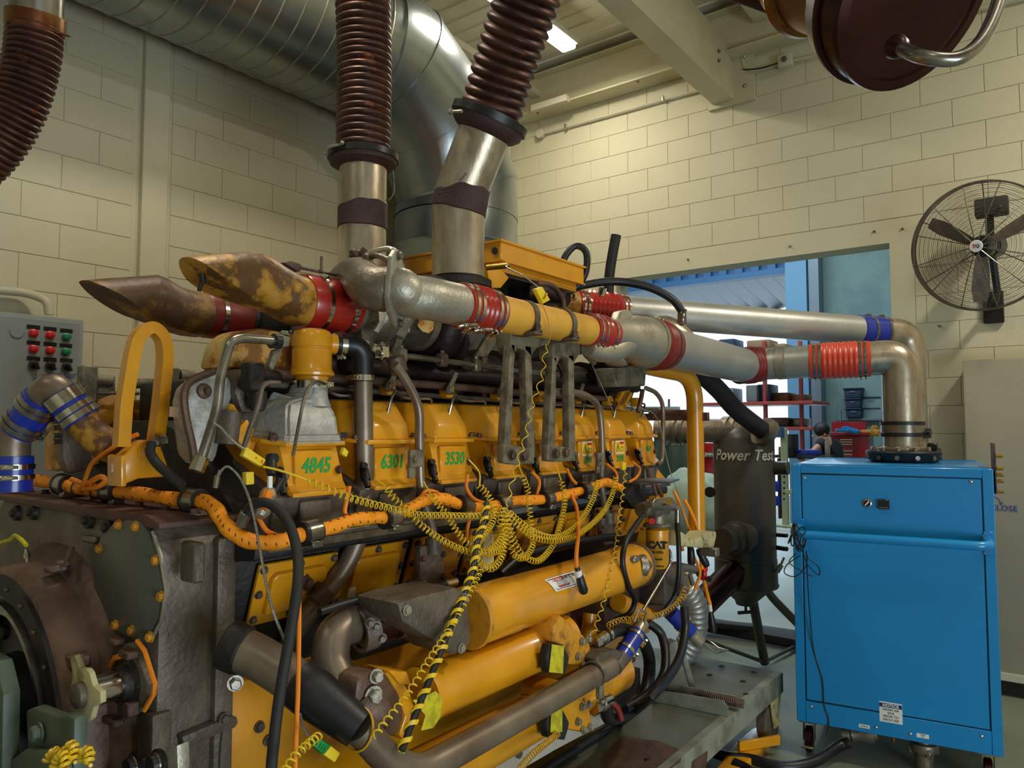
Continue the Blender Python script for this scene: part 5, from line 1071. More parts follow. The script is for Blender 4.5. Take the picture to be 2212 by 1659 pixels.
# ---- black hoses behind box, yellow standpipe, tank hose
def hose(name, lab, pts, r, m='rubber', ends=None, cat='hose', n=8):
    t_ = mk(name, tube(smooth(pts, n), r, 14), m); tag(t_, lab, cat)
    return t_
hose('black_hose', 'thin black hose looping up behind the yellow top box', [pD(1212, 575, 3.9), pD(1225, 548, 3.9), pD(1245, 531, 3.9), pD(1266, 545, 3.9), pD(1266, 585, 3.9), pD(1250, 615, 3.9), pD(1235, 626, 3.9)], .018)
hose('black_hose', 'upright black hose standing beside the door opening with a cut end', [pD(1331, 508, 4.3), pD(1324, 545, 4.3), pD(1317, 590, 4.3), pD(1314, 640, 4.3)], .030)
hose('black_hose', 'black hose arching in front of the bright doorway to the far charge pipe', [pD(1160, 622, 3.9), pD(1215, 632, 3.9), pD(1260, 616, 3.95), pD(1330, 608, 4.0), pD(1400, 620, 4.0), pD(1450, 645, 4.0), pD(1473, 672, 4.0)], .022)
ys = thing('yellow_standpipe', 'yellow upright pipe with bend and clamp in front of the black tank', 'pipe', (pD(1502, 1100, 4.5).x, pD(1502, 1100, 4.5).y, .4))
sp = pD(1502, 900, 4.4)
mk('yellow_pipe', tube(fillet([pD(1318, 768, 4.0), pD(1400, 792, 4.15), pD(1500, 812, 4.4), V((sp.x, sp.y, 1.05))], .16, 8), .049, 32), 'yellow', ys)
mk('pipe_clamp', [ring((sp.x, sp.y, sp.z+.0), (0, 0, 1), .049, .055, .05), box((sp.x+.06, sp.y+.02, sp.z), (.03, .03, .05), .004), boxab((sp.x-.35, sp.y+.0, sp.z-.022), (sp.x-.04, sp.y+.03, sp.z+.022))], 'iron_brown', ys)
hose('tank_hose', 'thick black hose slanting down from the engine to the tank top', [pD(1440, 790, 4.6), pD(1500, 800, 4.7), pD(1548, 838, 4.8), pD(1590, 885, 4.9), pD(1650, 932, 5.0)], .060, 'rubber_matt')
# silver flexible duct near the stand
sv = thing('silver_flex_duct', 'silver foil flexible duct curving down behind the cart end', 'duct', pD(1490, 1420, 4.3))
mk('flex_duct', corr(smooth([pD(1478, 1270, 4.3), pD(1500, 1310, 4.3), pD(1497, 1370, 4.3), pD(1470, 1420, 4.3), pD(1445, 1440, 4.3)], 8), .075, .003, .03, 28, 6), 'alu', sv)
# ================================================================ TEST CART
cart = thing('test_cart', 'grey-green steel engine cart with thick deck and edge beam on castor wheels', 'cart', (-2.0, 3.2, 0))
ce = pZ(1692, 1452, .35)
CX, CY = ce.x, ce.y
mk('deck', [boxab((-3.5, .7, .32), (CX-.012, CY-.01, .35), .003)], 'cart', cart)
mk('edge_beam', [boxab((CX-.05, .7, .24), (CX, CY, .352), .006), boxab((-3.5, CY-.05, .24), (CX-.01, CY, .349), .005)], 'cart_light', cart)
mk('inner_beam', [boxab((-2.1, .7, .18), (-2.0, CY-.1, .32)), boxab((-1.6, .7, .10), (-1.45, 2.4, .32))], 'iron_dark', cart)
for px, py in ((1559, 1439), (1533, 1458), (1628, 1452), (1605, 1472), (1612, 1500), (1398, 1642)):
    mk('deck_bolt', bolt(pZ(px, py, .35), (0, 0, 1), .013, .006), 'iron_dark', cart)
o = mk('rust_patch', prism([pZ(a, b_, .3505) for a, b_ in ((1300, 1640), (1345, 1590), (1420, 1600), (1475, 1622), (1470, 1645), (1440, 1668), (1300, 1690))], (0, 0, .001)), 'iron_brown', cart)
mk('lashing_slot', prism([pX(a, b_, CX+.001) for a, b_ in ((1495, 1645), (1528, 1622), (1522, 1670), (1490, 1690))], (.003, 0, 0)), 'iron_brown', cart)
wc = pX(1652, 1552, CX-.05); wc.z = .12
mk('castor', [lathe(wc+V((-.03, .05, 0)), (1, 0, 0), [(0, .10), (.01, .12), (.05, .12), (.06, .10)], 28)], 'iron', cart)
mk('castor_fork', [prism([wc+V((.035, a, b_)) for a, b_ in ((-.03, .13), (.14, .13), (.08, -.03), (.02, -.03))], (.012, 0, 0), .004), bolt(wc+V((.047, .05, 0)), (1, 0, 0), .02, .02)], 'cream', cart)
mk('castor', [lathe((CX-.1, 1.2, .12), (1, 0, 0), [(0, .10), (.01, .12), (.05, .12), (.06, .10)], 28), lathe((-3.3, 3.9, .12), (1, 0, 0), [(0, .12), (.06, .12)], 28), lathe((-3.3, 1.2, .12), (1, 0, 0), [(0, .12), (.06, .12)], 28)], 'iron', cart)
# mounting rail under the engine
mr = mk('engine_mount_rail', [prism([pX(a, b_, -1.56) for a, b_ in ((1040, 1700), (1082, 1622), (1180, 1580), (1240, 1540), (1300, 1450), (1338, 1428), (1337, 1480), (1310, 1525), (1309, 1562), (1200, 1620), (1080, 1690))], (-.03, 0, 0), .003)], 'white_panel', cart)
mk('rail_socket', [ring(pX(1121, 1628, -1.555), (1, 0, 0), .008, .016, .01, 20)], 'chrome_dull', mr)
mk('engine_foot', [boxab((-2.2, 1.6, .34), (-1.8, 1.9, .47)), boxab((-2.2, 3.2, .34), (-1.8, 3.5, .47)), boxab((-3.0, 1.6, .34), (-2.7, 1.9, .47)), boxab((-3.0, 3.2, .34), (-2.7, 3.5, .47))], 'iron_dark', cart)
# adjustable bracket on deck
A0, A1 = pZ(1408, 1515, .35), pZ(1573, 1549, .35); dd = (A1-A0).normalized(); nn = V((dd.y, -dd.x, 0)); L_ = (A1-A0).length
def bp(a, h_, o=0): return A0+dd*a-nn*o+V((0, 0, h_))
adj = mk('adjuster_channel', [prism([bp(0, 0), bp(L_, 0), bp(L_, .045), bp(L_-.02, .07), bp(0, .06)], -nn*.008, .001), prism([bp(0, 0, .12), bp(L_, 0, .12), bp(L_, .06, .12), bp(0, .06, .12)], -nn*.008, .001)], 'cart_light', cart)
mk('adjuster_post', [prism([pD(a, b_, 3.72) for a, b_ in ((1447, 1390), (1462, 1384), (1466, 1400), (1487, 1497), (1440, 1490))], (-.05, .03, 0), .002), prism([pD(a, b_, 3.82) for a, b_ in ((1464, 1384), (1479, 1403), (1503, 1486), (1490, 1484))], (-.01, .01, 0), .001)], 'cart_light', adj)
rp = [pZ(1490, 1492, .385), pZ(1592, 1518, .385)]
mk('adjuster_screw', corr([rp[0], rp[1]], .020, .003, .010, 14, 4), 'iron_brown', adj); mk('screw_nut', cyl(rp[1], rp[1]+dd*.03, .024, 6), 'iron', adj)
# orange foot on the floor
of = mk('orange_floor_wedge', [prism([pZ(a, b_, .0) for a, b_ in ((1590, 1628), (1625, 1596), (1682, 1572), (1682, 1590), (1640, 1648), (1560, 1720), (1520, 1720))], (0, 0, .055), .006)], 'yellow'); tag(of, 'orange painted steel wedge lying on the floor below the cart edge', 'wedge')
mk('wedge_rib', [box(pZ(1640, 1605, .08), (.02, .25, .05), .004, Matrix.Rotation(-.6, 3, 'Z'))], 'yellow', of)
fh_ = hose('floor_hose', 'black rubber hose on the floor running under the blue cabinet', [pZ(1490, 1600, .04), pZ(1560, 1632, .04), pZ(1620, 1640, .04), pZ(1690, 1656, .04), pZ(1760, 1645, .05), pZ(1812, 1612, .08), pZ(1835, 1604, .10)], .026)
hose('cart_hose', 'black hose dropping over the edge under the cart', [pZ(1585, 1650, .05), pZ(1620, 1668, .04), pZ(1650, 1700, .04)], .03)
# hoses at the front end of engine
hose('looped_hose', 'thick black hose looping beside the upper cooler connection', [pX(1306, 1376, -1.42), pX(1340, 1360, -1.43), pX(1380, 1375, -1.46), pX(1402, 1420, -1.48), pX(1398, 1480, -1.48), pX(1372, 1528, -1.46), pX(1320, 1552, -1.43), pX(1305, 1517+4, -1.42)], .026)
hose('looped_hose', 'black hose hanging in a wide loop over the cart deck', [pX(1400, 1345, -1.5), pX(1428, 1370, -1.46), pX(1438, 1420, -1.42), pX(1430, 1465, -1.40), pX(1400, 1500, -1.40), pX(1350, 1530, -1.42)], .019)
hose('looped_hose', 'long black hose falling from fuel pump across deck to the lower left', [pX(1478, 1312, -1.42), pX(1480, 1360, -1.40), pX(1468, 1420, -1.36), pX(1440, 1468, -1.33), pX(1400, 1510, -1.30), pZ(1340, 1560, .37), pZ(1290, 1590, .37), pZ(1180, 1660, .37), pZ(1080, 1730, .37)], .019)
hose('red_hose_stub', 'short red hose bending down from the lowest cooler', [pX(1290, 1536, -1.44), pX(1312, 1518, -1.42), pX(1332, 1528, -1.40), pX(1342, 1555, -1.39)], .012, 'red_sil_dull')
hose('fuel_hose', 'black fuel hose from the filter head curling round the cooler end', [pX(1396, 1106, -1.46), pX(1378, 1128, -1.44), pX(1352, 1170, -1.42), pX(1345, 1215, -1.41), pX(1356, 1262, -1.41), pX(1371, 1295, -1.43), pX(1360, 1325, -1.45), pX(1328, 1340, -1.5)], .0115)
hose('fuel_hose', 'black fuel hose hanging to the right of the yellow filter', [pX(1463, 1128, -1.42), pX(1466, 1180, -1.40), pX(1466, 1240, -1.40), pX(1458, 1285, -1.42), pX(1436, 1318, -1.45)], .011)
tag(mk('hose_end', [cyl(pX(1390, 1114, -1.455), pX(1404, 1094, -1.46), .013, 6), cyl(pX(1404, 1094, -1.46), pX(1413, 1080, -1.46), .010, 10)], 'chrome_dull'), 'slanted silver hose end joining the filter head from the left', 'hose fitting')
tag(mk('hose_end', cyl(pX(1463, 1100, -1.42), pX(1463, 1150, -1.42), .0125, 10, .002), 'chrome_dull'), 'upright silver hose end hanging right of the filter head', 'hose fitting')
dp = mk('dipstick_tube', tube(fillet(NX(1.40, (1448, 1192), (1450, 1215), (1388, 1320)), .03), .0065, 10), 'chrome_dull'); tag(dp, 'thin chrome tube slanting down below the yellow filter', 'tube')
# blue hose pair further right
bb_ = thing('blanked_blue_hose', 'blue hose with blanked metal end pointing down beside the flexible duct', 'hose', pX(1470, 1350, -1.5))
qa, qb, qc = pX(1448, 1322, -1.56), pX(1492, 1366, -1.50), pX(1512, 1386, -1.47)
mk('blue_hose', lathe(qa, qb-qa, [(0, .038), ((qb-qa).length, .038)], 26), 'blue_sil', bb_); mk('metal_end', cyl(qb.lerp(qa, .1), qc, .034, 26, .003), 'steel_pipe', bb_); clampband(qa.lerp(qb, .55), qb-qa, .040, .014, bb_, screw=V((1, .3, .4))); clampband(qb, qb-qa, .036, .012, bb_)
mk('pull_ring', tube([qc+V((.02, .01, .02)), qc+V((.08, .03, -.02)), qc+V((.12, .05, -.03)), qc+V((.07, .03, -.05)), qc+V((.0, .01, -.0))], .004, 6), 'chrome_dull', bb_)
# red tap
tp_ = thing('red_shutoff_tap', 'small red shutoff lever with black star knobs on the engine front', 'tap', pD(1515, 1240, 3.9))
mk('red_lever', [box(pD(1518, 1240, 3.9), (.04, .03, .06), .006), box(pD(1524, 1226, 3.9), (.02, .02, .04), .004)], 'red', tp_); mk('knob', [lathe(pD(1512, 1238, 3.88), (.3, -1, 0), [(0, .02), (.02, .02)], 6)], 'black', tp_); mk('knob', [lathe(pD(1532, 1250, 3.88), (.3, -1, 0), [(0, .016), (.02, .016)], 6)], 'black', tp_); mk('brass_nut', cyl(pD(1492, 1234, 3.88), pD(1508, 1236, 3.88), .012, 6), 'brass', tp_)
# ================================================================ BLUE CABINET
FL, FRt = pZ(1722, 1555, .17), pZ(2168, 1635, .17)
_t = ray(1707, 1003); ZTOP = HC+_t.z*math.hypot(FL.x, FL.y)/math.hypot(_t.x, _t.y); FL.z = FRt.z = 0; cu = (FRt-FL).normalized(); cn = V((cu.y, -cu.x, 0)); CW = (FRt-FL).length; ZB, ZTc, CD = .17, ZTOP, .98
def cp_(a, z_, o=0): return FL+cu*a+cn*o+V((0, 0, z_))
def Fp(px, py, o=0.0):
    d = ray(px, py); t = ((FL+cn*o-V((0, 0, 0))).dot(cn))/d.dot(cn); return V((0, 0, HC))+d*t
RC = Matrix((cu, -cn, V((0, 0, 1)))).transposed()
def cbox(a0, a1, z0, z1, o0, o1, b=0): return box(cp_((a0+a1)/2, (z0+z1)/2, (o0+o1)/2), (a1-a0, abs(o1-o0), z1-z0), b, RC)
blu = thing('blue_cabinet', 'bright blue steel cabinet on castors with push bar and round black pipe flange', 'cabinet', FL+cu*.45-cn*.45)
mk('body', [cbox(0, CW, ZB, ZTc, -CD, 0, .008)], 'cabinet_blue', blu)
fw = .045
mk('front_frame', [cbox(0, fw, ZB, ZTc, 0, .010, .003), cbox(CW-fw, CW, ZB, ZTc, 0, .010, .003), cbox(fw, CW-fw, ZTc-.045, ZTc, 0, .010, .003), cbox(fw, CW-fw, ZB, ZB+.11, 0, .010, .003)], 'cabinet_blue', blu)
mk('panel_gap', [cbox(fw-.001, CW-fw+.001, ZB+.10, ZTc-.04, 0, .002)], 'black', blu)
dr_ = mk('front_panel', [cbox(fw+.005, CW-fw-.005, ZB+.115, ZTc-.05, 0, .009, .003)], 'cabinet_blue', blu)
for px, py in ((1737, 1032), (2097, 1040), (1752, 1526), (2120, 1590)): mk('panel_screw', lathe(Fp(px, py, .009), cn, [(0, .008), (.004, .007), (.006, .003)], 12), 'chrome', dr_)
for px, py in ((1892, 1571), (1966, 1585), (1722, 1136), (2125, 1158), (2127, 1195)): mk('frame_screw', lathe(Fp(px, py, .010), cn, [(0, .008), (.004, .007), (.006, .003)], 12), 'chrome', blu)
kp = Fp(1873, 1087, .009); kn = mk('round_switch', [lathe(kp, cn, [(0, .022), (.008, .021), (.010, .016)], 24)], 'chrome', dr_); mk('switch_face', cyl(kp+cn*.009, kp+cn*.012, .0165, 20), 'black', kn)
mk('switch_pointer', box(kp+cn*.014, (.006, .006, .028), .001, RC @ Matrix.Rotation(.7, 3, 'Y')), 'white', kn)
gp_ = Fp(1909, 1089, .009); ds = mk('temperature_controller', [box(gp_+cn*.010, (.052, .022, .048), .003, RC)], 'black', dr_); mk('display_keys', [box(gp_+cn*.022+cu*(k*.011-.016)-V((0, 0, .016)), (.006, .002, .003), 0, RC) for k in range(4)], 'cast_pale', ds)
# handle
zh = 1.155
hpts = fillet([cp_(.03, zh+.02, 0), cp_(.02, zh, .16), cp_(CW-.03, zh, .16), cp_(CW-.035, zh+.01, 0)], .07, 8)
hd2 = mk('push_bar', tube(hpts, .0215, 18), 'cabinet_blue', blu); mk('bar_plate', [cbox(.0, .055, zh-.05, zh+.06, .010, .016, .002), cbox(CW-.05, CW-.004, zh-.06, zh+.05, .010, .016, .002)], 'cabinet_blue', hd2)
# stickers
def sticker(name, x0, y0, x1, y1, lines, par, hdr=None):
    c0_, c1_ = Fp(x0, y0, .0095), Fp(x1, y1, .0095)
    cc = (c0_+c1_)/2; w_ = (c1_-c0_).dot(cu); h_ = abs(c1_.z-c0_.z)
    s = mk(name, box(cc, (w_, .0016, h_), .0004, RC), 'white', par)
    if hdr:
        mk('blue_header', box(cc+V((0, 0, h_*.34))+cn*.001, (w_*.98, .0016, h_*.2), 0, RC), 'navy', s); text('print', hdr, cc+V((0, 0, h_*.335))+cn*.0022, cu, (0, 0, 1), h_*.2, 'white', s, ext=.0003, bold=.0006)
    n = len(lines)
    for k, t in enumerate(lines):
        zz_ = (h_*.13-k*h_*.165) if hdr else (h_*.22*(n-1)-k*h_*.44)
        text('print', t, cc+V((0, 0, zz_))+cn*.0012, cu, (0, 0, 1), h_*(.155 if hdr else .42/max(1, n*.7)), 'iron_dark', s, ext=.0003, bold=.0002)
sticker('notice_sticker', 1899, 1514, 1950, 1566, ('DRAIN AIR', 'SIDE', 'PRIOR TO', 'EACH USE'), dr_, 'NOTICE')
sticker('water_in_label', 1855, 1563, 1879, 1575, ('WATER IN',), blu); sticker('water_out_label', 1980, 1583, 2007, 1597, ('WATER', 'OUT'), blu)
# castors
for nm, a, o in (('l', .05, -.06), ('r', CW-.06, -.06), ('lb', .05, -CD+.08), ('rb', CW-.06, -CD+.08)):
    c = cp_(a, .065, o); w_ = mk('castor_wheel', lathe(c-cu*.018, cu, [(0, .055), (.004, .065), (.032, .065), (.036, .055)], 24), 'dark_red_metal', blu); mk('castor_bracket', [box(c+V((0, 0, .095)), (.09, .09, .008), .002, RC), box(c+cu*.026+V((0, 0, .045)), (.004, .06, .10), .001, RC), box(c-cu*.026+V((0, 0, .045)), (.004, .06, .10), .001, RC), box(c+cn*.06-V((0, 0, .02)), (.06, .05, .01), .003, RC)], 'cast_grey', w_)
# top flange star
cx_ = V((cxx.x, cxx.y, ZTc))
fl_ = mk('star_flange', [lathe(cx_, (0, 0, 1), [(0, .165), (.004, .175), (.02, .185), (.055, .195), (.065, .19), (.07, .13)], 48)], 'rubber', blu)
for k in range(12):
    a = 2*math.pi*k/12; mk('flange_bolt', [cyl(cx_+V((math.cos(a)*.186, math.sin(a)*.186, .028)), cx_+V((math.cos(a)*.196, math.sin(a)*.196, .028)), .013, 10), bolt(cx_+V((math.cos(a)*.16, math.sin(a)*.16, .068)), (0, 0, 1), .013, .02)], 'chrome_dull', fl_)
mk('weld_neck', lathe(cx_+V((0, 0, .07)), (0, 0, 1), [(0, .13), (.01, .13), (.02, .10), (.07, .10)], 36), 'steel_pipe', fl_)
mk('coupling_lock', [box(cx_+V((.15, -.02, .09)), (.05, .04, .04), .006), cyl(cx_+V((.13, -.02, .16)), cx_+V((.13, .06, .17)), .012, 8)], 'rubber', fl_)
mk('top_rim', [cbox(.02, CW-.02, ZTc, ZTc+.004, -.05, -.02), cbox(.02, CW-.02, ZTc, ZTc+.004, -CD+.02, -CD+.05)], 'cabinet_blue', blu)
# couplings below
m1 = Fp(1885, 1600, -.12); m1.z = .125; m0 = Fp(1818, 1608, -.10); m0.z = .10
mk('water_coupling', [lathe(m0, m1-m0, [(0, .03), (.04, .03), (.05, .038), (.07, .036), (.10, .042), (.13, .05), (.15, .05), (.152, .035), (.17, .035)], 20), box(m1+V((0, 0, .03)), (.05, .05, .06), .008)], 'cast_grey', blu)
m2 = Fp(1995, 1600, -.1); mk('water_coupling', [lathe((m2.x, m2.y, .17), (0, 0, -1), [(0, .04), (.03, .04), (.035, .062), (.06, .066), (.075, .06), (.08, .045), (.17, .04)], 24)]+[box((m2.x+.06*math.cos(a), m2.y+.06*math.sin(a), .10), (.02, .02, .04), .004) for a in (.5, 2, 3.6, 5.2)], 'cast_grey', blu)
mk('brass_tap', cyl(Fp(1930, 1590, -.2), Fp(1930, 1601, -.2), .012, 8), 'brass', blu)
# gauge plate on the right side
sp_ = mk('side_plate', [prism([cp_(CW+.012, 1.38, -.04), cp_(CW+.012, 1.62, -.08), cp_(CW+.012, 1.62, -.30), cp_(CW+.012, 1.36, -.30)], cu*.006, .002)], 'iron_brown', blu)
for k, z_ in enumerate((1.56, 1.50, 1.47, 1.44, 1.39)): mk('brass_fitting', cyl(cp_(CW+.018, z_, -.06), cp_(CW+.045, z_, -.06), .009, 6), 'brass', sp_)
kb = mk('grey_blade', prism([pD(a, b_, 4.1) for a, b_ in ((1782, 988), (1781, 955), (1784, 945), (1788, 955), (1789, 988))], (.01, .01, 0), .001), 'iron', blu)
# cable bundle on handle
cbn = thing('coiled_power_lead', 'tangle of thin black cable looped round the left end of the blue push bar', 'cable', cp_(.02, zh, .16))
for k in range(7):
    c = cp_(.02+.008*k, zh-.005*k, .16); rr_ = .045+.006*(k % 3); g = []
    g.append(tube([c+(-cn*.0)+cn*math.cos(a)*rr_*.8+V((0, 0, 1))*math.sin(a)*rr_*1.1+cu*.02*math.sin(a*1.0+k) for a in [2*math.pi*i/24 for i in range(25)]], .0032, 6)); mk('cable_loop', g, 'rubber', cbn)
for pts in (((1745, 1200), (1740, 1225), (1718, 1245), (1695, 1238), (1700, 1220), (1728, 1200)), ((1735, 1195), (1745, 1220), (1768, 1242), (1768, 1225), (1745, 1205)), ((1720, 1195), (1705, 1215), (1735, 1235), (1755, 1245))):
    mk('cable_loop', tube(smooth([Fp(a, b_, .12) for a, b_ in pts], 6), .0028, 6), 'rubber', cbn)
mk('hanging_lead', tube(smooth([Fp(a, b_, o) for a, b_, o in ((1742, 1190, .14), (1744, 1240, .10), (1748, 1310, .05), (1757, 1400, .015), (1776, 1465, .015), (1780, 1520, .015), (1790, 1555, .014), (1786, 1590, .02))], 8), .0032, 6), 'rubber', cbn)
# ================================================================ TANK
TC = pD(1607, 1000, 5.3); TR = .213
tk = thing('separator_tank', 'black upright pressure tank with white lettering on tubular legs', 'tank', (TC.x, TC.y, 0))
tz = lambda y: pD(1607, y, 5.3).z
mk('tank_body', lathe((TC.x, TC.y, tz(1262)), (0, 0, 1), [(0, .215), (.015, .222), (.03, .215), (tz(1203)-tz(1262), .213), (tz(1203)-tz(1262)+.004, .209), (tz(948)-tz(1262), .209), (tz(925)-tz(1262), .17), (tz(910)-tz(1262), .09), (tz(905)-tz(1262), .001)], 48), 'tank', tk)
mk('tank_cone', lathe((TC.x, TC.y, tz(1262)), (0, 0, -1), [(0, .19), (.10, .08), (.13, .07), (.14, .03)], 32), 'tank', tk)
tn = V((-TC.x, -TC.y, 0)).normalized(); ta = math.atan2(tn.y, tn.x)
def bendtext(name, s, z_, size, m, par, c, r, a0, **k):
    o = text(name, s, (0, 0, 0), (1, 0, 0), (0, 1, 0), size, m, None, **k)
    for v in o.data.vertices:
        x, y_, e = v.co; a = a0+x/r; v.co = V((math.cos(a)*(r+.002+e), math.sin(a)*(r+.002+e), y_))
    WL[o] = V((c.x, c.y, z_)); setp(o, par); return o
tt = bendtext('tank_lettering', 'Power Test', tz(982), .105, 'white', tk, TC, .212, ta+.02, ext=.001, bold=.002, shear=.25, sx=.92)
mk('logo_bar', [prism([V((TC.x, TC.y, tz(982)))+V((math.cos(a), math.sin(a), 0))*.214+V((0, 0, z_)) for a, z_ in ((ta-1.38, -.06), (ta-1.30, -.06), (ta-1.30, .06), (ta-1.38, .06))], tn*.003)], 'white', tk)
def tport(a, b_, r, ex=0): return cyl(a, b_, r, 24, .003)
pr1, pr2 = pD(1650, 1011, 5.25), pD(1703, 1011, 5.15); mk('side_port', tport(pr1, pr2, .048), 'tank', tk)
pl1, pl2 = pD(1610, 1160, 5.1), pD(1548, 1172, 4.85)
mk('inlet_port', [lathe(pl1, pl2-pl1, [(0, .10), (.09, .10), (.10, .12), (.13, .12), (.14, .10), (.20, .10), (.21, .085), (.30, .085)], 36), bolt(pD(1598, 1166, 4.98), (.5, -1, 0), .014)], 'tank', tk)
mk('lower_inlet', [lathe(pD(1590, 1232, 5.15), pD(1500, 1320, 4.9)-pD(1590, 1232, 5.15), [(0, .10), (.02, .10), (.022, .092), (.42, .092)], 32)], 'dark_red_metal', tk)
tA, tB = pD(1650, 934, 5.02), pD(1598, 928, 5.2)
mk('top_manifold', [cyl(pD(1415, 928, 5.45), pD(1640, 932, 5.2), .085, 32)]+[ring(pD(x_, 929, 5.4-(x_-1460)*.001), V((1, -.1, 0))*1.0, .085, .098, .05, 32) for x_ in (1462, 1478, 1572, 1588)], 'cast_grey', tk)
mk('hose_socket', [ring(pD(1652, 934, 5.0), pD(1652, 934, 5.0)-pD(1620, 912, 4.96), .06, .10, .05, 32)], 'cast_grey', tk)
mk('bracket_lugs', [cyl(pD(1672, 1155, 5.2), pD(1700, 1157, 5.1), .014, 10), cyl(pD(1672, 1182, 5.2), pD(1700, 1186, 5.1), .016, 10)], 'rubber', tk)
mk('white_valve', [cyl(pD(1678, 1236, 5.1), pD(1688, 1220, 5.1), .018, 8), cyl(pD(1686, 1222, 5.1), pD(1694, 1204, 5.1), .008, 8)], 'cast_pale', tk)
for pts, r in ((((1620, 1262, 5.2), (1640, 1370, 5.25), (1652, 1432, 5.3)), .032), (((1655, 1262, 5.4), (1668, 1290, 5.42), (1735, 1360, 5.5), (1760, 1390, 5.5)), .03), (((1555, 1262, 5.5), (1530, 1330, 5.7), (1500, 1400, 5.8)), .03)):
    mk('leg', tube(smooth([pD(*q) for q in pts], 6), r, 14), 'tank', tk)
mk('leg_brace', [tube([pD(1515, 1380, 5.2), pD(1650, 1430, 5.28)], .014, 8), tube([pD(1650, 1430, 5.28), pD(1725, 1392, 5.7)], .014, 8)], 'tank', tk)
mk('drain_handle', [tube([pD(1611, 1290, 5.2), pD(1611, 1322, 5.2)], .01, 8), tube([pD(1594, 1324, 5.2), pD(1622, 1322, 5.2)], .012, 8)], 'tank', tk)
mk('tank_gauge', cyl(pD(1535, 1063, 5.0), pD(1533, 1063, 4.95), .035, 20), 'rubber', tk)
fbm = mk('black_floor_beam', [prism([pZ(a, b_, .02) for a, b_ in ((1508, 1362), (1530, 1352), (1760, 1386), (1760, 1410))], (0, 0, .07), .004), prism([pZ(a, b_, .09) for a, b_ in ((1500, 1352), (1505, 1345), (1640, 1358), (1640, 1366))], (0, 0, .04), .004)], 'rubber_matt'); tag(fbm, 'long black beam lying on the floor behind the tank legs', 'beam')
# connector pigtail
pg = thing('cable_connector', 'black hanging connector on an orange lead beside the tank', 'connector', pD(1535, 1330, 4.0))
mk('orange_lead', tube(smooth([pD(*q) for q in ((1478, 1080, 3.9), (1492, 1105, 3.9), (1505, 1140, 3.9), (1512, 1190, 3.9), (1518, 1240, 3.9), (1528, 1285, 3.95), (1534, 1306, 3.95))], 6), .010, 8), 'orange_sleeve', pg)
mk('label_sleeve', cyl(pD(1533, 1306, 3.95), pD(1535, 1322, 3.95), .011, 10), 'white', pg); mk('connector_body', lathe(pD(1535, 1320, 3.95), pD(1540, 1362, 3.95)-pD(1535, 1320, 3.95), [(0, .011), (.03, .016), (.07, .022), (.11, .020)], 12), 'rubber', pg)
for k, pts in enumerate((((1455, 1060), (1470, 1090), (1480, 1120), (1492, 1150), (1510, 1160)), ((1488, 1175), (1500, 1205), (1512, 1235), (1506, 1260), (1500, 1275)), ((1475, 1190), (1474, 1170), (1486, 1176), (1490, 1200), (1500, 1230)))):
    o = mk('orange_branch_lead', tube(smooth([pD(a, b_, 3.85) for a, b_ in pts], 6), .008, 8), 'orange_sleeve'); tag(o, ('orange sleeved lead hanging down in front of the yellow standpipe', 'orange sleeved lead beside the red tap', 'orange sleeved lead curling over the front pump')[k], 'cable', 'orange leads at the engine front')
for k, (a, b_) in enumerate((((1492, 1180), (1494, 1228)), ((1508, 1186), (1530, 1228)))):
    o = mk('black_plug', lathe(pD(*a, 3.8), pD(*b_, 3.8)-pD(*a, 3.8), [(0, .012), (.02, .018), (.08, .02), (.10, .014)], 12), 'rubber'); tag(o, ('black plug hanging upright by the red tap', 'black plug slanting above the red tap')[k], 'plug', 'black plugs')
# ================================================================ WIRING HARNESS
wh = thing('wiring_harness', 'thick orange sleeved wiring harness clipped along the engine side', 'cable harness', pX(560, 1170, -1.72))
XS = -1.66
top_ = lambda px, py: pY(px, py, .98)
HP1 = [pY(28, 1042, 1.06), pY(60, 1036, 1.06), pY(130, 1045, 1.07), pY(180, 1056, 1.07), pY(245, 1062, 1.08), pY(310, 1068, 1.09), pY(370, 1078, 1.10), pY(430, 1082, 1.11), pX(462, 1095, -1.80), pX(480, 1125, -1.76), pX(505, 1152, -1.72), pX(545, 1170, -1.69), pX(600, 1170, XS), pX(660, 1152, XS), pX(720, 1138, XS), pX(760, 1124, XS), pX(810, 1118, XS), pX(850, 1116, XS), pX(885, 1098, XS), pX(920, 1080, XS), pX(960, 1078, XS), pX(1010, 1096, XS), pX(1060, 1094, XS), pX(1110, 1082, XS), pX(1180, 1078, XS), pX(1240, 1064, XS), pX(1280, 1052, XS), pX(1310, 1042, XS), pX(1340, 1054, XS)]
hz = smooth(HP1, 6); nh = len(hz); rads = [(.020 if k < nh*.5 else .019)*(1+.07*math.sin(k*.9)) for k in range(nh)]
mk('orange_trunk', tube(hz, rads, 16), 'orange_sleeve', wh)
fr_ = frames(hz); g = []
for k in range(3, nh-1, 2):
    for j in range(4):
        a = j*1.5+k*.8; t, u, v = fr_[k]; r = rads[k]+.0008
        g.append(tube([hz[k]+u*math.cos(b_)*r+v*math.sin(b_)*r+t*.004*m_ for m_, b_ in ((0, a), (.5, a+.18), (1, a+.36))], .0011, 4))
mk('tracer_thread', g, 'black', wh)['kind'] = 'stuff'
def hclamp(c, t, r=.0275, w_=.046):
    t = V(t).normalized(); o = mk('harness_clamp', [ring(c, t, r, r+.0045, w_, 24), box(c+V((.02, 0, -.03)), (.03, w_*.8, .02), .003)], 'chrome_dull', wh)
    mk('rubber_cushion', [ring(c, t, r-.009, r, w_*1.1, 24), ring(c-t*w_*.55, t, r-.009, r+.007, .010, 24), ring(c+t*w_*.5, t, r-.009, r+.003, .010, 24)], 'rubber', o); return o
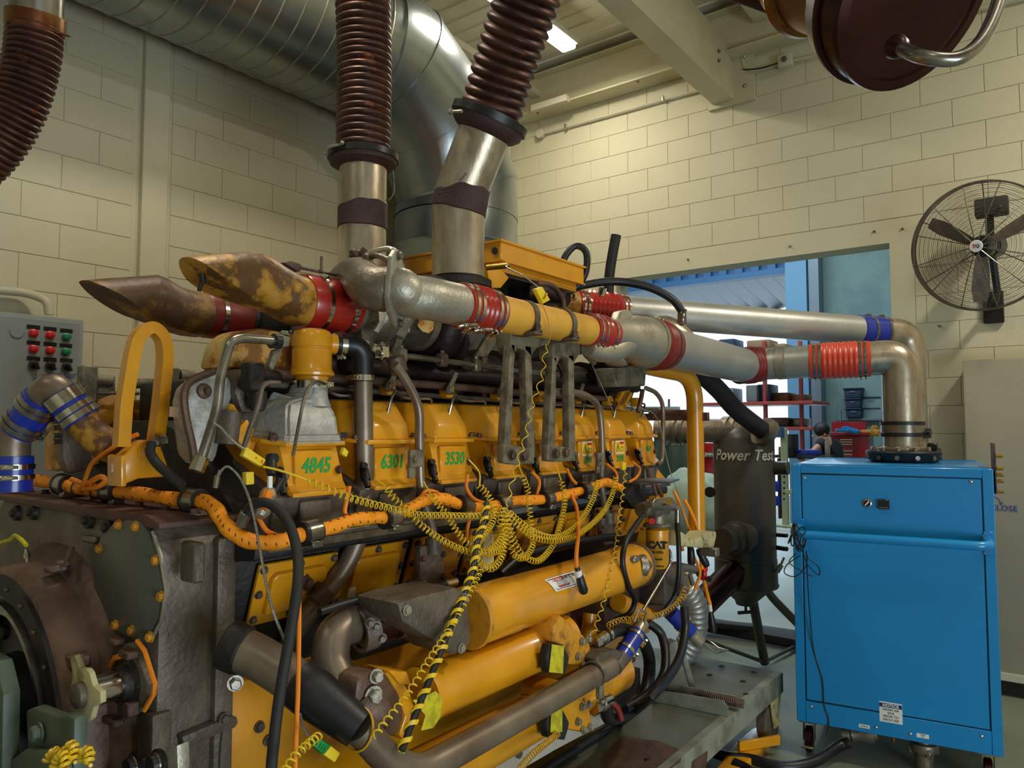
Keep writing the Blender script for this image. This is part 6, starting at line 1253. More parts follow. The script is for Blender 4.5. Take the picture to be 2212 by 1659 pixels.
ci = lambda c: min(range(nh), key=lambda k: (hz[k]-c).length)
for c in (pY(135, 1046, 1.07), pY(243, 1062, 1.08), pY(425, 1082, 1.11), pX(675, 1148, XS), pX(845, 1116, XS), pX(1002, 1094, XS), pX(1086, 1088, XS), pX(1182, 1077, XS), pX(1264, 1057, XS)):
    k = ci(c); hclamp(hz[k], fr_[k][0])
def cord(pts, r=.0065, m='orange_cord', nm='branch_cord'): return mk(nm, tube(smooth(pts, 7), r, 8), m, wh)
cord([pY(172, 1062, 1.05), pY(182, 1040, 1.02), pY(200, 1000, 1.0), pY(240, 970, 1.0), pY(270, 950, 1.02), pY(298, 938, 1.04)])
cord([pY(-20, 1056, 1.0), pY(20, 1052, 1.02), pY(42, 1046, 1.05)]); cord([pY(155, 1035, 1.05), pY(185, 1045, 1.04), pY(215, 1030, 1.04), pY(228, 1038, 1.05), pY(210, 1052, 1.04), pY(180, 1055, 1.04)], .008)
for k, x in enumerate((170, 205)): mk('cable_tie', ring(hz[ci(pY(x, 1058, 1.07))], fr_[8][0], .024, .0265, .004, 20), 'black', wh)
for pts in (((558, 1118), (575, 1145), (600, 1158)), ((755, 1050), (748, 1085), (745, 1105), (752, 1120)), ((905, 1080), (922, 1060), (950, 1068), (950, 1088)), ((1010, 1025), (1008, 1055), (1025, 1078), (1050, 1088)), ((1150, 1020), (1165, 1040), (1160, 1072)), ((1224, 1012), (1238, 1038), (1262, 1060), (1258, 1072), (1238, 1074)), ((1310, 1002), (1330, 1020), (1332, 1040), (1318, 1050)), ((1366, 998), (1382, 1012), (1376, 1030), (1358, 1042)), ((1015, 1120), (1010, 1140), (1008, 1165))):
    cord([pX(a, b_, -1.68) for a, b_ in pts])
cord([pX(a, b_, L) for a, b_, L in ((1234, 1068, -1.64), (1246, 1100, -1.6), (1249, 1150, -1.5), (1245, 1200, -1.40), (1246, 1232, -1.39))], .0075)
mk('black_plug', lathe(pX(1246, 1225, -1.39), pX(1263, 1285, -1.38)-pX(1246, 1225, -1.39), [(0, .010), (.03, .011), (.035, .015), (.09, .017), (.10, .012)], 12), 'rubber', wh)
mk('plug_label', lathe(pX(1248, 1232, -1.388), pX(1251, 1248, -1.388)-pX(1248, 1232, -1.388), [(0, .0125), (.03, .0135)], 12), 'white', wh)
# injector connectors and their leads
for i in range(8):
    yy = EY(i)-.115
    q = V((-1.78, yy, 1.56)); cn_ = mk('injector_connector', [lathe(q, (.6, -.2, -1), [(-.03, .006), (-.01, .014), (.03, .015), (.035, .010), (.055, .010)], 12), cyl(q+V((.01, -.01, .012)), q+V((.025, -.02, .022)), .010, 10)], 'rubber', E)
def misc(nm, geo, m, lab, cat, group=None): return tag(mk(nm, geo, m), lab, cat, group)
jc = thing('taped_connector', 'clear taped cable joint with orange core under the first cover', 'connector', pX(570, 1080, -1.66))
mk('tape_wrap', lathe(pX(585, 1055, -1.68), pX(560, 1115, -1.66)-pX(585, 1055, -1.68), [(0, .012), (.015, .022), (.05, .019), (.07, .024), (.085, .014)], 10), 'cast_pale', jc); mk('orange_core', cyl(pX(580, 1062, -1.655), pX(565, 1100, -1.645), .014, 8), 'orange_cord', jc); mk('white_label', box(pX(583, 1043, -1.67), (.008, .012, .035), .001), 'white', jc)
mk('black_boot', [lathe(pX(585, 985, -1.72), pX(586, 1030, -1.69)-pX(585, 985, -1.72), [(0, .014), (.04, .015), (.06, .010)], 12), cyl(pX(584, 990, -1.72), pX(594, 990, -1.70), .014, 12), cyl(pX(605, 1040, -1.70), pX(590, 1065, -1.68), .012, 10)], 'rubber', jc)
# ---- braided cable, black hose, orange strap
misc('braided_cable', tube(smooth([pX(466, 1052, -1.72), pX(470, 1030, -1.71), pX(490, 1008, -1.70), pX(515, 1028, -1.68), pX(534, 1065, -1.64), pX(549, 1120, -1.60), pX(560, 1180, -1.56), pX(573, 1250, -1.50), pX(590, 1320, -1.47), pX(618, 1392, -1.46)], 8), .0034, 6), 'braid', 'thin silver braided cable hanging past the orange harness bend', 'cable')
misc('braided_cable', tube(smooth([pX(648, 1540, -1.46), pX(655, 1570, -1.45), pX(668, 1590, -1.44), pX(682, 1602, -1.43)], 8), .003, 6), 'braid', 'thin silver braided cable ending at the green and yellow plug', 'cable')
misc('sensor_tip', [cyl(pX(466, 1052, -1.72), pX(470, 1028, -1.71), .008, 8), cyl(pX(472, 1026, -1.71), pX(476, 1016, -1.71), .005, 8)], 'chrome', 'small chrome crimp sleeve on the braided cable', 'fitting')
bh2 = thing('control_hose', 'long matt black hose hanging in front of the engine from a silver end', 'hose', pX(640, 1200, -1.5))
mk('hose_line', tube(smooth([pX(534, 1110, -1.68), pX(545, 1092, -1.66), pX(575, 1086, -1.62), pX(605, 1105, -1.58), pX(628, 1140, -1.54), pX(643, 1200, -1.49), pX(642, 1270, -1.44), pX(625, 1380, -1.42), pX(606, 1490, -1.41), pX(592, 1600, -1.40), pX(584, 1720, -1.40), pX(578, 2100, -1.42), pX(590, 2600, -1.45)], 8), .0125, 14), 'rubber_matt', bh2); mk('silver_end', cyl(pX(520, 1136, -1.70), pX(532, 1106, -1.68), .015, 8, .002), 'chrome_dull', bh2)
misc('black_strap', tube(smooth([pX(478, 1560, -1.86), pX(470, 1620, -1.86), pX(468, 1720, -1.86)], 5), .011, 10), 'rubber_matt', 'short black hose under the flywheel housing in front of the yellow pan', 'hose')
misc('orange_hanging_lead', tube(smooth([pX(641, 1150, -1.58), pX(645, 1220, -1.50), pX(646, 1340, -1.46), pX(644, 1480, -1.44), pX(641, 1560, -1.43), pX(636, 1720, -1.42), pX(632, 2100, -1.42), pX(640, 2600, -1.45)], 6), .0055, 8), 'orange_cord', 'orange cord hanging straight down beside the long black hose', 'cord')
misc('control_hose', tube(smooth([pX(328, 956, -2.0), pX(325, 978, -1.99), pX(340, 1002, -1.96), pX(365, 1025, -1.90), pX(395, 1050, -1.86)], 6), .013, 12), 'rubber_matt', 'short black hose crossing the yellow lifting bracket', 'hose')
misc('hose_fitting', [cyl(pX(332, 955, -2.0), pX(358, 950, -2.0), .013, 8), ring(pX(345, 952, -2.0), (0, 1, 0), .012, .017, .01, 12)], 'chrome_dull', 'black and chrome hose union beside the lifting eye', 'fitting')
# ---- thermocouple plugs
def plug(name, lab, pts, L, th, m, grp=None, ribs=False):
    t_ = thing(name, lab, 'plug', pX(*pts[0], -L), grp); mk('plug_body', prism([pX(a, b_, -L) for a, b_ in pts], (-th, 0, 0), .0025), m, t_); return t_
p1 = plug('yellow_plug', 'yellow two part plug with printed marks left of the first cover', ((525, 985), (533, 965), (575, 993), (566, 1009)), 1.66, .018, 'tag_yellow', 'yellow thermocouple plugs'); text('plug_print', '+ - K', pX(560, 994, -1.6595), pX(570, 1000, -1.66)-pX(530, 975, -1.66), (0, 0, 1), .014, 'red', p1)
p2 = plug('yellow_plug', 'small yellow plug hanging on a wire below and left of first cover', ((532, 1021), (549, 1019), (550, 1046), (533, 1048)), 1.70, .02, 'tag_yellow', 'yellow thermocouple plugs')
p3 = plug('yellow_plug', 'yellow plug beside the right edge of the aluminium cover', ((739, 980), (745, 966), (754, 976), (749, 988)), 1.66, .015, 'tag_yellow', 'yellow thermocouple plugs')
p4 = plug('yellow_plug', 'yellow two part plug on top of the yellow charge pipe', ((1158, 624), (1172, 619), (1189, 648), (1174, 656)), 1.55, .02, 'tag_yellow', 'yellow thermocouple plugs')
mk('plug_collar', box(pX(1175, 640, -1.55), (.022, .03, .003), 0, Matrix.Rotation(.9, 3, 'X')), 'coil_amber', p4)
p5 = thing('green_yellow_plug', 'green and yellow plug pair near the bottom edge beside the black elbow', 'plug', pX(705, 1620, -1.40)); mk('green_half', prism([pX(a, b_, -1.40) for a, b_ in ((678, 1612), (694, 1597), (716, 1611), (700, 1631))], (-.02, 0, 0), .003), 'green_plug', p5); mk('yellow_half', prism([pX(a, b_, -1.40) for a, b_ in ((700, 1631), (716, 1611), (736, 1627), (724, 1648))], (-.02, 0, 0), .003), 'tag_yellow', p5)
mk('grip_rib', [cyl(pX(690+k*5, 1602+k*4, -1.398), pX(684+k*5, 1612+k*4, -1.398), .0018, 5) for k in range(4)], 'green_plug', p5)
p6 = plug('yellow_plug', 'yellow plug on lead below the last warning sticker', ((1345, 1000), (1353, 998), (1353, 1015), (1345, 1016)), 1.60, .014, 'tag_yellow', 'yellow thermocouple plugs')
misc('plug_lead', tube(smooth([pX(461, 914, -1.72), pX(478, 925, -1.71), pX(500, 950, -1.68), pX(530, 972, -1.665)], 6), .0035, 6), 'cast_pale', 'pale thin lead running into the two part yellow plug', 'cable')
misc('thin_wire', tube(smooth([pX(1171, 655, -1.53), pX(1184, 690, -1.53), pX(1188, 715, -1.53), pX(1187, 735, -1.54), pX(1183, 745, -1.55)], 6), .0022, 6), 'coil_amber', 'thin yellow wire bending over the charge pipe', 'cable')
misc('thin_wire', tube([pX(1279, 788, -1.70), pX(1323, 885, -1.70)], .002, 5), 'cast_pale', 'thin pale wire running down behind the second pipe support', 'cable')
misc('thin_wire', tube(smooth([pX(1380, 880, -1.6), pX(1420, 905, -1.6), pX(1445, 1010, -1.55), pX(1470, 1080, -1.5), pX(1485, 1142, -1.45)], 6), .0022, 5), 'cast_pale', 'thin pale wire hanging in front of the yellow standpipe', 'cable')
# ---- coiled yellow leads
CN = 'yellow coiled thermocouple leads'
def cl_(lab, pts, R=.0075, wr=.0019, pitch=.0078, m='coil_yellow', L=1.55, pre=None):
    R *= 1.3; pitch *= 1.75; wr *= 1.12; P = [pX(q[0], q[1], -(q[2] if len(q) > 2 else L)) for q in pts]
    t_ = mk('coiled_lead', [coil(smooth(P, 8), R, wr, pitch)]+([tube(smooth([pX(q[0], q[1], -(q[2] if len(q) > 2 else L)) for q in pre]+[P[0]], 6), wr*1.3, 6)] if pre else []), m); tag(t_, lab, 'coiled cable', CN); return t_
cl_('yellow coiled lead from the two part plug sweeping across the steel pipe to the knot', ((665, 1038, 1.60), (720, 1062, 1.57), (770, 1080, 1.56), (840, 1098, 1.56), (900, 1112, 1.56), (960, 1114, 1.56), (1040, 1114, 1.56), (1085, 1105, 1.56)), pitch=.0105, pre=((568, 1008, 1.65), (600, 1015, 1.63), (640, 1028, 1.61)))
cl_('yellow coiled lead from cover 6301 crossing down to the lower knot', ((832, 1050, 1.62), (850, 1075, 1.6), (880, 1105, 1.58), (910, 1135, 1.56), (960, 1170, 1.54), (1020, 1195, 1.52), (1060, 1190, 1.52), (1088, 1160, 1.53), (1096, 1110, 1.55)), pitch=.0085, pre=((812, 1035, 1.65),))
cl_('yellow coiled lead from cover 3530 dropping to the lower loop', ((932, 1072, 1.62), (950, 1095, 1.60), (968, 1115, 1.58), (985, 1145, 1.56), (1015, 1180, 1.53), (1050, 1192, 1.51), (1080, 1165, 1.52), (1092, 1120, 1.54)), pre=((915, 1040, 1.66), (925, 1058, 1.64)))
cl_('yellow coiled lead hanging from the fourth cover into the knot', ((1036, 1050, 1.62), (1055, 1072, 1.60), (1068, 1100, 1.57), (1062, 1130, 1.55), (1040, 1160, 1.53), (1025, 1190, 1.51), (1035, 1215, 1.50), (1060, 1228, 1.49), (1082, 1205, 1.50), (1090, 1160, 1.52)), R=.0085, pitch=.0078, pre=((1012, 992, 1.66), (1035, 1020, 1.64)))
cl_('yellow coiled lead hanging behind the first pipe support', ((1130, 1030, 1.60), (1140, 1060, 1.60), (1144, 1100, 1.58), (1148, 1145, 1.56), (1150, 1180, 1.53), (1130, 1205, 1.51), (1108, 1195, 1.51), (1100, 1150, 1.53), (1094, 1115, 1.55)), pitch=.0085, pre=((1120, 1005, 1.63),))
cl_('yellow coiled lead hanging below the second pipe support in a loop', ((1212, 1038, 1.60), (1220, 1075, 1.58), (1216, 1110, 1.56), (1205, 1150, 1.54), (1190, 1185, 1.52), (1160, 1212, 1.50), (1125, 1195, 1.51), (1105, 1150, 1.53), (1095, 1112, 1.55)), pitch=.0085, pre=((1201, 1006, 1.63),))
cl_('upper yellow coiled lead swagging right to the second drain tube', ((1292, 1038, 1.60), (1280, 1080, 1.57), (1250, 1130, 1.54), (1205, 1160, 1.52), (1160, 1152, 1.52), (1120, 1125, 1.54), (1098, 1105, 1.55)), pitch=.0090)
cl_('lower yellow coiled lead swagging right to the seventh cover', ((1330, 1030, 1.60), (1322, 1070, 1.58), (1300, 1110, 1.55), (1255, 1150, 1.52), (1205, 1168, 1.51), (1150, 1160, 1.52), (1112, 1130, 1.54), (1096, 1108, 1.55)), pitch=.0090)
cl_('yellow coiled lead gathered tight at the centre of the knot', ((1090, 1095, 1.54), (1082, 1130, 1.53), (1090, 1160, 1.52), (1080, 1185, 1.51), (1050, 1196, 1.50)), R=.0095, pitch=.008)
cl_('loose wavy yellow lead falling from charge pipe past the first support', ((1184, 745, 1.55), (1176, 770, 1.55), (1172, 810, 1.55), (1158, 850, 1.55), (1146, 890, 1.55), (1138, 930, 1.55), (1126, 975, 1.55), (1112, 1020, 1.55), (1102, 1060, 1.55), (1096, 1095, 1.55)), R=.0062, pitch=.032)
cl_('loose wavy yellow lead falling from the last sticker down to the lower cooler', ((1352, 1015, 1.58), (1348, 1050, 1.56), (1340, 1110, 1.52), (1334, 1160, 1.48), (1326, 1215, 1.42), (1312, 1270, 1.40), (1298, 1320, 1.40), (1282, 1368, 1.40)), R=.006, pitch=.022)
cl_('amber coiled lead crossing under the fuel pump', ((1312, 1352, 1.40), (1340, 1340, 1.40), (1380, 1336, 1.38), (1430, 1326, 1.37), (1465, 1300, 1.37), (1480, 1270, 1.38)), m='coil_amber', R=.008, pitch=.014)
cl_('loose wavy yellow lead running down left of the twisted bundle', ((1040, 1230, 1.47), (1010, 1290, 1.42), (970, 1360, 1.38), (930, 1420, 1.36), (880, 1500, 1.34), (840, 1550, 1.33), (810, 1590, 1.32)), R=.0065, pitch=.0125)
cl_('amber coiled lead below the white mounting rail', ((1205, 1585, 1.36), (1180, 1605, 1.34), (1150, 1630, 1.32), (1120, 1665, 1.30)), m='coil_amber', R=.007, pitch=.0085)
cl_('yellow coiled lead at the bottom edge beside the orange cord', ((690, 1588, 1.36), (665, 1608, 1.34), (640, 1630, 1.33), (615, 1665, 1.32)), R=.007, pitch=.0095)
# twisted black and yellow bundle
tw = thing('twisted_cable_bundle', 'black hose wound with yellow leads running down to the lower left', 'cable bundle', pX(1010, 1250, -1.45))
P = smooth([pX(*q[:2], -q[2]) for q in ((1052, 1085, 1.56), (1045, 1130, 1.53), (1030, 1175, 1.50), (1022, 1230, 1.46), (1000, 1290, 1.42), (975, 1350, 1.39), (945, 1425, 1.36), (915, 1500, 1.34), (885, 1575, 1.32), (868, 1622, 1.31))], 8)
mk('black_core', tube(P, .0085, 10), 'rubber', tw); q_, L_ = resample(P, .004); fr2 = frames(q_)
for j in range(3):
    h = []
    for i, p in enumerate(q_): a = 2*math.pi*(i*.004/.043)+j*.55; h.append(p+fr2[i][1]*math.cos(a)*.0115+fr2[i][2]*math.sin(a)*.0115)
    mk('yellow_strand', tube(h, .0029, 6), 'coil_yellow', tw)
rp_ = thing('yellow_rope_coil', 'bundle of thick yellow coiled rope at the bottom left edge', 'rope', pD(140, 1650, 1.5))
for k, (a, b_, rr_) in enumerate(((110, 1652, .022), (145, 1640, .024), (178, 1646, .018), (125, 1668, .03))):
    c = pD(a, b_, 1.5-.01*k); mk('rope_loop', [coil([c+V((math.cos(t)*.02, math.sin(t)*.01, math.sin(t)*rr_)) for t in [math.pi*i/10 for i in range(11)]], .007, .004, .010, 6, 9)], 'coil_yellow', rp_)
# knot fittings behind
misc('knot_clamp', [box(pX(1050, 1175, -1.6), (.03, .06, .07), .01), lathe(pX(1045, 1210, -1.58), (1, 0, 0), [(0, .03), (.02, .03), (.03, .015)], 16)], 'cream', 'cream metal bracket half hidden behind the coiled leads', 'bracket')
# ---- fittings above the turbo
uf = mk('oil_feed_pipe', [tube(fillet([pD(775, 552, 2.55), pD(800, 545, 2.55), pD(850, 533, 2.55), pD(868, 570, 2.5), pD(869, 588, 2.45)], .04, 5), .010, 12)], 'chrome', E)
mk('oil_feed_union', [box(pD(770, 550, 2.55), (.03, .05, .03), .006), cyl(pD(772, 562, 2.55), pD(790, 538, 2.55), .014, 6), cyl(pD(780, 565, 2.5), pD(800, 552, 2.5), .012, 6)], 'iron_brown', E)
mk('braided_oil_hose', [tube(smooth([pD(795, 558, 2.45), pD(812, 552, 2.42), pD(835, 560, 2.38), pD(852, 572, 2.36)], 6), .010, 12), box(pD(795, 560, 2.44), (.03, .03, .03), .004)], 'cast_grey', E)
mk('oil_return_hose', [tube(smooth([pX(893, 680, -1.80), pX(885, 695, -1.78), pX(872, 712, -1.77)], 5), .012, 12), cyl(pX(872, 712, -1.77), pX(862, 730, -1.77), .017, 8), cyl(pX(862, 730, -1.77), pX(852, 765, -1.80), .014, 6)], 'khaki', E)
mk('actuator_bracket', [prism([pX(a, b_, -1.84) for a, b_ in ((818, 672), (835, 678), (830, 700), (818, 720), (810, 715), (820, 695))], (-.01, 0, 0), .002)], 'cast_pale', E)
mk('brown_bent_tube', tube(fillet([pX(1160, 612, -1.95), pX(1195, 615, -1.95), pX(1218, 650, -1.95), pX(1216, 672, -1.95)], .05, 5), .013, 10), 'iron_brown', E)
mk('silver_fitting', [cyl(pD(1298, 640, 4.1), pD(1302, 622, 4.1), .022, 8), cyl(pD(1240, 645, 4.1), pD(1241, 636, 4.1), .02, 8)], 'chrome', E)
# dyno frame bottom left
dy = thing('dynamometer_frame', 'grey-green steel dynamometer frame at the bottom left corner', 'frame', (-2.3, .5, 0))
mk('frame_bracket', [prism([pY(a, b_, .78) for a, b_ in ((55, 1535), (72, 1528), (125, 1548), (145, 1545), (160, 1552), (158, 1700), (62, 1700))], (0, .03, 0), .006), bolt(pY(86, 1582, .775), (0, -1, 0), .018, .02)], 'dyno_green', dy)
mk('frame_body', [boxab((-3.1, .05, .05), (-2.06, .70, .62), .02), prism([pY(a, b_, .74) for a, b_ in ((-60, 1400), (-10, 1430), (6, 1500), (2, 1720), (-60, 1720))], (0, .04, 0), .006), prism([pY(a, b_, .76) for a, b_ in ((5, 1656), (55, 1618), (130, 1625), (150, 1730), (5, 1730))], (0, .02, 0), .004)], 'dyno_green', dy)
# ================================================================ WORKSHOP BEYOND THE OPENING
YF = 13.0
struct(mk('wall_far', [boxab((-12, YF, 0), (-7.0, YF+.2, 7)), boxab((-7.0, YF, 4.36), (-3.70, YF+.2, 7)), boxab((-3.70, YF, 0), (6, YF+.2, 7))], 'workshop_wall', sm=False))
struct(mk('wall_side', [boxab((-12.2, 6.3, 0), (-12, YF, 7)), boxab((6, 6.3, 0), (6.2, YF, 7))], 'workshop_wall', sm=False))
struct(mk('ceiling_workshop', boxab((-12.2, 6.29, 6.0), (6.2, YF+.2, 6.1)), 'ceiling_paint', sm=False))
struct(mk('wall_back_upper', boxab((-12, 6.1, ZT+.1), (6, 6.3, 6.1)), 'workshop_wall', sm=False))
struct(mk('trim_6', [boxab((-7.2, YF-.25, 4.30), (-3.6, YF-.02, 4.40)), boxab((-7.2, YF-.25, 4.62), (-3.6, YF-.02, 4.75)), boxab((-7.2, YF-.05, 4.40), (-3.6, YF-.02, 4.62))], 'door_blue', sm=False))
for k in range(12): mk('slot_rib', boxab((-7.0+k*.29, YF-.14, 4.40), (-6.86+k*.29, YF-.10, 4.62)), 'door_blue', bpy.data.objects['trim_6'], sm=False)
struct(mk('trim_7', [boxab((-3.74, YF-.35, 0), (-3.40, YF-.02, 4.9)), boxab((-7.15, YF-.3, 0), (-6.98, YF-.02, 4.5))], 'column_blue', sm=False))
struct(mk('trim_8', [boxab((-3.38, YF-.30, 0), (-3.22, YF-.02, 6))], 'shelf_steel', sm=False))
# awning outside
aw = thing('awning', 'pale corrugated awning outside the far roller door', 'awning', (-5.3, 15, 0))
vs = []; fs = []; n = 60
for k in range(n+1):
    x = -9+7*k/n; z = .05*math.sin(k*2.1); vs += [V((x, YF+.4, 4.9+z)), V((x, 17.0, 4.35+z)), V((x, YF+.4, 4.92+z)), V((x, 17.0, 4.37+z))]
for k in range(n): a = k*4; fs += [(a, a+1, a+5, a+4), (a+2, a+6, a+7, a+3), (a+1, a+3, a+7, a+5)]
mk('roof_sheet', (vs, fs), 'shelf_steel', aw); mk('post', [cyl((-9, 17, 0), (-9, 17, 4.3), .06, 10)], 'shelf_steel', aw); mk('post', [cyl((-2, 17, 0), (-2, 17, 4.3), .06, 10)], 'shelf_steel', aw); mk('purlin', [boxab((-9, 16.9, 4.2), (-2, 17, 4.33))], 'shelf_steel', aw)
def bxp(x0, y0, x1, y1, zd, th=.3, bev=.006):
    "box whose front face spans the pixel rectangle at depth zd, axis aligned"
    c = pD((x0+x1)/2, (y0+y1)/2, zd); w_ = (x1-x0)/FPX*zd*.98; h_ = (y1-y0)/FPX*zd; return box(c+V((0, th/2, 0)), (w_*1.15, th, h_), bev)
# shelving rack
rk = thing('pallet_rack', 'steel and red pallet rack standing before the bright far door', 'rack', pD(1620, 1000, 11))
for x in (1500, 1652, 1730): mk('upright', bxp(x-3, 735, x+3, 1060, 10.8, .08), 'shelf_red' if x > 1600 else 'shelf_steel', rk)
for x in (1500, 1652, 1730): mk('upright', bxp(x-3, 735, x+3, 1060, 11.8, .08), 'shelf_steel', rk)
for y0_, m in ((764, 'shelf_steel'), (868, 'shelf_red'), (922, 'shelf_red')): mk('shelf_beam', bxp(1498, y0_, 1735, y0_+7, 10.8, .9), m, rk)
for k, (x0, y0_, x1, y1, m, lab, cat) in enumerate(((1503, 735, 1545, 764, 'door_blue', 'dark blue carton on the left of the top rack shelf', 'box'), (1553, 732, 1585, 764, 'bin_blue', 'dark drum shape on the top rack shelf beside the carton', 'box'), (1615, 734, 1660, 764, 'cardboard', 'brown cardboard box on top rack shelf', 'box'), (1672, 742, 1695, 764, 'cardboard', 'small brown box at the right of the top rack shelf', 'box'),
     (1562, 838, 1583, 868, 'panel_grey', 'pale bagged parts on middle rack shelf', 'box'), (1612, 832, 1634, 868, 'panel_grey', 'grey carton standing on the middle rack shelf', 'box'), (1636, 830, 1662, 868, 'bin_blue', 'dark bin beside the grey carton', 'box'), (1668, 848, 1700, 868, 'wood', 'flat wooden crate on middle rack shelf', 'crate'), (1702, 852, 1736, 868, 'cardboard', 'flat brown carton at the right end of the middle rack shelf', 'box'),
     (1664, 902, 1700, 922, 'iron_brown', 'dark wrapped bundle on the lower rack shelf', 'bundle'), (1702, 903, 1734, 922, 'cast_grey', 'grey wrapped bundle on the lower rack shelf', 'bundle'))):
    o = mk('stored_box', bxp(x0, y0_, x1, y1, 11.0, .4, .02), m); tag(o, lab, cat)
gu = thing('perforated_post', 'pale green perforated steel post behind the tank', 'post', pD(1693, 1100, 7))
mk('post', bxp(1688, 925, 1700, 1140, 7.2, .05), 'pale_green', gu); 
for k in range(9): mk('hole', bxp(1692, 1028+k*12, 1695, 1032+k*12, 7.19, .01, 0), 'iron_dark', gu)
mk('arm', [bxp(1696, 1058, 1712, 1068, 7.1, .05), bxp(1672, 1135, 1712, 1140, 7.1, .2)], 'pale_green', gu); mk('blue_vice', bxp(1670, 922, 1688, 945, 7.2, .12), 'door_blue', gu)
bn = thing('work_bench', 'cluttered work bench with blue bins before the far door', 'bench', pD(1710, 990, 9.5))
mk('bench_top', bxp(1675, 984, 1770, 990, 9.5, .8), 'iron_dark', bn); mk('bench_leg', bxp(1680, 990, 1685, 1120, 9.5, .1), 'iron_dark', bn); mk('bench_leg', bxp(1760, 990, 1765, 1120, 9.5, .1), 'iron_dark', bn)
for k, (x0, y0_, x1, y1, m, lab) in enumerate(((1722, 972, 1762, 984, 'blue_sil', 'blue parts tray on the bench by the person'), (1682, 965, 1696, 984, 'iron_brown', 'brown machine part on the bench'), (1700, 938, 1712, 984, 'iron_dark', 'tall dark fixture standing on bench'), (1660, 1040, 1682, 1062, 'blue_sil', 'blue bin stacked under the bench, upper'), (1660, 1072, 1682, 1092, 'blue_sil', 'blue bin under the bench, lower'))):
    tag(mk('bench_item', bxp(x0, y0_, x1, y1, 9.45, .25, .01), m), lab, 'bin' if 'bin' in lab or 'tray' in lab else 'machine part')
# crates on shelf
shf = thing('storage_shelf', 'grey steel shelf unit carrying dark crates behind the steel pipes', 'shelf', pD(1860, 1000, 11.9))
mk('shelf_board', bxp(1816, 903, 1915, 909, 11.9, .6), 'shelf_steel', shf); mk('shelf_board', bxp(1865, 944, 1915, 948, 11.9, .6), 'shelf_steel', shf)
for x in (1816, 1912): mk('upright', bxp(x-2, 885, x+2, 1060, 11.9, .05), 'shelf_steel', shf)
def crate(x0, y0_, x1, y1, lab):
    t_ = thing('storage_crate', lab, 'crate', pD((x0+x1)/2, y1, 11.9), 'dark blue plastic crates'); c = pD((x0+x1)/2, (y0_+y1)/2, 11.9)+V((0, .25, 0)); w_ = (x1-x0)/FPX*11.9*1.05; h_ = (y1-y0_)/FPX*11.9
    mk('tub', [prism([c+V((-w_*.42, -.2, -h_*.48)), c+V((w_*.42, -.2, -h_*.48)), c+V((w_*.48, -.2, h_*.36)), c+V((-w_*.48, -.2, h_*.36))], (0, .4, 0), .01)], 'bin_blue', t_); mk('lid', box(c+V((0, 0, h_*.42)), (w_*1.04, .46, h_*.12), .01), 'bin_blue', t_)
    mk('handle', box(c+V((0, -.205, h_*.1)), (w_*.3, .02, h_*.12), .004), 'shelf_steel', t_)
crate(1822, 837, 1858, 860, 'dark crate at the top of the left stack of three'); crate(1824, 860, 1856, 881, 'dark crate in the middle of the left stack'); crate(1826, 881, 1858, 903, 'dark crate with white tag at the foot of left stack'); crate(1862, 856, 1898, 880, 'dark crate at the top of the right stack of two'); crate(1862, 880, 1898, 903, 'dark crate at the foot of right stack')
tcst = thing('tool_chest', 'red tool chest with open lid and slim drawers beside the person', 'tool chest', pD(1835, 1000, 11))
mk('chest_body', bxp(1800, 936, 1866, 1062, 11.3, .5, .01), 'chest_red', tcst); mk('chest_lid', bxp(1802, 911, 1864, 936, 11.7, .04), 'chest_red', tcst); mk('chest_top_tray', bxp(1796, 934, 1866, 940, 11.28, .5), 'chest_red', tcst)
for k, y_ in enumerate((949, 954, 959, 973, 981)): mk('drawer_handle', bxp(1817, y_, 1839, y_+1.6, 11.28, .03, 0), 'chrome', tcst)
tag(mk('blue_cloth', [box(pD(1832, 929, 11.0)+V((0, .2, 0)), (.24, .2, .07), .03, Matrix.Rotation(.3, 3, 'Y')), box(pD(1815, 930, 11.0)+V((0, .2, 0)), (.2, .18, .05), .02)], 'cabinet_blue'), 'crumpled blue cloth lying on the red tool chest', 'cloth')
tag(mk('yellow_tools', [box(pD(1882, 935, 11.3), (.3, .1, .10), .03), box(pD(1890, 930, 11.3), (.1, .1, .16), .03)], 'yellow_worn'), 'heap of yellow tools on the shelf right of the red chest', 'tools')
# green tank and covered pallet
gt = thing('green_tank', 'dark green tank partly hidden behind yellow standpipe', 'tank', pD(1475, 1100, 7.2)); g0 = pD(1470, 1160, 7.2); mk('tank_shell', lathe((g0.x, g0.y, g0.z), (0, 0, 1), [(0, .26), (.9, .26), (1.0, .2), (1.05, .05)], 32), 'tank_green', gt)
bendtext('tank_lettering', 'Power', pD(1470, 955, 7.0).z, .10, 'panel_grey', gt, g0, .262, math.atan2(-g0.y, -g0.x), ext=.001, bold=.001, shear=.25)
rcb = thing('red_machine', 'dark red machine cabinet beside the tank with a grey name strip', 'machine', pD(1530, 1020, 6.9)); mk('cabinet_shell', bxp(1518, 957, 1548, 1085, 6.9, .4, .01), 'chest_red', rcb); mk('name_strip', bxp(1520, 977, 1545, 988, 6.88, .02, 0), 'shelf_steel', rcb); text('strip_lettering', 'CUMMINS', pD(1533, 982.5, 6.87), (1, 0, 0), (0, 0, 1), .04, 'white', rcb, ext=.001, bold=.0008)
bm = bmesh.new(); bmesh.ops.create_icosphere(bm, subdivisions=4, radius=1); cc_ = pD(1490, 1095, 6.7)
import mathutils.noise as mn
for v in bm.verts: n_ = mn.noise(v.co*2.2)*.25+mn.noise(v.co*5)*.1; v.co = V((v.co.x*(.34+n_*.2), v.co.y*.3, v.co.z*(.33+n_*.25)))+cc_
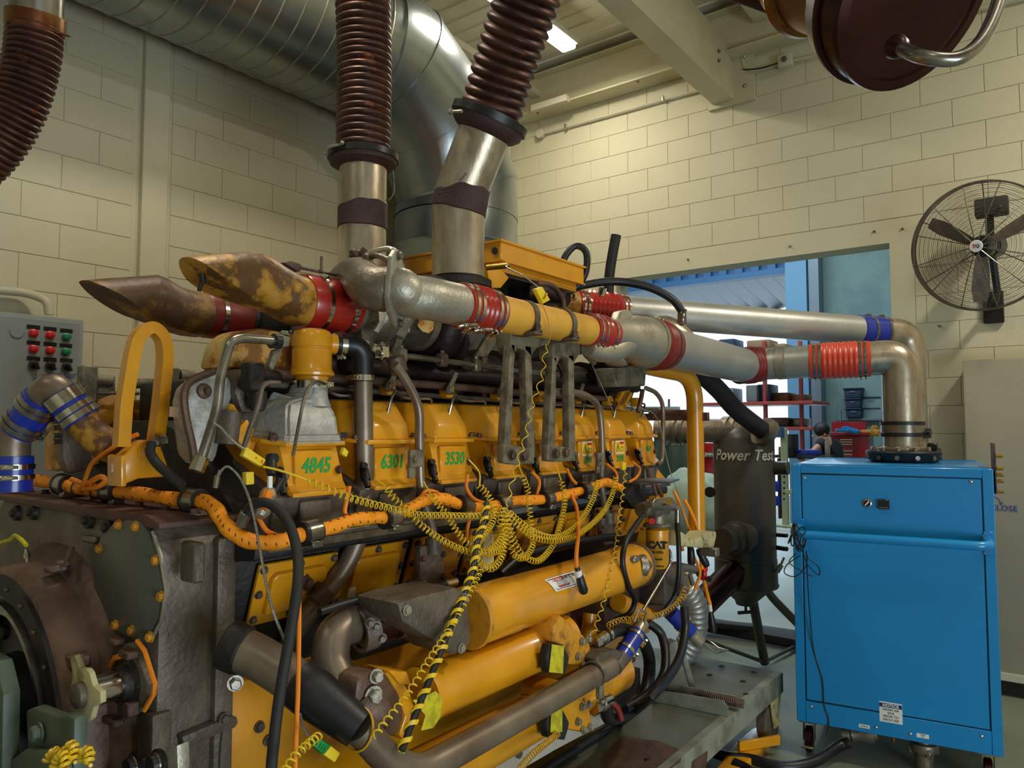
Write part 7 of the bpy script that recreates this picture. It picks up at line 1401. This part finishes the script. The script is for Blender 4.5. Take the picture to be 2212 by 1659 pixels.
bm.verts.index_update(); geo = ([v.co.copy() for v in bm.verts], [tuple(v.index for v in f.verts) for f in bm.faces]); bm.free()
tag(mk('cloth_bundle', geo, 'cloth_pale'), 'pale green cloth bundle slumped behind the yellow standpipe', 'cloth')
tag(mk('wall_pipe', [tube([pD(1300, 884, 7.0), pD(1468, 884, 7.0)], .028, 12), tube([pD(1445, 862, 7.0), pD(1445, 884, 7.0)], .012, 8)], 'shelf_steel'), 'grey horizontal pipe beyond the opening behind the last cover', 'pipe')
tag(mk('brown_beam', boxab(pD(1400, 886, 6.4), pD(1500, 906, 6.2)+V((0, .1, 0)), .004), 'iron_brown'), 'brown steel beam beyond the opening left of the standpipe', 'beam')
# ---- person
ZP = 10.0
def sp3(px, py, z_=ZP): return pD(px, py, z_)
def skin_mesh(name, joints, edges, m, par, sub=2):
    me = bpy.data.meshes.new(name); me.from_pydata([j[0] for j in joints], edges, []); o = bpy.data.objects.new(name, me); C.objects.link(o)
    sk = o.modifiers.new('s', 'SKIN'); me.skin_vertices[0].data[0].use_root = True
    for i, j in enumerate(joints): me.skin_vertices[0].data[i].radius = j[1]
    ss = o.modifiers.new('u', 'SUBSURF'); ss.levels = sub; ss.render_levels = sub
    dg = bpy.context.evaluated_depsgraph_get(); m2 = bpy.data.meshes.new_from_object(o.evaluated_get(dg)); bpy.data.objects.remove(o); m2.name = name
    lo = V([min(v.co[i] for v in m2.vertices) for i in range(3)]); hi = V([max(v.co[i] for v in m2.vertices) for i in range(3)]); c = (lo+hi)/2
    for v in m2.vertices: v.co -= c
    m2.polygons.foreach_set('use_smooth', [True]*len(m2.polygons)); m2.materials.clear(); m2.materials.append(MT[m]); o = bpy.data.objects.new(name, m2); C.objects.link(o); WL[o] = c; setp(o, par); return o
pb_ = sp3(1795, 1010); pr0 = V((pb_.x, pb_.y, 0))
per = thing('person', 'person in a black polo shirt bending over the bench with one arm reaching left', 'person', pr0)
hip = V((pb_.x+.02, pb_.y, .95)); chest = sp3(1790, 962); neck = sp3(1778, 946); head = sp3(1770, 937)
hip = V((chest.x+.10, chest.y, .98)); sL = sp3(1777, 957, ZP-.15); eL = sp3(1757, 976, ZP-.2); hL = sp3(1734, 988, ZP-.3)
sR = sp3(1803, 960, ZP+.1); eR = sp3(1808, 978, ZP+.1); hR = sp3(1808, 994, ZP)
J = [(hip, (.16, .12)), (chest, (.18, .13)), (neck, (.06, .06)), (head, (.085, .10)), (sL, (.065, .065)), (eL, (.045, .045)), (hL, (.033, .03)), (sR, (.065, .065)), (eR, (.045, .045)), (hR, (.033, .03)),
     (V((hip.x-.1, hip.y, .90)), (.09, .09)), (V((hip.x-.12, hip.y-.02, .50)), (.065, .065)), (V((hip.x-.12, hip.y, .08)), (.045, .045)), (V((hip.x+.1, hip.y+.1, .90)), (.09, .09)), (V((hip.x+.13, hip.y+.1, .50)), (.065, .065)), (V((hip.x+.13, hip.y+.12, .08)), (.045, .045)), (hL+(hL-eL).normalized()*.09, (.035, .015)), (hR+V((0, 0, -.09)), (.035, .015))]
skin_mesh('body', J, [(0, 1), (1, 2), (2, 3), (1, 4), (4, 5), (5, 6), (6, 16), (1, 7), (7, 8), (8, 9), (9, 17), (0, 10), (10, 11), (11, 12), (0, 13), (13, 14), (14, 15)], 'skin', per)
skin_mesh('shirt', [(hip, (.185, .145)), (chest, (.205, .155)), (neck.lerp(chest, .35), (.10, .09)), (sL, (.085, .085)), (sL.lerp(eL, .6), (.075, .075)), (sR, (.085, .085)), (sR.lerp(eR, .7), (.075, .075))], [(0, 1), (1, 2), (1, 3), (3, 4), (1, 5), (5, 6)], 'shirt', per)
skin_mesh('trousers', [(hip-V((0, 0, .03)), (.18, .14)), (J[10][0], (.105, .105)), (J[11][0], (.085, .085)), (J[12][0]+V((0, 0, .06)), (.07, .07)), (J[13][0], (.105, .105)), (J[14][0], (.085, .085)), (J[15][0]+V((0, 0, .06)), (.07, .07))], [(0, 1), (1, 2), (2, 3), (0, 4), (4, 5), (5, 6)], 'shirt', per)
bm = bmesh.new(); bmesh.ops.create_icosphere(bm, subdivisions=3, radius=1)
for v in bm.verts: v.co = V((v.co.x*.105, v.co.y*.11, v.co.z*.10))+head+V((.02, .03, .055))
bm.verts.index_update(); mk('hair', ([v.co.copy() for v in bm.verts], [tuple(v.index for v in f.verts) for f in bm.faces]), 'hair', per); bm.free()
mk('nose', lathe(head+V((-.06, -.08, -.03)), (-.5, -.8, -.3), [(0, .016), (.02, .010), (.025, .003)], 8), 'skin', per)
mk('ear', lathe(head+V((.075, -.03, -.01)), (1, -.3, 0), [(0, .022), (.015, .020)], 10), 'skin', per)
mk('shirt_badge', box(sp3(1790, 961, ZP-.2), (.05, .01, .012), .002), 'tape_yellow', per)
for s_ in (0, 1):
    f = J[12+3*s_][0]; mk('shoe', box(V((f.x-.04, f.y-.04, .045)), (.12, .26, .09), .03), 'black', per)
